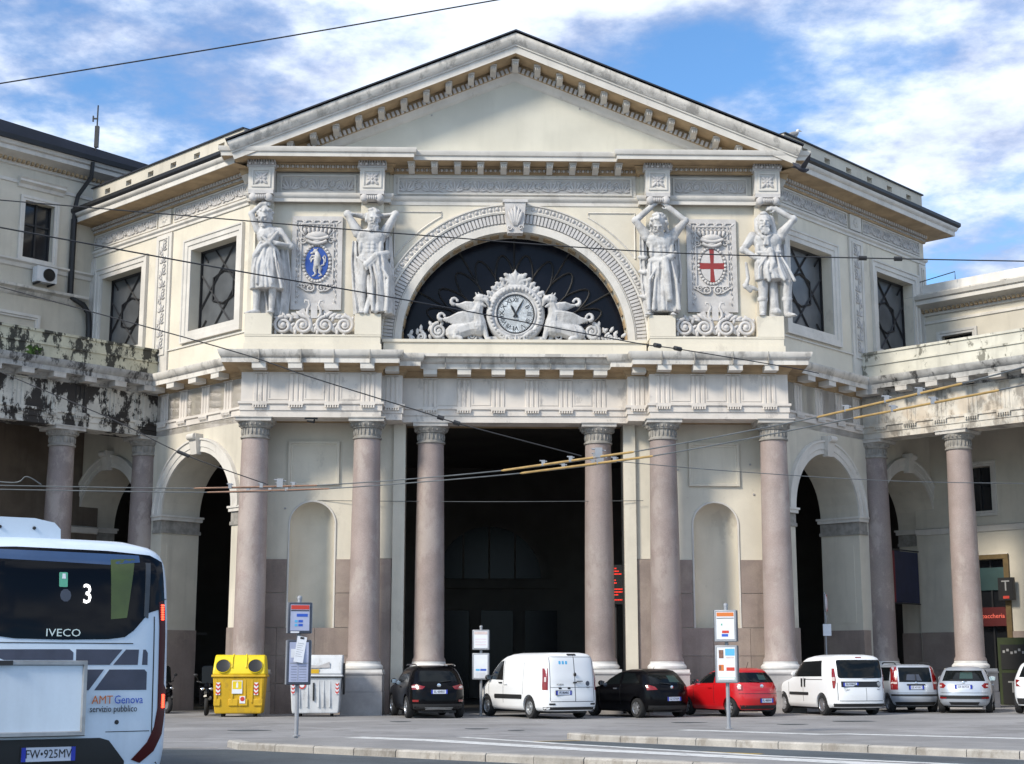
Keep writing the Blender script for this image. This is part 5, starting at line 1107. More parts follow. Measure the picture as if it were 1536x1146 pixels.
# ================================================================ vehicles
def pchip(xs, ys):
    n = len(xs); h = [xs[i + 1] - xs[i] for i in range(n - 1)]; d = [(ys[i + 1] - ys[i]) / h[i] for i in range(n - 1)]
    m = [d[0]] + [0 if d[i - 1] * d[i] <= 0 else 2 * d[i - 1] * d[i] / (d[i - 1] + d[i]) for i in range(1, n - 1)] + [d[-1]]
    def f(x):
        x = min(max(x, xs[0]), xs[-1]); i = 0
        while i < n - 2 and x > xs[i + 1]: i += 1
        t = (x - xs[i]) / h[i]
        return ((1 + 2 * t) * (1 - t) ** 2) * ys[i] + t * (1 - t) ** 2 * h[i] * m[i] + t * t * (3 - 2 * t) * ys[i + 1] + t * t * (t - 1) * h[i] * m[i + 1]
    return f
class Car:
    """body lofted from level outlines; x forward, y left, z up, rear at x = xr"""
    SL = [0, .001, .006, .02, .05, .1, .18, .3, .45, .62, .8, .93, .985]
    def __init__(s, lv, pr=16, pf=7, q=2.5):
        pf = max(pf, 10)
        z = [l[0] for l in lv]; s.z0, s.z1 = z[0], z[-1]
        s.xr, s.xf, s.w = (pchip(z, [l[k] for l in lv]) for k in (1, 2, 3)); s.pr, s.pf, s.q = pr, pf, q; s.lv = lv
    def yat(s, x, z):
        r, f, w = s.xr(z), s.xf(z), s.w(z); t = (x - (r + f) / 2) / ((f - r) / 2); p = s.pr if t < 0 else s.pf
        return w * max(0.0, 1 - min(1, abs(t)) ** p) ** (1 / s.q)
    def xat(s, y, z):
        r, f, w = s.xr(z), s.xf(z), s.w(z); k = min(1, abs(y) / w) ** s.q
        return min((r + f) / 2 - (f - r) / 2 * (1 - k) ** (1 / s.pr), r + .27)
    def mesh(s):
        zs = []
        for i in range(len(s.lv) - 1):
            a, b = s.lv[i][0], s.lv[i + 1][0]; n = max(1, int((b - a) / .035)); zs += [a + (b - a) * k / n for k in range(n)]
        zs.append(s.z1); b = MB(); k = None
        for z in zs:
            r, f = s.xr(z), s.xf(z); xc, hl = (r + f) / 2, (f - r) / 2
            ts = [-(1 - q) ** (1 / s.pr) for q in s.SL] + [(-1 + 2 * i / 10) * (1 - s.SL[-1]) ** (1 / s.pr) for i in range(1, 6)] + [(i / 5) * (1 - s.SL[-1]) ** (1 / s.pf) for i in range(1, 5)] + [(1 - q) ** (1 / s.pf) for q in reversed(s.SL)]
            L = [(xc + hl * t, s.yat(xc + hl * t, z)) for t in ts]; ring = L + [(x, -y) for x, y in reversed(L[1:-1])]
            k = len(ring); b.v += [(x, y, z) for x, y in ring]
        n = len(zs)
        for j in range(n - 1):
            for i in range(k): b.f.append((j * k + i, j * k + (i + 1) % k, (j + 1) * k + (i + 1) % k, (j + 1) * k + i)); b.m.append(0)
        b.f += [tuple(range(k))[::-1], tuple((n - 1) * k + i for i in range(k))]; b.m += [0, 0]
        return b
    def side(s, name, poly, sd, m, parent, off=.006, **kw):
        return s.patch(name, poly, lambda a, c, o: (a, sd * (s.yat(a, c) + o), c), m, parent, off, **kw)
    def rear(s, name, poly, m, parent, off=.006, **kw):
        """poly in (u, z) seen from behind, u to the right"""
        return s.patch(name, poly, s.rfn, m, parent, off, **kw)
    def rfn(s, a, c, o):
        x = s.xat(a, c); y = min(abs(a), s.yat(x, c)); e = max(0.0, min(1.0, (x - s.xr(c) - .02) / .2))
        return (x - o * (1 - .6 * e), -math.copysign(y + o * e, a), c)
    def patch(s, name, poly, fn, m, parent, off, step=.09, **kw):
        bm = bmesh.new(); f = bm.faces.new([bm.verts.new((p[0], p[1], 0)) for p in poly]); bm.normal_update()
        bmesh.ops.triangulate(bm, faces=bm.faces[:])
        for ax in (0, 1):
            lo, hi = min(p[ax] for p in poly), max(p[ax] for p in poly); n = int((hi - lo) / step)
            for i in range(1, n + 1):
                c = [0, 0, 0]; c[ax] = lo + (hi - lo) * i / (n + 1); nn = [0, 0, 0]; nn[ax] = 1
                bmesh.ops.bisect_plane(bm, geom=bm.verts[:] + bm.edges[:] + bm.faces[:], plane_co=c, plane_no=nn, dist=1e-6)
        bd = [e for e in bm.edges if e.is_boundary]; base = {v: (v.co.x, v.co.y) for v in bm.verts}
        ex = bmesh.ops.extrude_edge_only(bm, edges=bd); new = [v for v in ex['geom'] if isinstance(v, bmesh.types.BMVert)]
        newset = set(new)
        for v in bm.verts:
            a, c = v.co.x, v.co.y; v.co = fn(a, c, -.012 if v in newset else off)
        bmesh.ops.recalc_face_normals(bm, faces=bm.faces[:])
        me = bpy.data.meshes.new(name); bm.to_mesh(me); bm.free(); me.materials.append(m); me.shade_smooth(); me.set_sharp_from_angle(angle=R(40))
        o = bpy.data.objects.new(name, me); COL.objects.link(o); o.parent = parent
        for k, q in kw.items(): o[k] = q
        return o
def rr(u0, u1, z0, z1, r=.05, n=3, skew=0.0):
    """rounded rectangle outline"""
    P_ = []
    for cx_, cz_, a0 in ((u1 - r, z1 - r, 0), (u0 + r, z1 - r, 90), (u0 + r, z0 + r, 180), (u1 - r, z0 + r, 270)):
        for i in range(n + 1): t = R(a0 + 90 * i / n); P_.append((cx_ + r * math.cos(t) + skew * (cz_ - z0), cz_ + r * math.sin(t)))
    return P_
def body(car, wheels, rw, m, parent, ww=.22):
    """body shell with the wheel arches cut out, plus wheels"""
    o = car.mesh().build('body', m, parent, ang=50, fix=True)
    c = MB()
    for x in wheels:
        for sd in (-1, 1):
            y0 = sd * (car.w(.5) - .30); y1 = sd * (car.w(.5) + .3); k = 24
            c.prism([(x + (rw + .055) * math.cos(2 * math.pi * i / k), rw + (rw + .055) * math.sin(2 * math.pi * i / k)) for i in range(k)], min(y0, y1), max(y0, y1), lambda a, b_, y: (a, y, b_))
    cut = c.build('cutter', m, None, fix=True)
    md = o.modifiers.new('b', 'BOOLEAN'); md.object = cut; md.operation = 'DIFFERENCE'; md.solver = 'EXACT'
    dg = bpy.context.evaluated_depsgraph_get(); me = bpy.data.meshes.new_from_object(o.evaluated_get(dg)); o.modifiers.clear()
    if len(me.polygons) > 50: o.data = me; me.name = 'body'; me.shade_smooth(); me.set_sharp_from_angle(angle=R(50))
    bpy.data.objects.remove(cut)
    b = MB(); x0, x1 = car.xr(.5) + .3, car.xf(.5) - .4; w = car.w(.5)
    b.box(x0, x1, -w + .32, w - .32, .17, .5); b.box(x0 - .12, x0, -w * .5, -w * .2, .2, .27); b.build('underbody', M['trimblack'], parent)
    return o
def wheelset(parent, xs, yw, rw, spokes, rim='rim', ww=.2):
    for x in xs:
        for sd in (1, -1):
            b = MB(); fn = lambda a, c, z, x=x, sd=sd: (x + a, sd * (yw + z), rw + c)
            b.lathe([(rw * .62, -.0), (rw * .66, .004), (rw * .93, .0), (rw * .99, -.03), (rw, -.08), (rw, -ww + .05), (rw * .95, -ww), (rw * .5, -ww)], 28, fn=fn, caps=False); t = b.build('wheel', M['tyre'], parent)
            d = MB(); rr_ = rw * .64
            d.lathe([(rr_, .004), (rr_ * .95, -.01), (rr_ * .9, -.05), (rr_ * .88, -.1)], 28, fn=fn, caps=False)
            if spokes:
                for k in range(spokes):
                    for e in (-.16, .16):
                        a = 2 * math.pi * k / spokes + e; c_, s_ = math.cos(a), math.sin(a); wd = .022
                        d.add([fn(c_ * r_ - s_ * w_, s_ * r_ + c_ * w_, z_) for r_, z_ in ((.03, -.02), (rr_ * .93, -.008)) for w_ in (-wd, wd)], [(0, 1, 3, 2)])
                d.lathe([(0, -.005), (.06, -.01), (.07, -.04)], 12, fn=fn)
                e = MB(); e.lathe([(0, -.09), (rr_ * .9, -.09)], 20, fn=fn); e.build('brake_disc', M['trimblack'], t)
            else:
                d.lathe([(0, .0), (.06, .0), (.08, -.03), (rr_ * .6, -.045), (rr_ * .75, -.02), (rr_ * .9, -.04)], 24, fn=fn)
                for k in range(8):
                    a = 2 * math.pi * k / 8; d.lathe([(0, -.012), (.022, -.013), (.026, -.03)], 6, fn=lambda p, q, z, a=a, fn=fn: fn(p + rr_ * .66 * math.cos(a), q + rr_ * .66 * math.sin(a), z))
            d.build('rim', M[rim], t)
def plate(car, parent, z, u, txt, w=.50, h=.115, tilt=0.0):
    x = car.xat(u, z) - .022; b = MB(); b.box(-w / 2, w / 2, -h / 2, h / 2, -.02, .0); fr = frame((x, -u, z), (0, -1, 0), (math.sin(tilt), 0, math.cos(tilt)))
    b.v = [tuple(fr @ Vector(p)) for p in b.v]; p = b.build('license_plate', M['plate'], parent)
    for q in (-1, 1): b = MB(); b.box(*sorted((q * w / 2, q * (w / 2 - .045))), -h / 2, h / 2, -.004, .003); b.v = [tuple(fr @ Vector(v)) for v in b.v]; b.build('plate_band', M['plateblue'], p)
    text(txt, 'lettering', h * .86, M['black'], p, fr, .002, sx=.82); b = MB(); b.box(-w / 2 - .012, w / 2 + .012, -h / 2 - .012, h / 2 + .012, -.03, -.004); b.v = [tuple(fr @ Vector(v)) for v in b.v]; b.build('plate_frame', M['black'], p)
def mirror(car, parent, x, z, m, sides=(1, -1)):
    for sd in sides:
        y = sd * (car.yat(x, z) + .11); b = MB(); b.ell((x, y, z + .02), (.07, .11, .085), 10, 7); b.tube([(x, y - sd * .13, z - .03), (x, y, z)], .03, 6); o = b.build('mirror', m, parent)
        b = MB(); b.box(x - .078, x - .068, y - .08, y + .08, z - .04, z + .08); b.build('mirror_glass', M['chrome'], o)
def badge(car, parent, u, z, r, m='chrome'):
    b = MB(); fr = frame((car.xat(u, z) - .012, -u, z), (0, -1, 0), (0, 0, 1)); b.lathe([(0, .012), (r * .6, .014), (r, .006), (r, -.01)], 16, fn=lambda a, c, q: tuple(fr @ Vector((a, c, q)))); b.build('badge', M[m], parent)
def wiper(car, parent, u0, z0, u1, z1):
    b = MB(); n = 6; b.tube([(car.xat(u0 + (u1 - u0) * i / n, z0 + (z1 - z0) * i / n) - .03, -(u0 + (u1 - u0) * i / n), z0 + (z1 - z0) * i / n) for i in range(n + 1)], .012, 5); b.build('wiper', M['trimblack'], parent)
def park(root, rear, psi, car):
    f = Vector((-math.sin(psi), math.cos(psi), 0)); p = Vector(rear) - f * car.xr(.5); root.location = (p.x, p.y, gz(p.x, p.y)); root.rotation_euler = (0, 0, math.pi / 2 + psi)
def hline(car, parent, sd, pts, w=.014, nm='door_gap', m='black'):
    for (a, b_) in zip(pts[:-1], pts[1:]):
        d = Vector((b_[0] - a[0], b_[1] - a[1], 0)).normalized(); n = (-d.y * w / 2, d.x * w / 2)
        poly = [(a[0] + n[0], a[1] + n[1]), (a[0] - n[0], a[1] - n[1]), (b_[0] - n[0], b_[1] - n[1]), (b_[0] + n[0], b_[1] + n[1])]
        (car.side(nm, poly, sd, M[m], parent, .003) if sd else car.rear(nm, poly, M[m], parent, .003))
def handle(car, parent, x, z, m, sides=(1, -1), vert=False):
    for sd in sides:
        b = MB(); y = car.yat(x, z); 
        if vert: b.box(x - .03, x + .03, y - .01, y + .03, z - .13, z + .13)
        else: b.box(x - .1, x + .1, y - .01, y + .035, z - .018, z + .018)
        if sd < 0: b.v = [(p[0], -p[1], p[2]) for p in b.v]
        b.build('door_handle', M[m], parent)
PSI = R
# ---- black crossover
lv = [(.24, -2.05, 2.0, .80), (.34, -2.16, 2.12, .87), (.52, -2.19, 2.19, .90), (.72, -2.17, 2.18, .905), (.90, -2.12, 2.02, .90), (1.0, -2.07, 1.5, .875), (1.06, -2.02, 1.05, .855), (1.25, -1.88, .72, .79), (1.45, -1.70, .32, .70), (1.53, -1.58, .05, .63), (1.57, -1.35, -.2, .48), (1.59, -1.0, -.45, .25)]
c = Car(lv, 9, 6); v = empty('parked_car', (0, 0, 0), 0, 'black crossover car with roof rails parked by the left column of the entrance', 'car', 'cars parked in front of the station')
body(c, (-1.33, 1.32), .34, M['paintblack'], v); wheelset(v, (-1.33, 1.32), .885, .34, 5)
c.rear('rear_window', [(-.60, 1.10), (.60, 1.10), (.52, 1.42), (-.52, 1.42)], M['carglass'], v)
for s_ in (-1, 1):
    c.rear('tail_light', [(s_ * .86, .98), (s_ * .84, .86), (s_ * .5, .88), (s_ * .42, .96), (s_ * .70, 1.02)], M['lamp'], v); c.rear('light_lens', [(s_ * .82, .97), (s_ * .80, .92), (s_ * .62, .92), (s_ * .72, .98)], M['lampclear'], v, .010)
    c.side('side_window', [(-1.55, 1.08), (.75, 1.06), (.1, 1.44), (-1.3, 1.42)], s_, M['carglass'], v)
    b = MB(); b.tube([(x, s_ * (.60 + .02 * (1 - abs(x + .7))), 1.585 + .03 * (abs(x + .7) < .75)) for x in (-1.55, -1.4, -1.0, -.4, .0, .1)], .022, 6); b.build('roof_rail', M['chrome'], v)
    c.rear('reflector', [(s_ * .84, .56), (s_ * .84, .50), (s_ * .62, .50), (s_ * .62, .56)], M['lamp'], v)
c.rear('lower_bumper', [(-.78, .30), (.78, .30), (.82, .44), (-.82, .44)], M['trimblack'], v); c.rear('skid_plate', [(-.4, .26), (.4, .26), (.44, .34), (-.44, .34)], M['steel'], v, .012)
plate(c, v, .80, .0, 'EL 434RX'); badge(c, v, 0, .99, .06); mirror(c, v, .75, 1.08, M['paintblack']); wiper(c, v, 0, 1.08, .38, 1.13)
handle(c, v, -.35, .93, 'paintblack'); hline(c, v, 1, [(.95, .4), (.95, 1.0)]); hline(c, v, 1, [(-.2, .4), (-.2, 1.0)])
park(v, (-2.20, 46.5, 0), R(14), c)
# ---- white panel van
lv = [(.24, -2.32, 2.2, .86), (.34, -2.38, 2.34, .93), (.6, -2.40, 2.40, .95), (.82, -2.38, 2.36, .95), (.94, -2.37, 2.2, .95), (1.06, -2.36, 2.02, .94), (1.13, -2.36, 1.86, .93), (1.4, -2.33, 1.52, .905), (1.7, -2.29, 1.08, .865), (1.86, -2.25, .72, .80), (1.93, -2.18, .4, .71), (1.97, -2.0, .1, .5)]
c = Car(lv, 22, 9); v = empty('parked_van', (0, 0, 0), 0, 'white windowless panel van with black side strip in front of the entrance', 'van')
body(c, (-1.30, 1.52), .33, M['paintwhite'], v); wheelset(v, (-1.30, 1.52), .93, .33, 0, 'steel')
for s_ in (-1, 1):
    c.side('side_window', [(.42, 1.14), (1.42, 1.16), (1.28, 1.30), (.72, 1.70), (.46, 1.74)], s_, M['carglass'], v)
    c.side('rub_strip', rr(-.85, .95, .58, .71, .04), s_, M['trimblack'], v, .02)
    c.rear('tail_light', [(s_ * .93, .86), (s_ * .955, .86), (s_ * .90, 1.50), (s_ * .79, 1.50), (s_ * .82, .86)], M['lamp'], v); c.rear('light_lens', [(s_ * .885, 1.10), (s_ * .875, 1.24), (s_ * .84, 1.24), (s_ * .85, 1.10)], M['lampclear'], v, .02)
    c.rear('reflector', rr(s_ * .70 - .09, s_ * .70 + .09, .42, .47, .015), M['black'], v, .014)
hline(c, v, 1, [(.38, .45), (.38, 1.75)]); hline(c, v, 1, [(1.35, .7), (1.4, 1.15)]); hline(c, v, 1, [(-.9, .72), (-.9, 1.8)], .008)
hline(c, v, 0, [(.06, .52), (.06, 1.88)], .02); hline(c, v, 0, [(-.74, .52), (.74, .52)], .016); hline(c, v, 0, [(-.76, .54), (-.74, 1.82)], .014); hline(c, v, 0, [(.76, .54), (.74, 1.82)], .014); hline(c, v, 0, [(-.74, 1.84), (.74, 1.84)], .014); hline(c, v, 0, [(-.74, .94), (.74, .94)], .012)
b = MB(); b.box(-2.42, -2.36, -.1, .0, 1.06, 1.10); b.build('handle', M['black'], v); b = MB(); b.ell((-2.37, -.06, 1.32), (.03, .05, .06), 8, 6); b.build('lock', M['trimblack'], v)
b = MB(); b.box(-2.42, -2.37, -.30, -.12, 1.105, 1.13); b.build('handle', M['black'], v)
c.rear('third_brake_light', rr(-.13, .17, 1.885, 1.935, .015), M['black'], v, .012); c.rear('plate_lamp', rr(-.5, -.4, .885, .935, .02), M['black'], v); c.rear('plate_lamp', rr(-.2, -.1, .885, .935, .02), M['black'], v)
plate(c, v, .78, -.34, 'FE 804RE', .52, .12)
for k in range(3): c.rear('sticker', rr(-.46 + k * .11, -.39 + k * .11, 1.62, 1.72, .02), M['cyanprint'], v, .004)
c.rear('badge', [(.52 + .075 * math.cos(i * math.pi / 6), 1.05 + .075 * math.sin(i * math.pi / 6)) for i in range(12)], M['signdark'], v)
text('SCUDO', 'lettering', .07, M['black'], v, frame((c.xat(-.45, 1.02) - .014, .45, 1.02), (0, -1, 0), (0, 0, 1)), .002); text('FIAT', 'lettering', .06, M['black'], v, frame((c.xat(.52, .93) - .016, -.52, .935), (0, -1, 0), (0, 0, 1)), .002)
c.rear('rear_bumper', [(-.9, .27), (.9, .27), (.92, .36), (-.92, .36)], M['trimblack'], v, .01); mirror(c, v, 1.3, 1.2, M['trimblack']); handle(c, v, .55, 1.06, 'trimblack'); handle(c, v, .2, 1.02, 'paintwhite')
park(v, (1.86, 46.1, 0), R(28), c)
# ---- black three door hatchback
lv = [(.22, -1.86, 1.8, .78), (.34, -1.97, 1.95, .84), (.55, -2.0, 2.0, .868), (.75, -1.98, 1.96, .87), (.88, -1.94, 1.6, .86), (.96, -1.89, 1.15, .84), (1.02, -1.84, .92, .82), (1.2, -1.66, .55, .75), (1.36, -1.46, .15, .67), (1.43, -1.34, -.1, .60), (1.47, -1.15, -.35, .46), (1.49, -.85, -.5, .22)]
c = Car(lv, 8, 6); v = empty('parked_car', (0, 0, 0), 0, 'glossy black three door hatchback with spoked alloy wheels between van and red car', 'car', 'cars parked in front of the station')
body(c, (-1.22, 1.28), .30, M['paintblack'], v); wheelset(v, (-1.22, 1.28), .855, .30, 7)
c.rear('rear_window', [(-.66, 1.02), (.66, 1.02), (.54, 1.34), (-.54, 1.34)], M['carglass'], v); c.rear('painted_reflection', [(.02, 1.08), (.42, 1.08), (.36, 1.28), (.04, 1.28)], M['reflectpatch'], v, .008)
for s_ in (-1, 1):
    c.side('side_window', [(-.28, 1.02), (.75, .98), (.1, 1.36), (-.25, 1.38)], s_, M['carglass'], v); c.side('side_window', [(-1.35, 1.06), (-.4, 1.03), (-.38, 1.37), (-.95, 1.34)], s_, M['carglass'], v)
    c.rear('tail_light', [(s_ * .82, .98), (s_ * .80, .84), (s_ * .50, .86), (s_ * .56, .95), (s_ * .70, 1.0)], M['lamp'], v)
plate(c, v, .58, .02, 'CZ 571LM'); badge(c, v, 0, .93, .055); mirror(c, v, .72, 1.02, M['paintblack']); wiper(c, v, .0, 1.02, -.36, 1.06); handle(c, v, -.12, .88, 'chrome'); hline(c, v, 1, [(.8, .4), (.85, .95)]); hline(c, v, 1, [(-.38, .4), (-.34, 1.0)])
c.rear('lower_bumper', [(-.7, .26), (.7, .26), (.76, .38), (-.76, .38)], M['trimblack'], v); b = MB(); b.tube([(-.95, 0, 1.47), (-1.02, 0, 1.55)], .008, 5); b.build('aerial', M['black'], v)
park(v, (4.95, 47.0, 0), R(30), c)
# ---- red hatchback
lv = [(.22, -1.70, 1.66, .72), (.34, -1.81, 1.79, .78), (.55, -1.84, 1.84, .80), (.75, -1.82, 1.8, .80), (.90, -1.77, 1.45, .79), (.98, -1.72, 1.05, .77), (1.04, -1.67, .85, .75), (1.2, -1.53, .55, .69), (1.36, -1.36, .15, .62), (1.43, -1.26, -.1, .55), (1.47, -1.08, -.3, .42), (1.485, -.8, -.45, .2)]
c = Car(lv, 8, 6); v = empty('parked_car', (0, 0, 0), 0, 'bright red small hatchback parked behind the tall bus stop sign', 'car', 'cars parked in front of the station')
body(c, (-1.16, 1.2), .285, M['paintred'], v); wheelset(v, (-1.16, 1.2), .785, .285, 6)
c.rear('rear_window', [(-.62, 1.04), (.62, 1.04), (.64, 1.12), (.50, 1.34), (-.50, 1.34), (-.64, 1.12)], M['carglass'], v); c.rear('painted_reflection', [(.02, 1.12), (.30, 1.12), (.30, 1.26), (.04, 1.28)], M['reflectpatch'], v, .008)
for s_ in (-1, 1):
    c.side('side_window', [(-.30, 1.02), (.72, 1.0), (.1, 1.34), (-.27, 1.36)], s_, M['carglass'], v); c.side('side_window', [(-1.2, 1.06), (-.4, 1.03), (-.38, 1.36), (-.9, 1.33)], s_, M['carglass'], v)
    c.rear('tail_light', [(s_ * .77, .99), (s_ * .77, .80), (s_ * .62, .80), (s_ * .60, .96)], M['lamp'], v); c.rear('light_lens', [(s_ * .74, .93), (s_ * .74, .84), (s_ * .65, .84), (s_ * .65, .93)], M['lampclear'], v, .011)
plate(c, v, .50, .12, 'FL 400VH', .46); badge(c, v, 0, .93, .06); mirror(c, v, .72, 1.03, M['black']); wiper(c, v, .0, 1.05, -.34, 1.09); handle(c, v, -.15, .88, 'paintred'); hline(c, v, 1, [(.72, .4), (.8, .95)]); hline(c, v, 1, [(-.36, .4), (-.34, 1.0)])
c.rear('lower_bumper', [(-.62, .25), (.62, .25), (.68, .36), (-.68, .36)], M['trimblack'], v); b = MB(); b.tube([(-1.0, 0, 1.47), (-1.1, 0, 1.66)], .009, 5); b.build('aerial', M['black'], v)
c.rear('bumper_line', [(-.72, .70), (.72, .70), (.72, .715), (-.72, .715)], M['black'], v, .003)
park(v, (7.66, 46.7, 0), R(27), c)
# ---- white people carrier
lv = [(.24, -2.1, 2.02, .84), (.34, -2.18, 2.15, .90), (.6, -2.2, 2.2, .915), (.85, -2.18, 2.15, .915), (1.0, -2.16, 1.85, .91), (1.1, -2.15, 1.35, .90), (1.18, -2.14, 1.15, .89), (1.4, -2.11, .85, .86), (1.62, -2.05, .5, .82), (1.74, -1.98, .2, .76), (1.80, -1.88, -.1, .66), (1.84, -1.65, -.3, .42)]
c = Car(lv, 14, 6); v = empty('parked_van', (0, 0, 0), 0, 'white glazed people carrier van with big dark rear window beside the red car', 'van')
body(c, (-1.24, 1.5), .32, M['paintwhite'], v); wheelset(v, (-1.24, 1.5), .90, .32, 8)
c.rear('rear_window', rr(-.74, .74, 1.13, 1.68, .07), M['carglass'], v); c.rear('third_brake_light', rr(-.1, .1, 1.735, 1.765, .01), M['lamp'], v)
for s_ in (-1, 1):
    c.side('side_window', [(-1.25, 1.18), (.95, 1.16), (.35, 1.62), (-1.15, 1.66)], s_, M['carglass'], v)
    c.rear('tail_light', [(s_ * .905, .82), (s_ * .885, 1.42), (s_ * .80, 1.42), (s_ * .79, 1.0), (s_ * .82, .82)], M['lamp'], v); c.rear('light_lens', [(s_ * .885, 1.05), (s_ * .88, 1.16), (s_ * .81, 1.16), (s_ * .81, 1.05)], M['lampclear'], v, .011)
    c.side('rub_strip', rr(-.35, 1.0, .60, .69, .035), s_, M['trimblack'], v, .016)
c.rear('number_panel', [(-.66, .86), (.52, .86), (.58, .84), (.66, .90), (.66, 1.0), (.58, 1.05), (.52, 1.03), (-.66, 1.03)], M['black'], v); badge(c, v, .58, .945, .07, 'steel')
plate(c, v, .94, -.38, 'FA 999NZ', .50, .11); handle(c, v, .1, .98, 'black', vert=True); handle(c, v, -.12, .98, 'black', vert=True); mirror(c, v, 1.0, 1.22, M['paintwhite']); wiper(c, v, .0, 1.14, .42, 1.18)
text('DOBLO', 'lettering', .055, M['steel'], v, frame((c.xat(-.5, .78) - .012, .5, .78), (0, -1, 0), (0, 0, 1)), .002); text('FIAT', 'lettering', .05, M['black'], v, frame((c.xat(.56, .8) - .012, -.56, .79), (0, -1, 0), (0, 0, 1)), .002)
hline(c, v, 1, [(.02, .4), (.02, 1.16)]); hline(c, v, 1, [(-1.3, 1.08), (-.1, 1.08)], .02); hline(c, v, 1, [(1.05, .5), (1.08, 1.15)]); hline(c, v, 0, [(-.72, .45), (.72, .45)], .016); hline(c, v, 0, [(-.76, .47), (-.76, 1.0)], .014); hline(c, v, 0, [(.76, .47), (.76, 1.0)], .014); hline(c, v, 0, [(.12, .46), (.12, .84)], .01)
c.rear('rear_bumper', [(-.86, .27), (.86, .27), (.88, .37), (-.88, .37)], M['trimblack'], v, .01)
park(v, (10.68, 46.6, 0), R(15), c)
# ---- silver tall city car
lv = [(.22, -1.62, 1.6, .72), (.34, -1.73, 1.72, .77), (.5, -1.77, 1.77, .785), (.72, -1.75, 1.74, .785), (.92, -1.72, 1.4, .78), (1.0, -1.70, 1.05, .77), (1.06, -1.68, .95, .76), (1.25, -1.62, .62, .72), (1.42, -1.54, .25, .67), (1.48, -1.46, .0, .60), (1.51, -1.3, -.2, .45), (1.52, -1.0, -.4, .22)]
c = Car(lv, 12, 6); v = empty('parked_car', (0, 0, 0), 0, 'pale silver tall city car with high vertical tail lights and roof rails', 'car', 'cars parked in front of the station')
body(c, (-1.14, 1.16), .285, M['paintsilver'], v); wheelset(v, (-1.14, 1.16), .77, .285, 0, 'steel')
c.rear('rear_window', [(-.52, .96), (.52, .96), (.50, 1.42), (-.50, 1.42)], M['carglass'], v); c.rear('painted_reflection', [(-.3, 1.02), (.2, 1.0), (.12, 1.2), (-.26, 1.2)], M['signdark'], v, .008)
for s_ in (-1, 1):
    c.rear('tail_light', [(s_ * .745, .72), (s_ * .745, .94), (s_ * .68, 1.44), (s_ * .54, 1.44), (s_ * .57, .72)], M['lamp'], v); c.rear('light_lens', [(s_ * .74, .90), (s_ * .73, .96), (s_ * .58, .96), (s_ * .585, .90)], M['lampclear'], v, .011)
    c.side('side_window', [(-1.35, 1.0), (.85, .98), (.25, 1.42), (-1.3, 1.42)], s_, M['carglass'], v)
    b = MB(); b.tube([(-1.45, s_ * .56, 1.52), (-1.3, s_ * .56, 1.56), (-.2, s_ * .58, 1.57), (.0, s_ * .58, 1.53)], .022, 6); b.build('roof_rail', M['trimblack'], v)
c.rear('plate_recess', rr(-.3, .3, .85, .90, .02), M['black'], v); plate(c, v, .79, .0, 'DE 471KC', .46, .11); badge(c, v, 0, .93, .045); wiper(c, v, .0, .96, .0, 1.2); mirror(c, v, .85, 1.05, M['black'])
c.rear('bumper_strip', [(-.74, .52), (.74, .52), (.74, .58), (-.74, .58)], M['trimblack'], v, .012); c.rear('lower_bumper', [(-.6, .24), (.6, .24), (.66, .34), (-.66, .34)], M['trimblack'], v); hline(c, v, 0, [(-.6, .62), (.6, .62)], .012)
park(v, (12.85, 48.6, 0), R(2), c)
# ---- silver low hatchback
lv = [(.22, -1.78, 1.75, .74), (.34, -1.89, 1.88, .80), (.52, -1.93, 1.93, .825), (.72, -1.90, 1.9, .825), (.86, -1.84, 1.55, .81), (.95, -1.78, 1.1, .79), (1.0, -1.74, .95, .77), (1.16, -1.55, .6, .70), (1.31, -1.34, .2, .62), (1.37, -1.22, -.05, .55), (1.41, -1.02, -.3, .40), (1.43, -.7, -.5, .2)]
c = Car(lv, 8, 6); v = empty('parked_car', (0, 0, 0), 0, 'silver low hatchback with black bumper band beside the right portico column', 'car', 'cars parked in front of the station')
body(c, (-1.2, 1.25), .285, M['paintsilver'], v); wheelset(v, (-1.2, 1.25), .81, .285, 7)
c.rear('rear_window', [(-.64, .98), (.64, .98), (.53, 1.30), (-.53, 1.30)], M['carglass'], v); c.rear('painted_reflection', [(-.12, 1.05), (.28, 1.05), (.26, 1.24), (-.1, 1.24)], M['reflectpatch'], v, .008)
for s_ in (-1, 1):
    c.rear('tail_light', [(s_ * .80, .90), (s_ * .80, .78), (s_ * .60, .76), (s_ * .53, .84), (s_ * .62, .92)], M['lamp'], v); c.rear('light_lens', [(s_ * .72, .86), (s_ * .72, .81), (s_ * .66, .81), (s_ * .66, .86)], M['lampclear'], v, .011)
    c.side('side_window', [(-1.3, 1.02), (.75, .98), (.15, 1.30), (-.95, 1.32)], s_, M['carglass'], v); c.rear('fog_light', [(s_ * .74, .44), (s_ * .74, .50), (s_ * .52, .48), (s_ * .52, .44)], M['lamp'], v, .02)
plate(c, v, .80, .0, 'CR 067CR', .50, .11); badge(c, v, 0, .93, .045); wiper(c, v, .1, .98, -.4, 1.02); mirror(c, v, .72, 1.02, M['paintsilver']); hline(c, v, -1, [(.8, .4), (.85, .95)]); hline(c, v, -1, [(-.3, .4), (-.26, 1.0)]); handle(c, v, -.12, .86, 'paintsilver')
c.rear('bumper_strip', [(-.78, .44), (.78, .44), (.78, .54), (-.78, .54)], M['trimblack'], v, .012); c.rear('lower_bumper', [(-.4, .25), (.4, .25), (.46, .34), (-.46, .34)], M['trimblack'], v); hline(c, v, 0, [(-.7, .62), (.7, .62)], .012)
park(v, (13.98, 47.4, 0), R(-19), c)
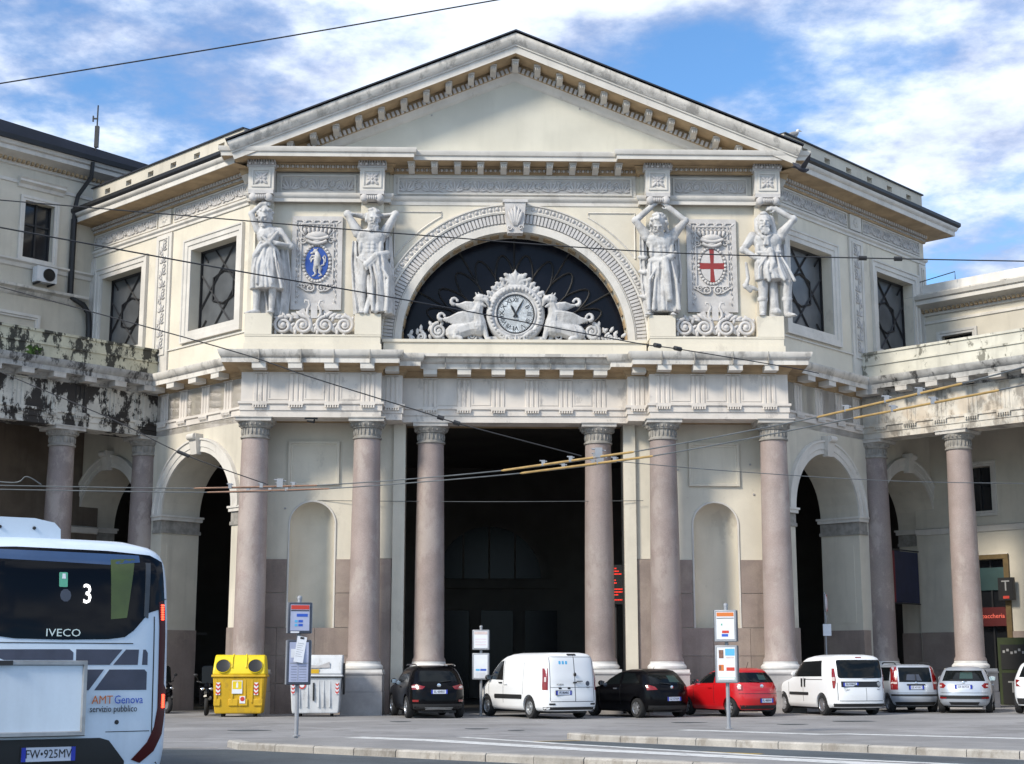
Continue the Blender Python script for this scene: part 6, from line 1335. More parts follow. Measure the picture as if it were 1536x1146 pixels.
# ---- white car cut by the right edge
lv = [(.24, -2.0, 1.95, .80), (.34, -2.06, 2.04, .85), (.52, -2.08, 2.08, .88), (.75, -2.05, 2.05, .88), (.92, -2.0, 1.7, .87), (1.0, -1.95, 1.2, .85), (1.06, -1.9, 1.0, .83), (1.25, -1.74, .7, .76), (1.42, -1.56, .3, .68), (1.5, -1.44, .05, .6), (1.54, -1.2, -.2, .45), (1.56, -.9, -.4, .22)]
c = Car(lv, 8, 6); v = empty('parked_car', (0, 0, 0), 0, 'white car cut by the right edge of the picture with dark red tail light', 'car', 'cars parked in front of the station')
body(c, (-1.25, 1.28), .33, M['paintwhite'], v); wheelset(v, (-1.25, 1.28), .865, .33, 5)
c.rear('rear_window', [(-.66, 1.08), (.66, 1.08), (.55, 1.40), (-.55, 1.40)], M['carglass'], v)
for s_ in (-1, 1):
    c.rear('tail_light', [(s_ * .85, 1.02), (s_ * .86, .82), (s_ * .60, .80), (s_ * .74, .90), (s_ * .62, 1.0)], M['lamp'], v); c.side('side_window', [(-1.4, 1.1), (.8, 1.06), (.2, 1.42), (-1.1, 1.42)], s_, M['carglass'], v)
plate(c, v, .76, .0, 'FN 318PT'); badge(c, v, 0, 1.0, .05); c.rear('lower_bumper', [(-.78, .28), (.78, .28), (.82, .46), (-.82, .46)], M['trimblack'], v); mirror(c, v, .75, 1.08, M['paintwhite'])
park(v, (15.80, 45.7, 0), R(-26), c)
# ---- city bus in the left foreground
lv = [(.28, .12, 12, 1.14), (.40, .02, 12, 1.20), (.70, .0, 12, 1.25), (1.2, .02, 12, 1.262), (1.9, .06, 12, 1.262), (2.35, .12, 12, 1.255), (2.65, .18, 12, 1.235), (2.80, .26, 11.95, 1.19), (2.89, .36, 11.9, 1.08), (2.95, .52, 11.7, .86), (2.975, .8, 11.5, .5)]
c = Car(lv, 70, 40); bus = empty('city_bus', (0, 0, 0), 0, 'white city bus seen from behind at lower left with number 3 display', 'bus')
body(c, (2.9, 9.0), .48, M['buswhite'], bus); wheelset(bus, (2.9, 9.0), 1.23, .48, 0, 'steel', .3)
gl = c.rear('rear_window', [(-1.15, 2.80), (-1.16, 2.25), (-1.0, 2.15), (-.80, 1.93), (-.70, 1.87), (-.5, 1.845), (.0, 1.835), (.5, 1.845), (.68, 1.87), (.78, 1.94), (.96, 2.14), (1.12, 2.19), (1.165, 2.24), (1.15, 2.72), (1.0, 2.79), (.5, 2.82), (-.5, 2.83)], M['busglass'], bus, .008)
c.rear('interior_panel', [(.52, 2.72), (.52, 2.06), (.70, 2.08), (.80, 2.74)], mat('lime interior panel', (.065, .095, .02), .3, .2, 3), gl, .012)
c.rear('sky_reflection_band', [(-1.1, 2.80), (-1.1, 2.70), (.5, 2.66), (.86, 2.70), (.86, 2.78)], mat('painted sky reflection', (.03, .07, .16), .2, .1, 2), gl, .0105)  # sky reflection painted onto the glass as a bluish band
c.rear('pillar_trim', [(.93, 2.70), (.99, 2.70), (.95, 2.08), (.90, 2.10)], mat('grey pillar', (.05, .055, .06), .3, .3, 4), gl, .012)
c.rear('exit_sticker', rr(-.05, .04, 2.40, 2.56, .01), M['greenprint'], gl, .013); c.rear('exit_pictogram', [(-.02, 2.49), (.02, 2.49), (.015, 2.545), (-.015, 2.545)], M['paper'], gl, .015)
c.rear('round_sticker', [(.02 + .06 * math.cos(i * .628), 2.31 + .07 * math.sin(i * .628)) for i in range(10)], M['signdark'], gl, .013)
text('3', 'route_number', .30, M['ledwhite'], gl, frame((c.xat(.23, 2.32) - .03, -.25, 2.32), (c.xat(.36, 2.32) - c.xat(.14, 2.32), -.22, 0), (c.xat(.23, 2.5) - c.xat(.23, 2.1), 0, .4)), .003, sx=.75)
text('IVECO', 'lettering', .115, M['chrome'], gl, frame((c.xat(0, 1.9) - .012, -.0, 1.905), (0, -1, 0), (0, 0, 1)), .006, sx=1.15)
for (pl, nm) in (([(-.68, 1.73), (-.66, 1.645), (-.60, 1.62), (.12, 1.62), (.12, 1.70), (.08, 1.735)], 'a'), ([(.15, 1.735), (.15, 1.57), (.52, 1.57), (.66, 1.735)], 'b'), ([(.70, 1.735), (.56, 1.57), (.84, 1.57), (.85, 1.735)], 'b'), ([(.90, 1.735), (.89, 1.57), (.955, 1.57), (.955, 1.70), (.93, 1.735)], 'c'), ([(.16, 1.52), (.13, 1.30), (.30, 1.30), (.46, 1.52)], 'd'), ([(.52, 1.52), (.36, 1.30), (.95, 1.30), (.95, 1.49), (.92, 1.52)], 'e')): c.rear('stripe_decal', pl, M['stripe'], bus, .004)
b = MB(); fr = frame((-.05, .52, 1.22), (0, -1, 0), (.03, 0, 1)); b.box(-.62, .76, -.38, .38, -.03, .02); b.v = [tuple(fr @ Vector(p)) for p in b.v]; ab = b.build('advert_board', M['buswhite'], bus)
b = MB(); rectmould(b, lambda x, z, o: tuple(fr @ Vector((x, z, o))), -.58, .72, -.34, .34, .055, [(0, .02), (.01, .05), (.045, .05), (.055, .0)]); b.build('board_frame', M['steel'], ab)
b = MB(); b.box(-.18, -.02, .345, .39, .045, .07); b.v = [tuple(fr @ Vector(p)) for p in b.v]; b.build('clip', M['trimblack'], ab)
bt = lambda u0, u1, z: frame((c.xat(u0, z) - .03, -u0, z), (c.xat(u1, z) - c.xat(u0, z), u0 - u1, 0), (0, 0, 1))
fr = bt(.33, .55, 1.195); text('AMT', 'lettering', .125, M['orange'], bus, fr, .002, 'LEFT', .9); fr = bt(.575, .9, 1.195); text('Genova', 'lettering', .125, M['blueprint'], bus, fr, .002, 'LEFT', .85); fr = bt(.31, .9, 1.10); text('servizio pubblico', 'lettering', .098, M['black'], bus, fr, .002, 'LEFT', .80); fr = bt(-.86, -.84, 1.66); text('o', 'lettering', .16, M['black'], bus, fr, .002)
c.rear('lower_bumper', [(-1.0, .36), (-1.0, .62), (-.86, .76), (-.7, .80), (.44, .80), (.54, .77), (.72, .55), (.74, .36)], M['black'], bus, .010); c.rear('lower_bumper', [(.74, .36), (.72, .53), (.85, .52), (1.04, .50), (.98, .36)], M['buswhite'], bus, .014)
plate(c, bus, .645, -.10, 'FW•925MV', .56, .145); c.rear('lock', [(.62 + .025 * math.cos(i * .785), .96 + .025 * math.sin(i * .785)) for i in range(8)], M['trimblack'], bus)
lens = mat('dark lamp strip', (.06, .006, .006), .35, 0, spec=.2)
for s_ in (-1, 1):
    inner = [(1.085, 2.26), (1.10, 2.0), (1.10, 1.1), (1.06, .9), (.98, .74), (.80, .56)]; outer = [(.90, .52), (1.06, .64), (1.16, .82), (1.20, 1.1), (1.205, 1.30), (1.17, 1.36), (1.175, 1.9), (1.17, 2.2), (1.14, 2.28)]
    c.rear('lamp_strip', [(s_ * p, z) for p, z in inner + outer], lens, bus, .010)
    for (za, zb) in ((2.06, 2.24), (1.10, 1.25)):
        b = MB()
        for k in range(7):
            z = za + (zb - za) * (k + .5) / 7; u = 1.135 if za > 2 else 1.165; b.ell((c.xat(u, z) - .016, -s_ * u, z), (.012, .022, .011), 6, 4)
        b.build('tail_light', M['lamplit'], bus)
hline(c, bus, 0, [(1.1, .52), (1.22, .40)], .012); hline(c, bus, 0, [(1.14, 2.3), (1.24, 2.3)], .01)
for s_ in (-1, 1): c.side('side_window', rr(1.2, 11.2, 1.35, 2.45, .1), s_, M['busglass'], bus, step=.5)
b = MB(); b.prism([(-1.0, 2.9), (1.0, 2.9), (.99, 3.06), (.92, 3.13), (.7, 3.17), (-.7, 3.17), (-.92, 3.13), (-.99, 3.06)], .55, 3.6, lambda y, z, x: (x, y + .95, z)); b.v = [(p[0], min(p[1], 1.0) if p[1] > 1.0 else p[1], p[2]) for p in b.v]; pod = b.build('roof_unit', M['buswhite'], bus, ang=50)
for q in (.25, .62): b = MB(); b.lathe([(0, .02), (.018, .016), (.02, 0)], 8, fn=lambda x, y, z, q=q: (.55 - z, q + x, 3.06 + y)); b.build('bolt', M['trimblack'], pod)
hline(c, bus, 0, [(-1.0, 1.80), (.78, 1.80)], .01, 'panel_seam'); hline(c, bus, 0, [(1.03, 2.1), (1.03, .78)], .012, 'panel_seam'); hline(c, bus, 0, [(.5, .86), (1.0, .86)], .008, 'panel_seam')
for k in range(5): c.rear('vent_slot', rr(-.95, -.72, 1.50 - k * .05, 1.525 - k * .05, .008), M['black'], bus, .004)
bus.location = (-4.80, 16.3, 0); bus.rotation_euler = (0, 0, R(90 + 31))
# ================================================================ street furniture
def chevrons(parent, x, z0, z1, y, w=.13):
    b = MB(); b.box(x - w / 2, x + w / 2, y - .004, y, z0, z1); p = b.build('reflector_panel', M['paper'], parent); n = 3; h = (z1 - z0) / n
    for i in range(n):
        zc = z0 + h * i; b = MB()
        for sx in (-1, 1): b.prism([(x, zc), (x + sx * w / 2, zc + h * .45), (x + sx * w / 2, zc + h * .95), (x, zc + h * .5)], y - .008, y - .005, lambda a, c, o: (a, o, c))
        b.build('chevron', M['redprint'], p)
def recycle_bin(loc, rz, label, style):
    t = empty('recycling_bin', loc, rz, label, 'bin'); col, lid = (M['yellow'], M['yellow2']) if style == 'y' else (M['binwhite'], M['binwhite'])
    w0, w1, d0, d1, zt = .72, .80, .45, .52, 1.22
    ring = lambda w, d, z: [(-w, -d, z), (w, -d, z), (w, d, z), (-w, d, z)]
    def loft(rings, name, m, par=t, **k):
        b = MB(); vs = []
        for q in rings: vs += q
        n = len(rings); b.add(vs, [tuple(range(4))[::-1], tuple((n - 1) * 4 + i for i in range(4))] + [(j * 4 + i, j * 4 + (i + 1) % 4, j * 4 + 4 + (i + 1) % 4, j * 4 + 4 + i) for j in range(n - 1) for i in range(4)])
        o = b.build(name, m, par, ang=30); md = o.modifiers.new('bevel', 'BEVEL'); md.width = .035; md.segments = 3; md.limit_method = 'ANGLE'; return o
    loft([ring(w0, d0, .10), ring(w0 + .02, d0 + .02, .22), ring(w1, d1, zt - .06), ring(w1 + .01, d1 + .01, zt)], 'body', col)
    b = MB(); b.box(-w1 - .05, w1 + .05, -d1 - .05, d1 + .05, zt + .002, zt + .085); o = b.build('rim', col, t); md = o.modifiers.new('bevel', 'BEVEL'); md.width = .025; md.segments = 2
    if style == 'y':
        b = MB(); prof = [(-d1 - .04, zt + .08), (-d1 + .02, zt + .30), (-d1 + .18, zt + .58), (-d1 + .30, zt + .70), (d1 - .30, zt + .70), (d1 - .1, zt + .55), (d1 + .04, zt + .08)]
        b.prism(prof, -w1 - .03, w1 + .03, lambda y, z, x: (x * (1 - .06 * (z - zt) / .7), y, z)); o = b.build('lid', lid, t, ang=25); md = o.modifiers.new('bevel', 'BEVEL'); md.width = .05; md.segments = 3; md.limit_method = 'ANGLE'
        tl = R(27)
        for x in (-.5, .5):
            f_ = lambda a, c, q, x=x: (x + a, -d1 + .045 - q * math.cos(tl) + c * math.sin(tl), zt + .34 + c * math.cos(tl) + q * math.sin(tl))
            b = MB(); b.lathe([(0, .035), (.17, .035), (.215, .045), (.225, .0)], 22, fn=f_, m=0); h_ = b.build('throw_hole', M['black'], t)
            b = MB(); b.lathe([(.225, -.02), (.24, .03), (.222, .045)], 22, fn=f_, caps=False); b.build('hole_rim', lid, h_)
        for x in (-.22, .22): b = MB(); b.tube([(x, -d1 - .01, zt + .3), (x, -d1 + .165, zt + .6), (x * .9, -d1 + .32, zt + .715)], .022, 5); b.build('lid_rib', lid, t)
        for x in (-.70, -.20, .20, .42, .70): b = MB(); b.box(x - .03, x + .03, -d1 - .005, -d0 + .02, .45, zt - .05); b.build('body_rib', col, t)
        for (xa, xb) in ((-.76, -.55), (-.3, -.0), (.02, .3), (.48, .76)): b = MB(); b.box(xa, xb, -d1 + .0, -d0 + .05, .34, .56); o = b.build('body_panel', col, t); md = o.modifiers.new('bevel', 'BEVEL'); md.width = .02; md.segments = 2
        b = MB(); b.box(-.2, .12, -d1 - .012, -d1 + .02, .72, 1.12); lb = b.build('label', M['paper'], t); b = MB(); b.box(-.18, .10, -d1 - .015, -d1 - .011, .86, 1.10); b.build('label_print', M['yellow2'], lb); b = MB(); b.box(-.07, -.01, -d1 - .019, -d1 - .014, .90, 1.04); b.box(-.055, -.025, -d1 - .019, -d1 - .014, 1.04, 1.08); b.build('pictogram', M['paper'], lb)
        b = MB(); b.box(.05, .22, -d1 - .012, -d1 + .03, .42, .64); lb = b.build('sticker', M['paper'], t)
        b = MB(); b.lathe([(0, .006), (.07, .006), (.07, 0)], 14, fn=lambda a, c, q: (.135 + a, -d1 - .012 - q, .555 + c)); b.build('round_print', M['redprint'], lb)
        chevrons(t, -.63, .68, 1.06, -d1 - .006); chevrons(t, .55, .68, 1.06, -d1 - .006)
    else:
        b = MB(); prof = [(-d1 - .04, zt + .09), (-d1 + .0, zt + .30), (-d1 + .12, zt + .62), (-d1 + .25, zt + .70), (d1 - .1, zt + .70), (d1 + .04, zt + .4), (d1 + .04, zt + .09)]
        b.prism(prof, -w1 - .03, w1 + .03, lambda y, z, x: (x, y, z)); o = b.build('lid', lid, t, ang=25); md = o.modifiers.new('bevel', 'BEVEL'); md.width = .04; md.segments = 3; md.limit_method = 'ANGLE'
        b = MB(); b.add([(-.55, -d1 + .02, zt + .42), (.1, -d1 + .01, zt + .36), (.42, -d1 + .04, zt + .48), (.45, -d1 + .0, zt + .30), (-.55, -d1 - .02, zt + .28)], [(0, 1, 2, 3, 4)]); b.add([(p[0], p[1] - .03, p[2]) for p in b.v], [(0, 1, 2, 3, 4)]); b.build('slot_flap', M['pedestal'], t)
        b = MB(); b.box(-.25, .1, -d1 - .045, -d1 + .0, zt + .12, zt + .25); b.build('label', M['yellow'], t)
        b = MB(); b.box(-w1 - .04, w1 + .04, -d1 - .055, -d1 - .04, zt - .01, zt + .03); b.build('seal', M['black'], t)
        for x in (-.5, -.25, .1, .25, .45): b = MB(); b.box(x - .02, x + .02, -d1 - .006, -d0 + .02, .3, zt - .1); b.build('body_rib', col, t)
        b = MB(); b.box(-.08, -.03, -d1 - .02, -d1 + .02, .5, 1.05); b.build('slit', M['black'], t)
        b = MB(); b.lathe([(0, .006), (.12, .006), (.12, 0)], 18, fn=lambda a, c, q: (-.42 + a, -d1 - .006 - q, .98 + c)); s_ = b.build('round_print', M['redprint'], t); b = MB(); b.lathe([(0, .008), (.075, .008), (.075, 0)], 18, fn=lambda a, c, q: (-.42 + a, -d1 - .008 - q, .98 + c)); b.build('round_print', M['paper'], s_)
        chevrons(t, -.70, .70, 1.06, -d1 - .004, .1); chevrons(t, .68, .70, 1.06, -d1 - .004, .1)
        b = MB(); b.prism([(.26 * math.cos(R(a)), .5 * math.sin(R(a))) for a in range(0, 360, 20)], w1 + .03, w1 + .09, lambda y, z, x: (x, y, z + zt - .05)); b.build('side_hinge', M['black'], t)
    for x in (-.5, .5):
        for y in (-.3, .3): b = MB(); b.lathe([(0, -.03), (.09, -.03), (.1, 0), (.09, .03), (0, .03)], 12, fn=lambda a, c, q, x=x, y=y: (x + q, y + a, .10 + c)); b.build('caster', M['tyre'], t)
recycle_bin((-8.62, 48.55, 0), R(4), 'yellow plastic recycling container with two round throw holes in its lid', 'y')
recycle_bin((-6.22, 48.75, 0), R(3), 'scuffed white waste container with dark slot, half hidden by a sign', 'w')
def bus_stop(loc, rz, label, style, H, p1, p2, w):
    t = empty('bus_stop_sign', loc, rz, label, 'sign')
    b = MB(); b.tube([(0, 0, -.05), (0, 0, H)], .045, 10); b.lathe([(.09, .0), (.09, .02), (.05, .03)], 12); b.build('pole', M['signgrey'], t)
    b = MB(); b.lathe([(0, .05), (.05, .03), (.055, -.02)], 10, (0, 0, H)); b.build('cap', M['signgrey'], t)
    for i, (z0, z1) in enumerate((p1, p2)):
        case, face = (M['signdark'], M['paperblue']) if style == 'l' else (M['signgrey'], M['paper'])
        b = MB(); b.box(-w / 2, w / 2, -.15, .05, z0, z1); c_ = b.build('sign_case', case, t); md = c_.modifiers.new('bevel', 'BEVEL'); md.width = .02; md.segments = 2
        for xe in (-w / 2, w / 2): b = MB(); b.box(xe - .012, xe + .012, -.13, .05, z0 + .01, z1 - .01); b.build('case_edge', M['signgrey'] if style == 'l' else M['signdark'], c_)
        b = MB(); b.box(-w / 2 + .05, w / 2 - .05, -.156, -.14, z0 + .06, z1 - .05); b.build('poster', face, c_)
        def pr(x0, x1, za, zb, m, lev=1): bb = MB(); bb.box(x0, x1, -.1585 - .0015 * lev, -.15, za, zb); bb.build('print', M[m] if isinstance(m, str) else m, c_)
        h = z1 - z0; L = -w / 2 + .06; Rr = w / 2 - .06
        if i == 0:
            pr(L, Rr, z1 - .15, z1 - .06, {'l': 'redprint', 'r': 'orange', 'm': 'lampclear'}[style])
            if style == 'l': pr(L + .12, Rr - .03, z1 - .30, z1 - .24, 'blueprint'); pr(L + .08, L + .14, z1 - .42, z1 - .37, 'cyanprint'); pr(L + .16, L + .25, z1 - .42, z1 - .37, 'blueprint'); pr(L + .08, L + .14, z1 - .50, z1 - .45, 'cyanprint'); pr(L + .16, L + .25, z1 - .50, z1 - .45, 'blueprint'); pr(L, L + .18, z0 + .01, z0 + .045, 'paper', 3); pr(L, Rr, z1 - .185, z1 - .165, 'black')
            if style == 'r': pr(L, Rr, z1 - .20, z1 - .185, 'black'); pr(L + .12, L + .28, z0 + .20, z0 + .26, 'redprint'); pr(L + .11, L + .26, z0 + .12, z0 + .18, 'blueprint'); pr(L + .1, L + .13, z0 + .38, z0 + .42, 'greenprint')
            if style == 'm':
                for k in range(3): pr(L + .03, Rr - .03, z0 + .16 + .09 * k, z0 + .165 + .09 * k, 'redprint')
        else:
            if style == 'l':
                pr(L, Rr, z0 + .44, z0 + .455, 'signgrey'); pr(L + .17, L + .18, z0 + .08, z0 + .44, 'signgrey'); pr(L + .02, L + .12, z0 + .56, z0 + .74, 'paper')
                for k in range(6): pr(L + .03, L + .15, z0 + .1 + .055 * k, z0 + .105 + .055 * k, 'signdark'); pr(L + .2, Rr - .03, z0 + .1 + .055 * k, z0 + .105 + .055 * k, 'signdark')
                b = MB(); b.box(-.10, .10, -.004, .004, -.27, .27); nt = b.build('notice', M['paper'], t, (.02, -.17, z1 - .20)); nt.rotation_euler = (R(-6), R(9), 0); b = MB(); b.box(-.04, .04, -.012, .004, .22, .26); b.build('clip', M['black'], nt)
                for k in range(7): b = MB(); b.box(-.075, .065 - .02 * (k % 3), -.0055, -.004, .12 - .045 * k, .128 - .045 * k); b.build('print', M['signgrey'], nt)
            if style == 'r': pr(L + .03, L + .14, z1 - .30, z1 - .11, 'brownprint'); pr(L + .18, Rr, z1 - .24, z1 - .08, 'cyanprint'); pr(L + .02, L + .14, z0 + .28, z0 + .42, 'orange'); pr(L + .03, L + .08, z0 + .30, z0 + .40, 'brownprint', 2); pr(L + .2, Rr - .01, z0 + .28, z0 + .36, 'redprint'); pr(L + .2, Rr - .02, z1 - .30, z1 - .27, 'lampclear'); pr(L, Rr, z0 + .07, z0 + .13, 'greenprint'); pr(L + .01, Rr - .01, z0 + .075, z0 + .125, 'paper', 2)
            if style == 'm':
                pr(L + .05, L + .18, z0 + .28, z0 + .34, 'cyanprint'); pr(L + .20, Rr - .03, z0 + .28, z0 + .34, 'blueprint')
                for k in range(4): pr(L + .05, Rr - .04, z0 + .1 + .035 * k, z0 + .104 + .035 * k, 'signgrey')
    return t
bus_stop((-4.50, 32.1, .125), R(14), 'dark cased bus stop sign with a paper notice taped over its lower panel', 'l', 2.86, (2.11, 2.76), (1.05, 1.98), .50)
bus_stop((5.06, 35.9, .125), R(-15), 'grey cased bus stop sign with orange header in front of the red car', 'r', 2.86, (2.00, 2.74), (1.05, 1.92), .52)
bus_stop((-1.0, 49.2, 0), R(-2), 'pale bus stop sign standing against the dark entrance beside the white van', 'm', 2.82, (2.08, 2.72), (1.14, 1.98), .54)
def scooter(loc, rz, label, m):
    t = empty('motor_scooter', loc, rz, label, 'scooter', 'motor scooters parked at the left arch')
    for y, nm in ((-.62, 'wheel'), (.62, 'wheel')):
        b = MB(); b.lathe([(.16, -.05), (.27, -.06), (.3, -.02), (.3, .02), (.27, .06), (.16, .05)], 20, fn=lambda a, c, q, y=y: (q, y + a, .30 + c), caps=False); w = b.build(nm, M['tyre'], t); b = MB(); b.lathe([(0, -.04), (.17, -.03), (.17, .03), (0, .04)], 14, fn=lambda a, c, q, y=y: (q, y + a, .30 + c)); b.build('rim', M['steel'], w)
    b = MB(); b.tube([(0, -.62, .42), (0, -.66, .58), (0, -.52, .95), (0, -.46, 1.05)], [.09, .13, .10, .05], 8); b.add([(-.22, -.5, .35), (.22, -.5, .35), (.26, -.44, .95), (-.26, -.44, .95), (-.2, -.62, .45), (.2, -.62, .45), (.14, -.66, .92), (-.14, -.66, .92)], [(0, 1, 2, 3), (4, 5, 6, 7), (0, 4, 7, 3), (1, 5, 6, 2), (3, 2, 6, 7), (0, 1, 5, 4)]); b.box(-.16, .16, -.45, .1, .30, .38); b.tube([(0, .05, .45), (0, .35, .62), (0, .8, .72)], [.17, .2, .12], 10); b.tube([(0, -.72, .60), (0, -.5, .66)], [.12, .12], 8); b.build('body', M[m], t)
    b = MB(); b.tube([(0, -.02, .82), (0, .35, .84), (0, .75, .90)], [.13, .15, .11], 10); b.build('seat', M['trimblack'], t)
    b = MB(); b.tube([(-.34, -.38, 1.08), (-.15, -.45, 1.04), (.15, -.45, 1.04), (.34, -.38, 1.08)], .022, 6); b.build('handlebar', M['trimblack'], t)
    b = MB(); b.add([(-.17, -.54, 1.02), (.17, -.54, 1.02), (.19, -.40, 1.52), (.12, -.38, 1.58), (-.12, -.38, 1.58), (-.19, -.40, 1.52)] + [(-.17, -.53, 1.02), (.17, -.53, 1.02), (.19, -.39, 1.52), (.12, -.37, 1.58), (-.12, -.37, 1.58), (-.19, -.39, 1.52)], [(0, 1, 2, 3, 4, 5), (11, 10, 9, 8, 7, 6), (0, 1, 7, 6), (1, 2, 8, 7), (5, 0, 6, 11), (2, 3, 9, 8), (3, 4, 10, 9), (4, 5, 11, 10)]); b.build('windshield', M['carglass'], t)
    for sx in (-1, 1):
        b = MB(); b.ell((sx * .13, -.665, .84), (.075, .04, .05), 8, 6); b.build('headlight', M['chrome'], t)
        b = MB(); b.tube([(sx * .26, -.42, 1.06), (sx * .36, -.44, 1.25)], .01, 5); b.ell((sx * .38, -.44, 1.28), (.07, .02, .05), 8, 5); b.build('mirror', M['trimblack'], t)
    b = MB(); b.ell((.05, -.70, .56), (.12, .05, .08), 8, 6); b.build('mudguard', M['steel'], t)
scooter((-9.95, 50.0, 0), R(10), 'black scooter with upright windscreen beside the yellow container', 'paintblack')
scooter((-12.0, 52.0, 0), R(42), 'dark scooter deeper in the shade behind the bus', 'paintblack')
# traffic sign seen edge-on in the right arch
ts = empty('traffic_sign', (10.85, 52.6, 0), R(72), 'round traffic sign seen edge on, on a pole in the right arch', 'sign')
b = MB(); b.tube([(0, 0, 0), (0, 0, 4.1)], .03, 8); b.build('pole', M['signgrey'], ts)
b = MB(); b.lathe([(0, .0), (.30, .0), (.31, .012), (.30, .024), (0, .024)], 24, fn=lambda x, y, z: (x, -.05 - z, 3.72 + y)); d_ = b.build('disc', M['paper'], ts); b = MB(); b.lathe([(.24, .026), (.30, .026)], 24, fn=lambda x, y, z: (x, -.05 - z, 3.72 + y), caps=False); b.build('red_ring', M['redprint'], d_)
b = MB(); b.box(-.2, .2, -.06, -.04, 3.05, 3.3); o = b.build('plate', M['signgrey'], ts); b = MB(); b.box(-.15, .15, -.02, .0, 0, .40); o = b.build('plate', M['paper'], ts, (0, -.05, 2.6)); o.rotation_euler = (0, 0, R(-60))
# lit departure board inside the entrance
db = empty('departure_board', (3.72, 54.3, 0), R(-8), 'black departure board with red lit rows inside the dark entrance', 'display')
b = MB(); b.box(-.42, .42, -.06, .06, 3.75, 5.15); c_ = b.build('case', M['black'], db)
b = MB(); b.tube([(0, .1, 0), (0, .1, 5.0)], .05, 8); b.build('post', M['iron'], db)
rr_ = random.Random(3)
for i, (z, x0, x1) in enumerate(((5.02, -.3, .0), (4.92, -.2, .12), (4.82, -.2, .2), (4.6, -.2, .0), (4.5, -.25, .02), (4.28, -.2, .26), (4.18, -.18, .26), (4.08, -.2, .1), (3.9, -.18, .4))):
    b = MB(); x = x0
    while x < x1:
        w = rr_.uniform(.02, .045); b.box(x, x + w, -.066, -.06, z - .022, z + .022); x += w + .014
    b.build('text_row', M['ledred'], c_)
fl = empty('strip_lamp', (-12.35, 57.5, 0), R(20), 'small greenish strip lamp in the dark left arch', 'lamp'); b = MB(); b.box(-.75, .15, -.04, .04, 2.62, 2.74); b.build('tube', mat('lit greenish tube', (.3, .35, .1), .5, 0, emit=(.75, 1, .25), estr=.35), fl); b = MB(); b.box(-.8, .8, .0, .1, 2.74, 2.82); b.tube([(-.7, .05, 0), (-.7, .05, 2.75)], .03, 6); b.build('holder', M['iron'], fl)
# spotlight under the left architrave
sp = empty('spotlight', bw(-6.9, .1, 9.8), BROT, 'small black spotlight fixed under the left architrave', 'lamp'); b = MB(); b.box(-.22, .22, -.03, .03, -.05, 0); b.tube([(-.12, -.05, -.1), (.12, -.14, -.14)], [.05, .075], 8); b.build('housing', M['iron'], sp)
# ================================================================ birds
gl_ = empty('gull', bw(*fpt(1, .72, .34), 20.13), BROT + R(20), 'pale gull standing on the right parapet', 'bird'); b = MB()
b.ell((0, 0, .26), (.24, .10, .115), 12, 8, 0, Matrix.Rotation(R(-22), 3, 'Y')); limb(b, [(.14, 0, .32), (.2, 0, .44)], [.075, .06], 8); b.ell((.215, 0, .47), (.075, .06, .06), 10, 7); carve(b, 'body', M['whitefeather'], gl_, .015, 1)
b = MB(); 
for sy in (-1, 1): b.ell((-.06, sy * .09, .27), (.27, .03, .09), 10, 6, 0, Matrix.Rotation(R(-20), 3, 'Y'))
b.build('wing', M['grayfeather'], gl_); b = MB(); b.tube([(.27, 0, .47), (.37, 0, .455)], [.02, .008], 6); b.build('beak', M['beak'], gl_); b = MB()
for sy in (-1, 1): b.tube([(.02, sy * .04, .18), (.02, sy * .04, .0), (.07, sy * .04, .0)], .01, 5)
b.build('legs', M['beak'], gl_)
pp = at(1203, 254, 48.3); pg = empty('pigeon', pp, R(25), 'dark pigeon flying in front of the right cornice', 'bird'); b = MB(); b.ell((0, 0, 0), (.22, .085, .09), 10, 7, 0, Matrix.Rotation(R(12), 3, 'Y')); limb(b, [(.16, 0, -.01), (.24, 0, .02)], [.06, .045], 8); b.add([(-.18, -.04, 0), (-.18, .04, 0), (-.36, .09, .05), (-.36, -.09, .05), (-.18, -.04, .025), (-.18, .04, .025), (-.36, .09, .065), (-.36, -.09, .065)], [(0, 1, 2, 3), (4, 5, 6, 7), (0, 1, 5, 4), (2, 3, 7, 6), (0, 3, 7, 4), (1, 2, 6, 5)]); b.build('body', mat('dark pigeon feathers', (.035, .035, .045), .7, .2, 9), pg)
for sy in (-1, 1): b = MB(); P_ = [(.1, sy * .07, .03), (.12, sy * .3, .26), (.0, sy * .52, .40), (-.08, sy * .36, .24), (-.12, sy * .08, .04)]; b.add(P_ + [(p[0], p[1], p[2] + .02) for p in P_], [(0, 1, 2, 3, 4), (9, 8, 7, 6, 5)] + [(i, (i + 1) % 5, 5 + (i + 1) % 5, 5 + i) for i in range(5)]); b.build('wing', bpy.data.materials['dark pigeon feathers'], pg)
# ================================================================ overhead wires
def wire(name, pts, r, m, label, ins=(), group=None):
    pts = [Vector(p) for p in pts]; o = pts[0]; Q = []
    for i in range(len(pts) - 1):
        p0, p1, p2, p3 = pts[max(i - 1, 0)], pts[i], pts[i + 1], pts[min(i + 2, len(pts) - 1)]
        for k in range(6):
            t = k / 6; Q.append(.5 * ((2 * p1) + (p2 - p0) * t + (2 * p0 - 5 * p1 + 4 * p2 - p3) * t * t + (3 * p1 - p0 - 3 * p2 + p3) * t ** 3))
    Q.append(pts[-1]); b = MB(); b.tube([q - o for q in Q], r, 5); w = b.build(name, M[m], None, o); tag(w, label, 'cable', group)
    for (a, c_, rad, mm, nm) in ins:
        b = MB(); a, c_ = Vector(a) - o, Vector(c_) - o; d = c_ - a; n = 5; b.tube([a + d * .0, a + d * .02, a + d * .98, c_], [rad * .5, rad, rad, rad * .5], 8); b.build(nm, M[mm], w)
    return w
def L3(pts): return [at(*p) for p in pts]
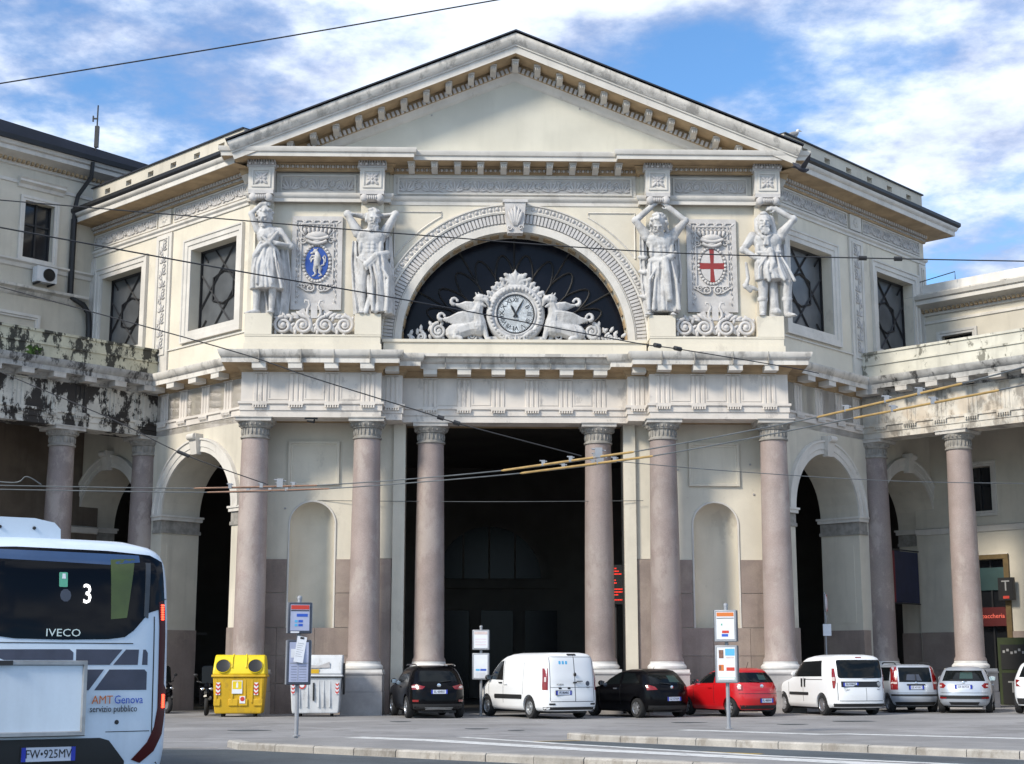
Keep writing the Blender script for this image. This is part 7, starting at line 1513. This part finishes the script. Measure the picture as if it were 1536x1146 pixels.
wire('overhead_cable', L3([(-60, 135, 26), (370, 65, 26), (745, 0, 26), (1000, -45, 26)]), .014, 'wire', 'dark cable crossing the sky at the upper left')
wire('overhead_cable', L3([(-60, 295, 30), (330, 328, 30), (620, 352, 30), (980, 378, 30), (1290, 387, 30), (1600, 393, 30)]), .014, 'wire', 'dark cable crossing in front of the heads of the statues', [(at(1288, 387, 30), at(1300, 387.3, 30), .05, 'wire', 'insulator'), (at(1341, 388, 30), at(1353, 388.3, 30), .05, 'wire', 'insulator')])
wire('overhead_cable', L3([(-60, 330, 28), (330, 402, 31), (620, 452, 35), (945, 513, 42), (1020, 524, 44), (1183, 551, 48), (1228, 560, 49.2)]), .017, 'wire', 'dark cable running past the clock down to the right bay cornice', [(at(982, 517.5, 42.9), at(990, 519, 43.1), .07, 'wire', 'insulator'), (at(1012, 522, 43.8), at(1021, 524, 44), .07, 'wire', 'insulator')])
wire('overhead_cable', L3([(-60, 414, 30), (330, 521, 29), (470, 567, 28.6), (640, 620, 28.4), (690, 636, 28.3), (872, 684, 28.2)]), .012, 'wire', 'dark cable sloping down from the left to the amber rods near the centre', [(at(656, 625, 28.4), at(666, 628, 28.4), .045, 'wire', 'insulator'), (at(680, 633, 28.3), at(690, 636, 28.3), .045, 'wire', 'insulator')])
wire('overhead_cable', L3([(-40, 541, 34), (46, 577, 33.6), (173, 631, 33.2), (275, 681, 33), (402, 727, 32.8)]), .012, 'wire', 'short dark cable sloping across the left arch to the rusty rods', [(at(266, 677, 33), at(284, 684.5, 33), .04, 'wire', 'insulator')])
def Z3(pts, z=5.5): return [atz(p[0], p[1], z) for p in pts]
def rod(px0, py0, px1, py1, m, rad): return (atz(px0, py0, 5.5), atz(px1, py1, 5.5), rad, m, 'insulator_rod')
wa = Z3([(-60, 727), (290, 732.5), (495, 727), (752, 706), (952, 677.5), (1225, 626), (1445, 575), (1640, 521)])
wb = Z3([(-60, 733), (310, 738.5), (495, 733), (780, 710), (980, 684), (1280, 627.5), (1500, 585), (1640, 554)])
ta = wire('contact_wire', wa, .013, 'wiregrey', 'upper trolleybus contact wire carrying amber insulator rods', [rod(290, 732.5, 478, 728, 'copper', .018), rod(752, 706, 952, 677.5, 'wood', .023), rod(1225, 626, 1445, 575, 'wood', .019)], 'trolleybus contact wires')
tb_ = wire('contact_wire', wb, .013, 'wiregrey', 'lower trolleybus contact wire carrying amber insulator rods', [rod(310, 738.5, 495, 733, 'copper', .018), rod(780, 710, 980, 684, 'wood', .023), rod(1280, 627.5, 1500, 585, 'wood', .019)], 'trolleybus contact wires')
def clamp(w, px, py, big=1.0):
    p = atz(px, py, 5.5) - w.location; b = MB(); s_ = .036 * big; b.box(p.x - s_, p.x + s_, p.y - s_ * .6, p.y + s_ * .6, p.z - .02, p.z + .09 * big); b.tube([(p.x - s_ * 2, p.y, p.z + .08 * big), (p.x + s_ * 2, p.y, p.z + .06 * big)], .015, 5); b.build('clamp', M['signgrey'], w)
for px, py in ((345, 731), (392, 730), (418, 729.5), (440, 729), (815, 697), (856, 691), (893, 686), (1270, 616), (1330, 602), (1380, 590)): clamp(ta, px, py)
for px, py in ((372, 737), (405, 736), (430, 735), (845, 702), (890, 696), (922, 692), (1340, 616), (1400, 604)): clamp(tb_, px, py)
for w, px, py in ((ta, 420, 729.5), (tb_, 900, 695), (ta, 898, 685)): clamp(w, px, py, 1.9)
sp0 = wire('overhead_cable', L3([(-60, 716, 32.5), (20, 724, 32.6), (40, 715, 32.6), (62, 727, 32.7)]), .014, 'wiregrey', 'short bright wire fitting on the contact wires at far left')
wire('overhead_cable', L3([(413, 750, 51.55), (610, 752, 51.2), (770, 752.5, 51.1), (965, 751, 51.5)]), .011, 'wiregrey', 'thin level cable strung between the piers of the entrance')
wire('overhead_cable', L3([(925, 692, 28), (1100, 707, 28.4), (1355, 722, 29), (1640, 726, 30)]), .008, 'wiregrey', 'thin pale span wire running right from the amber rods')
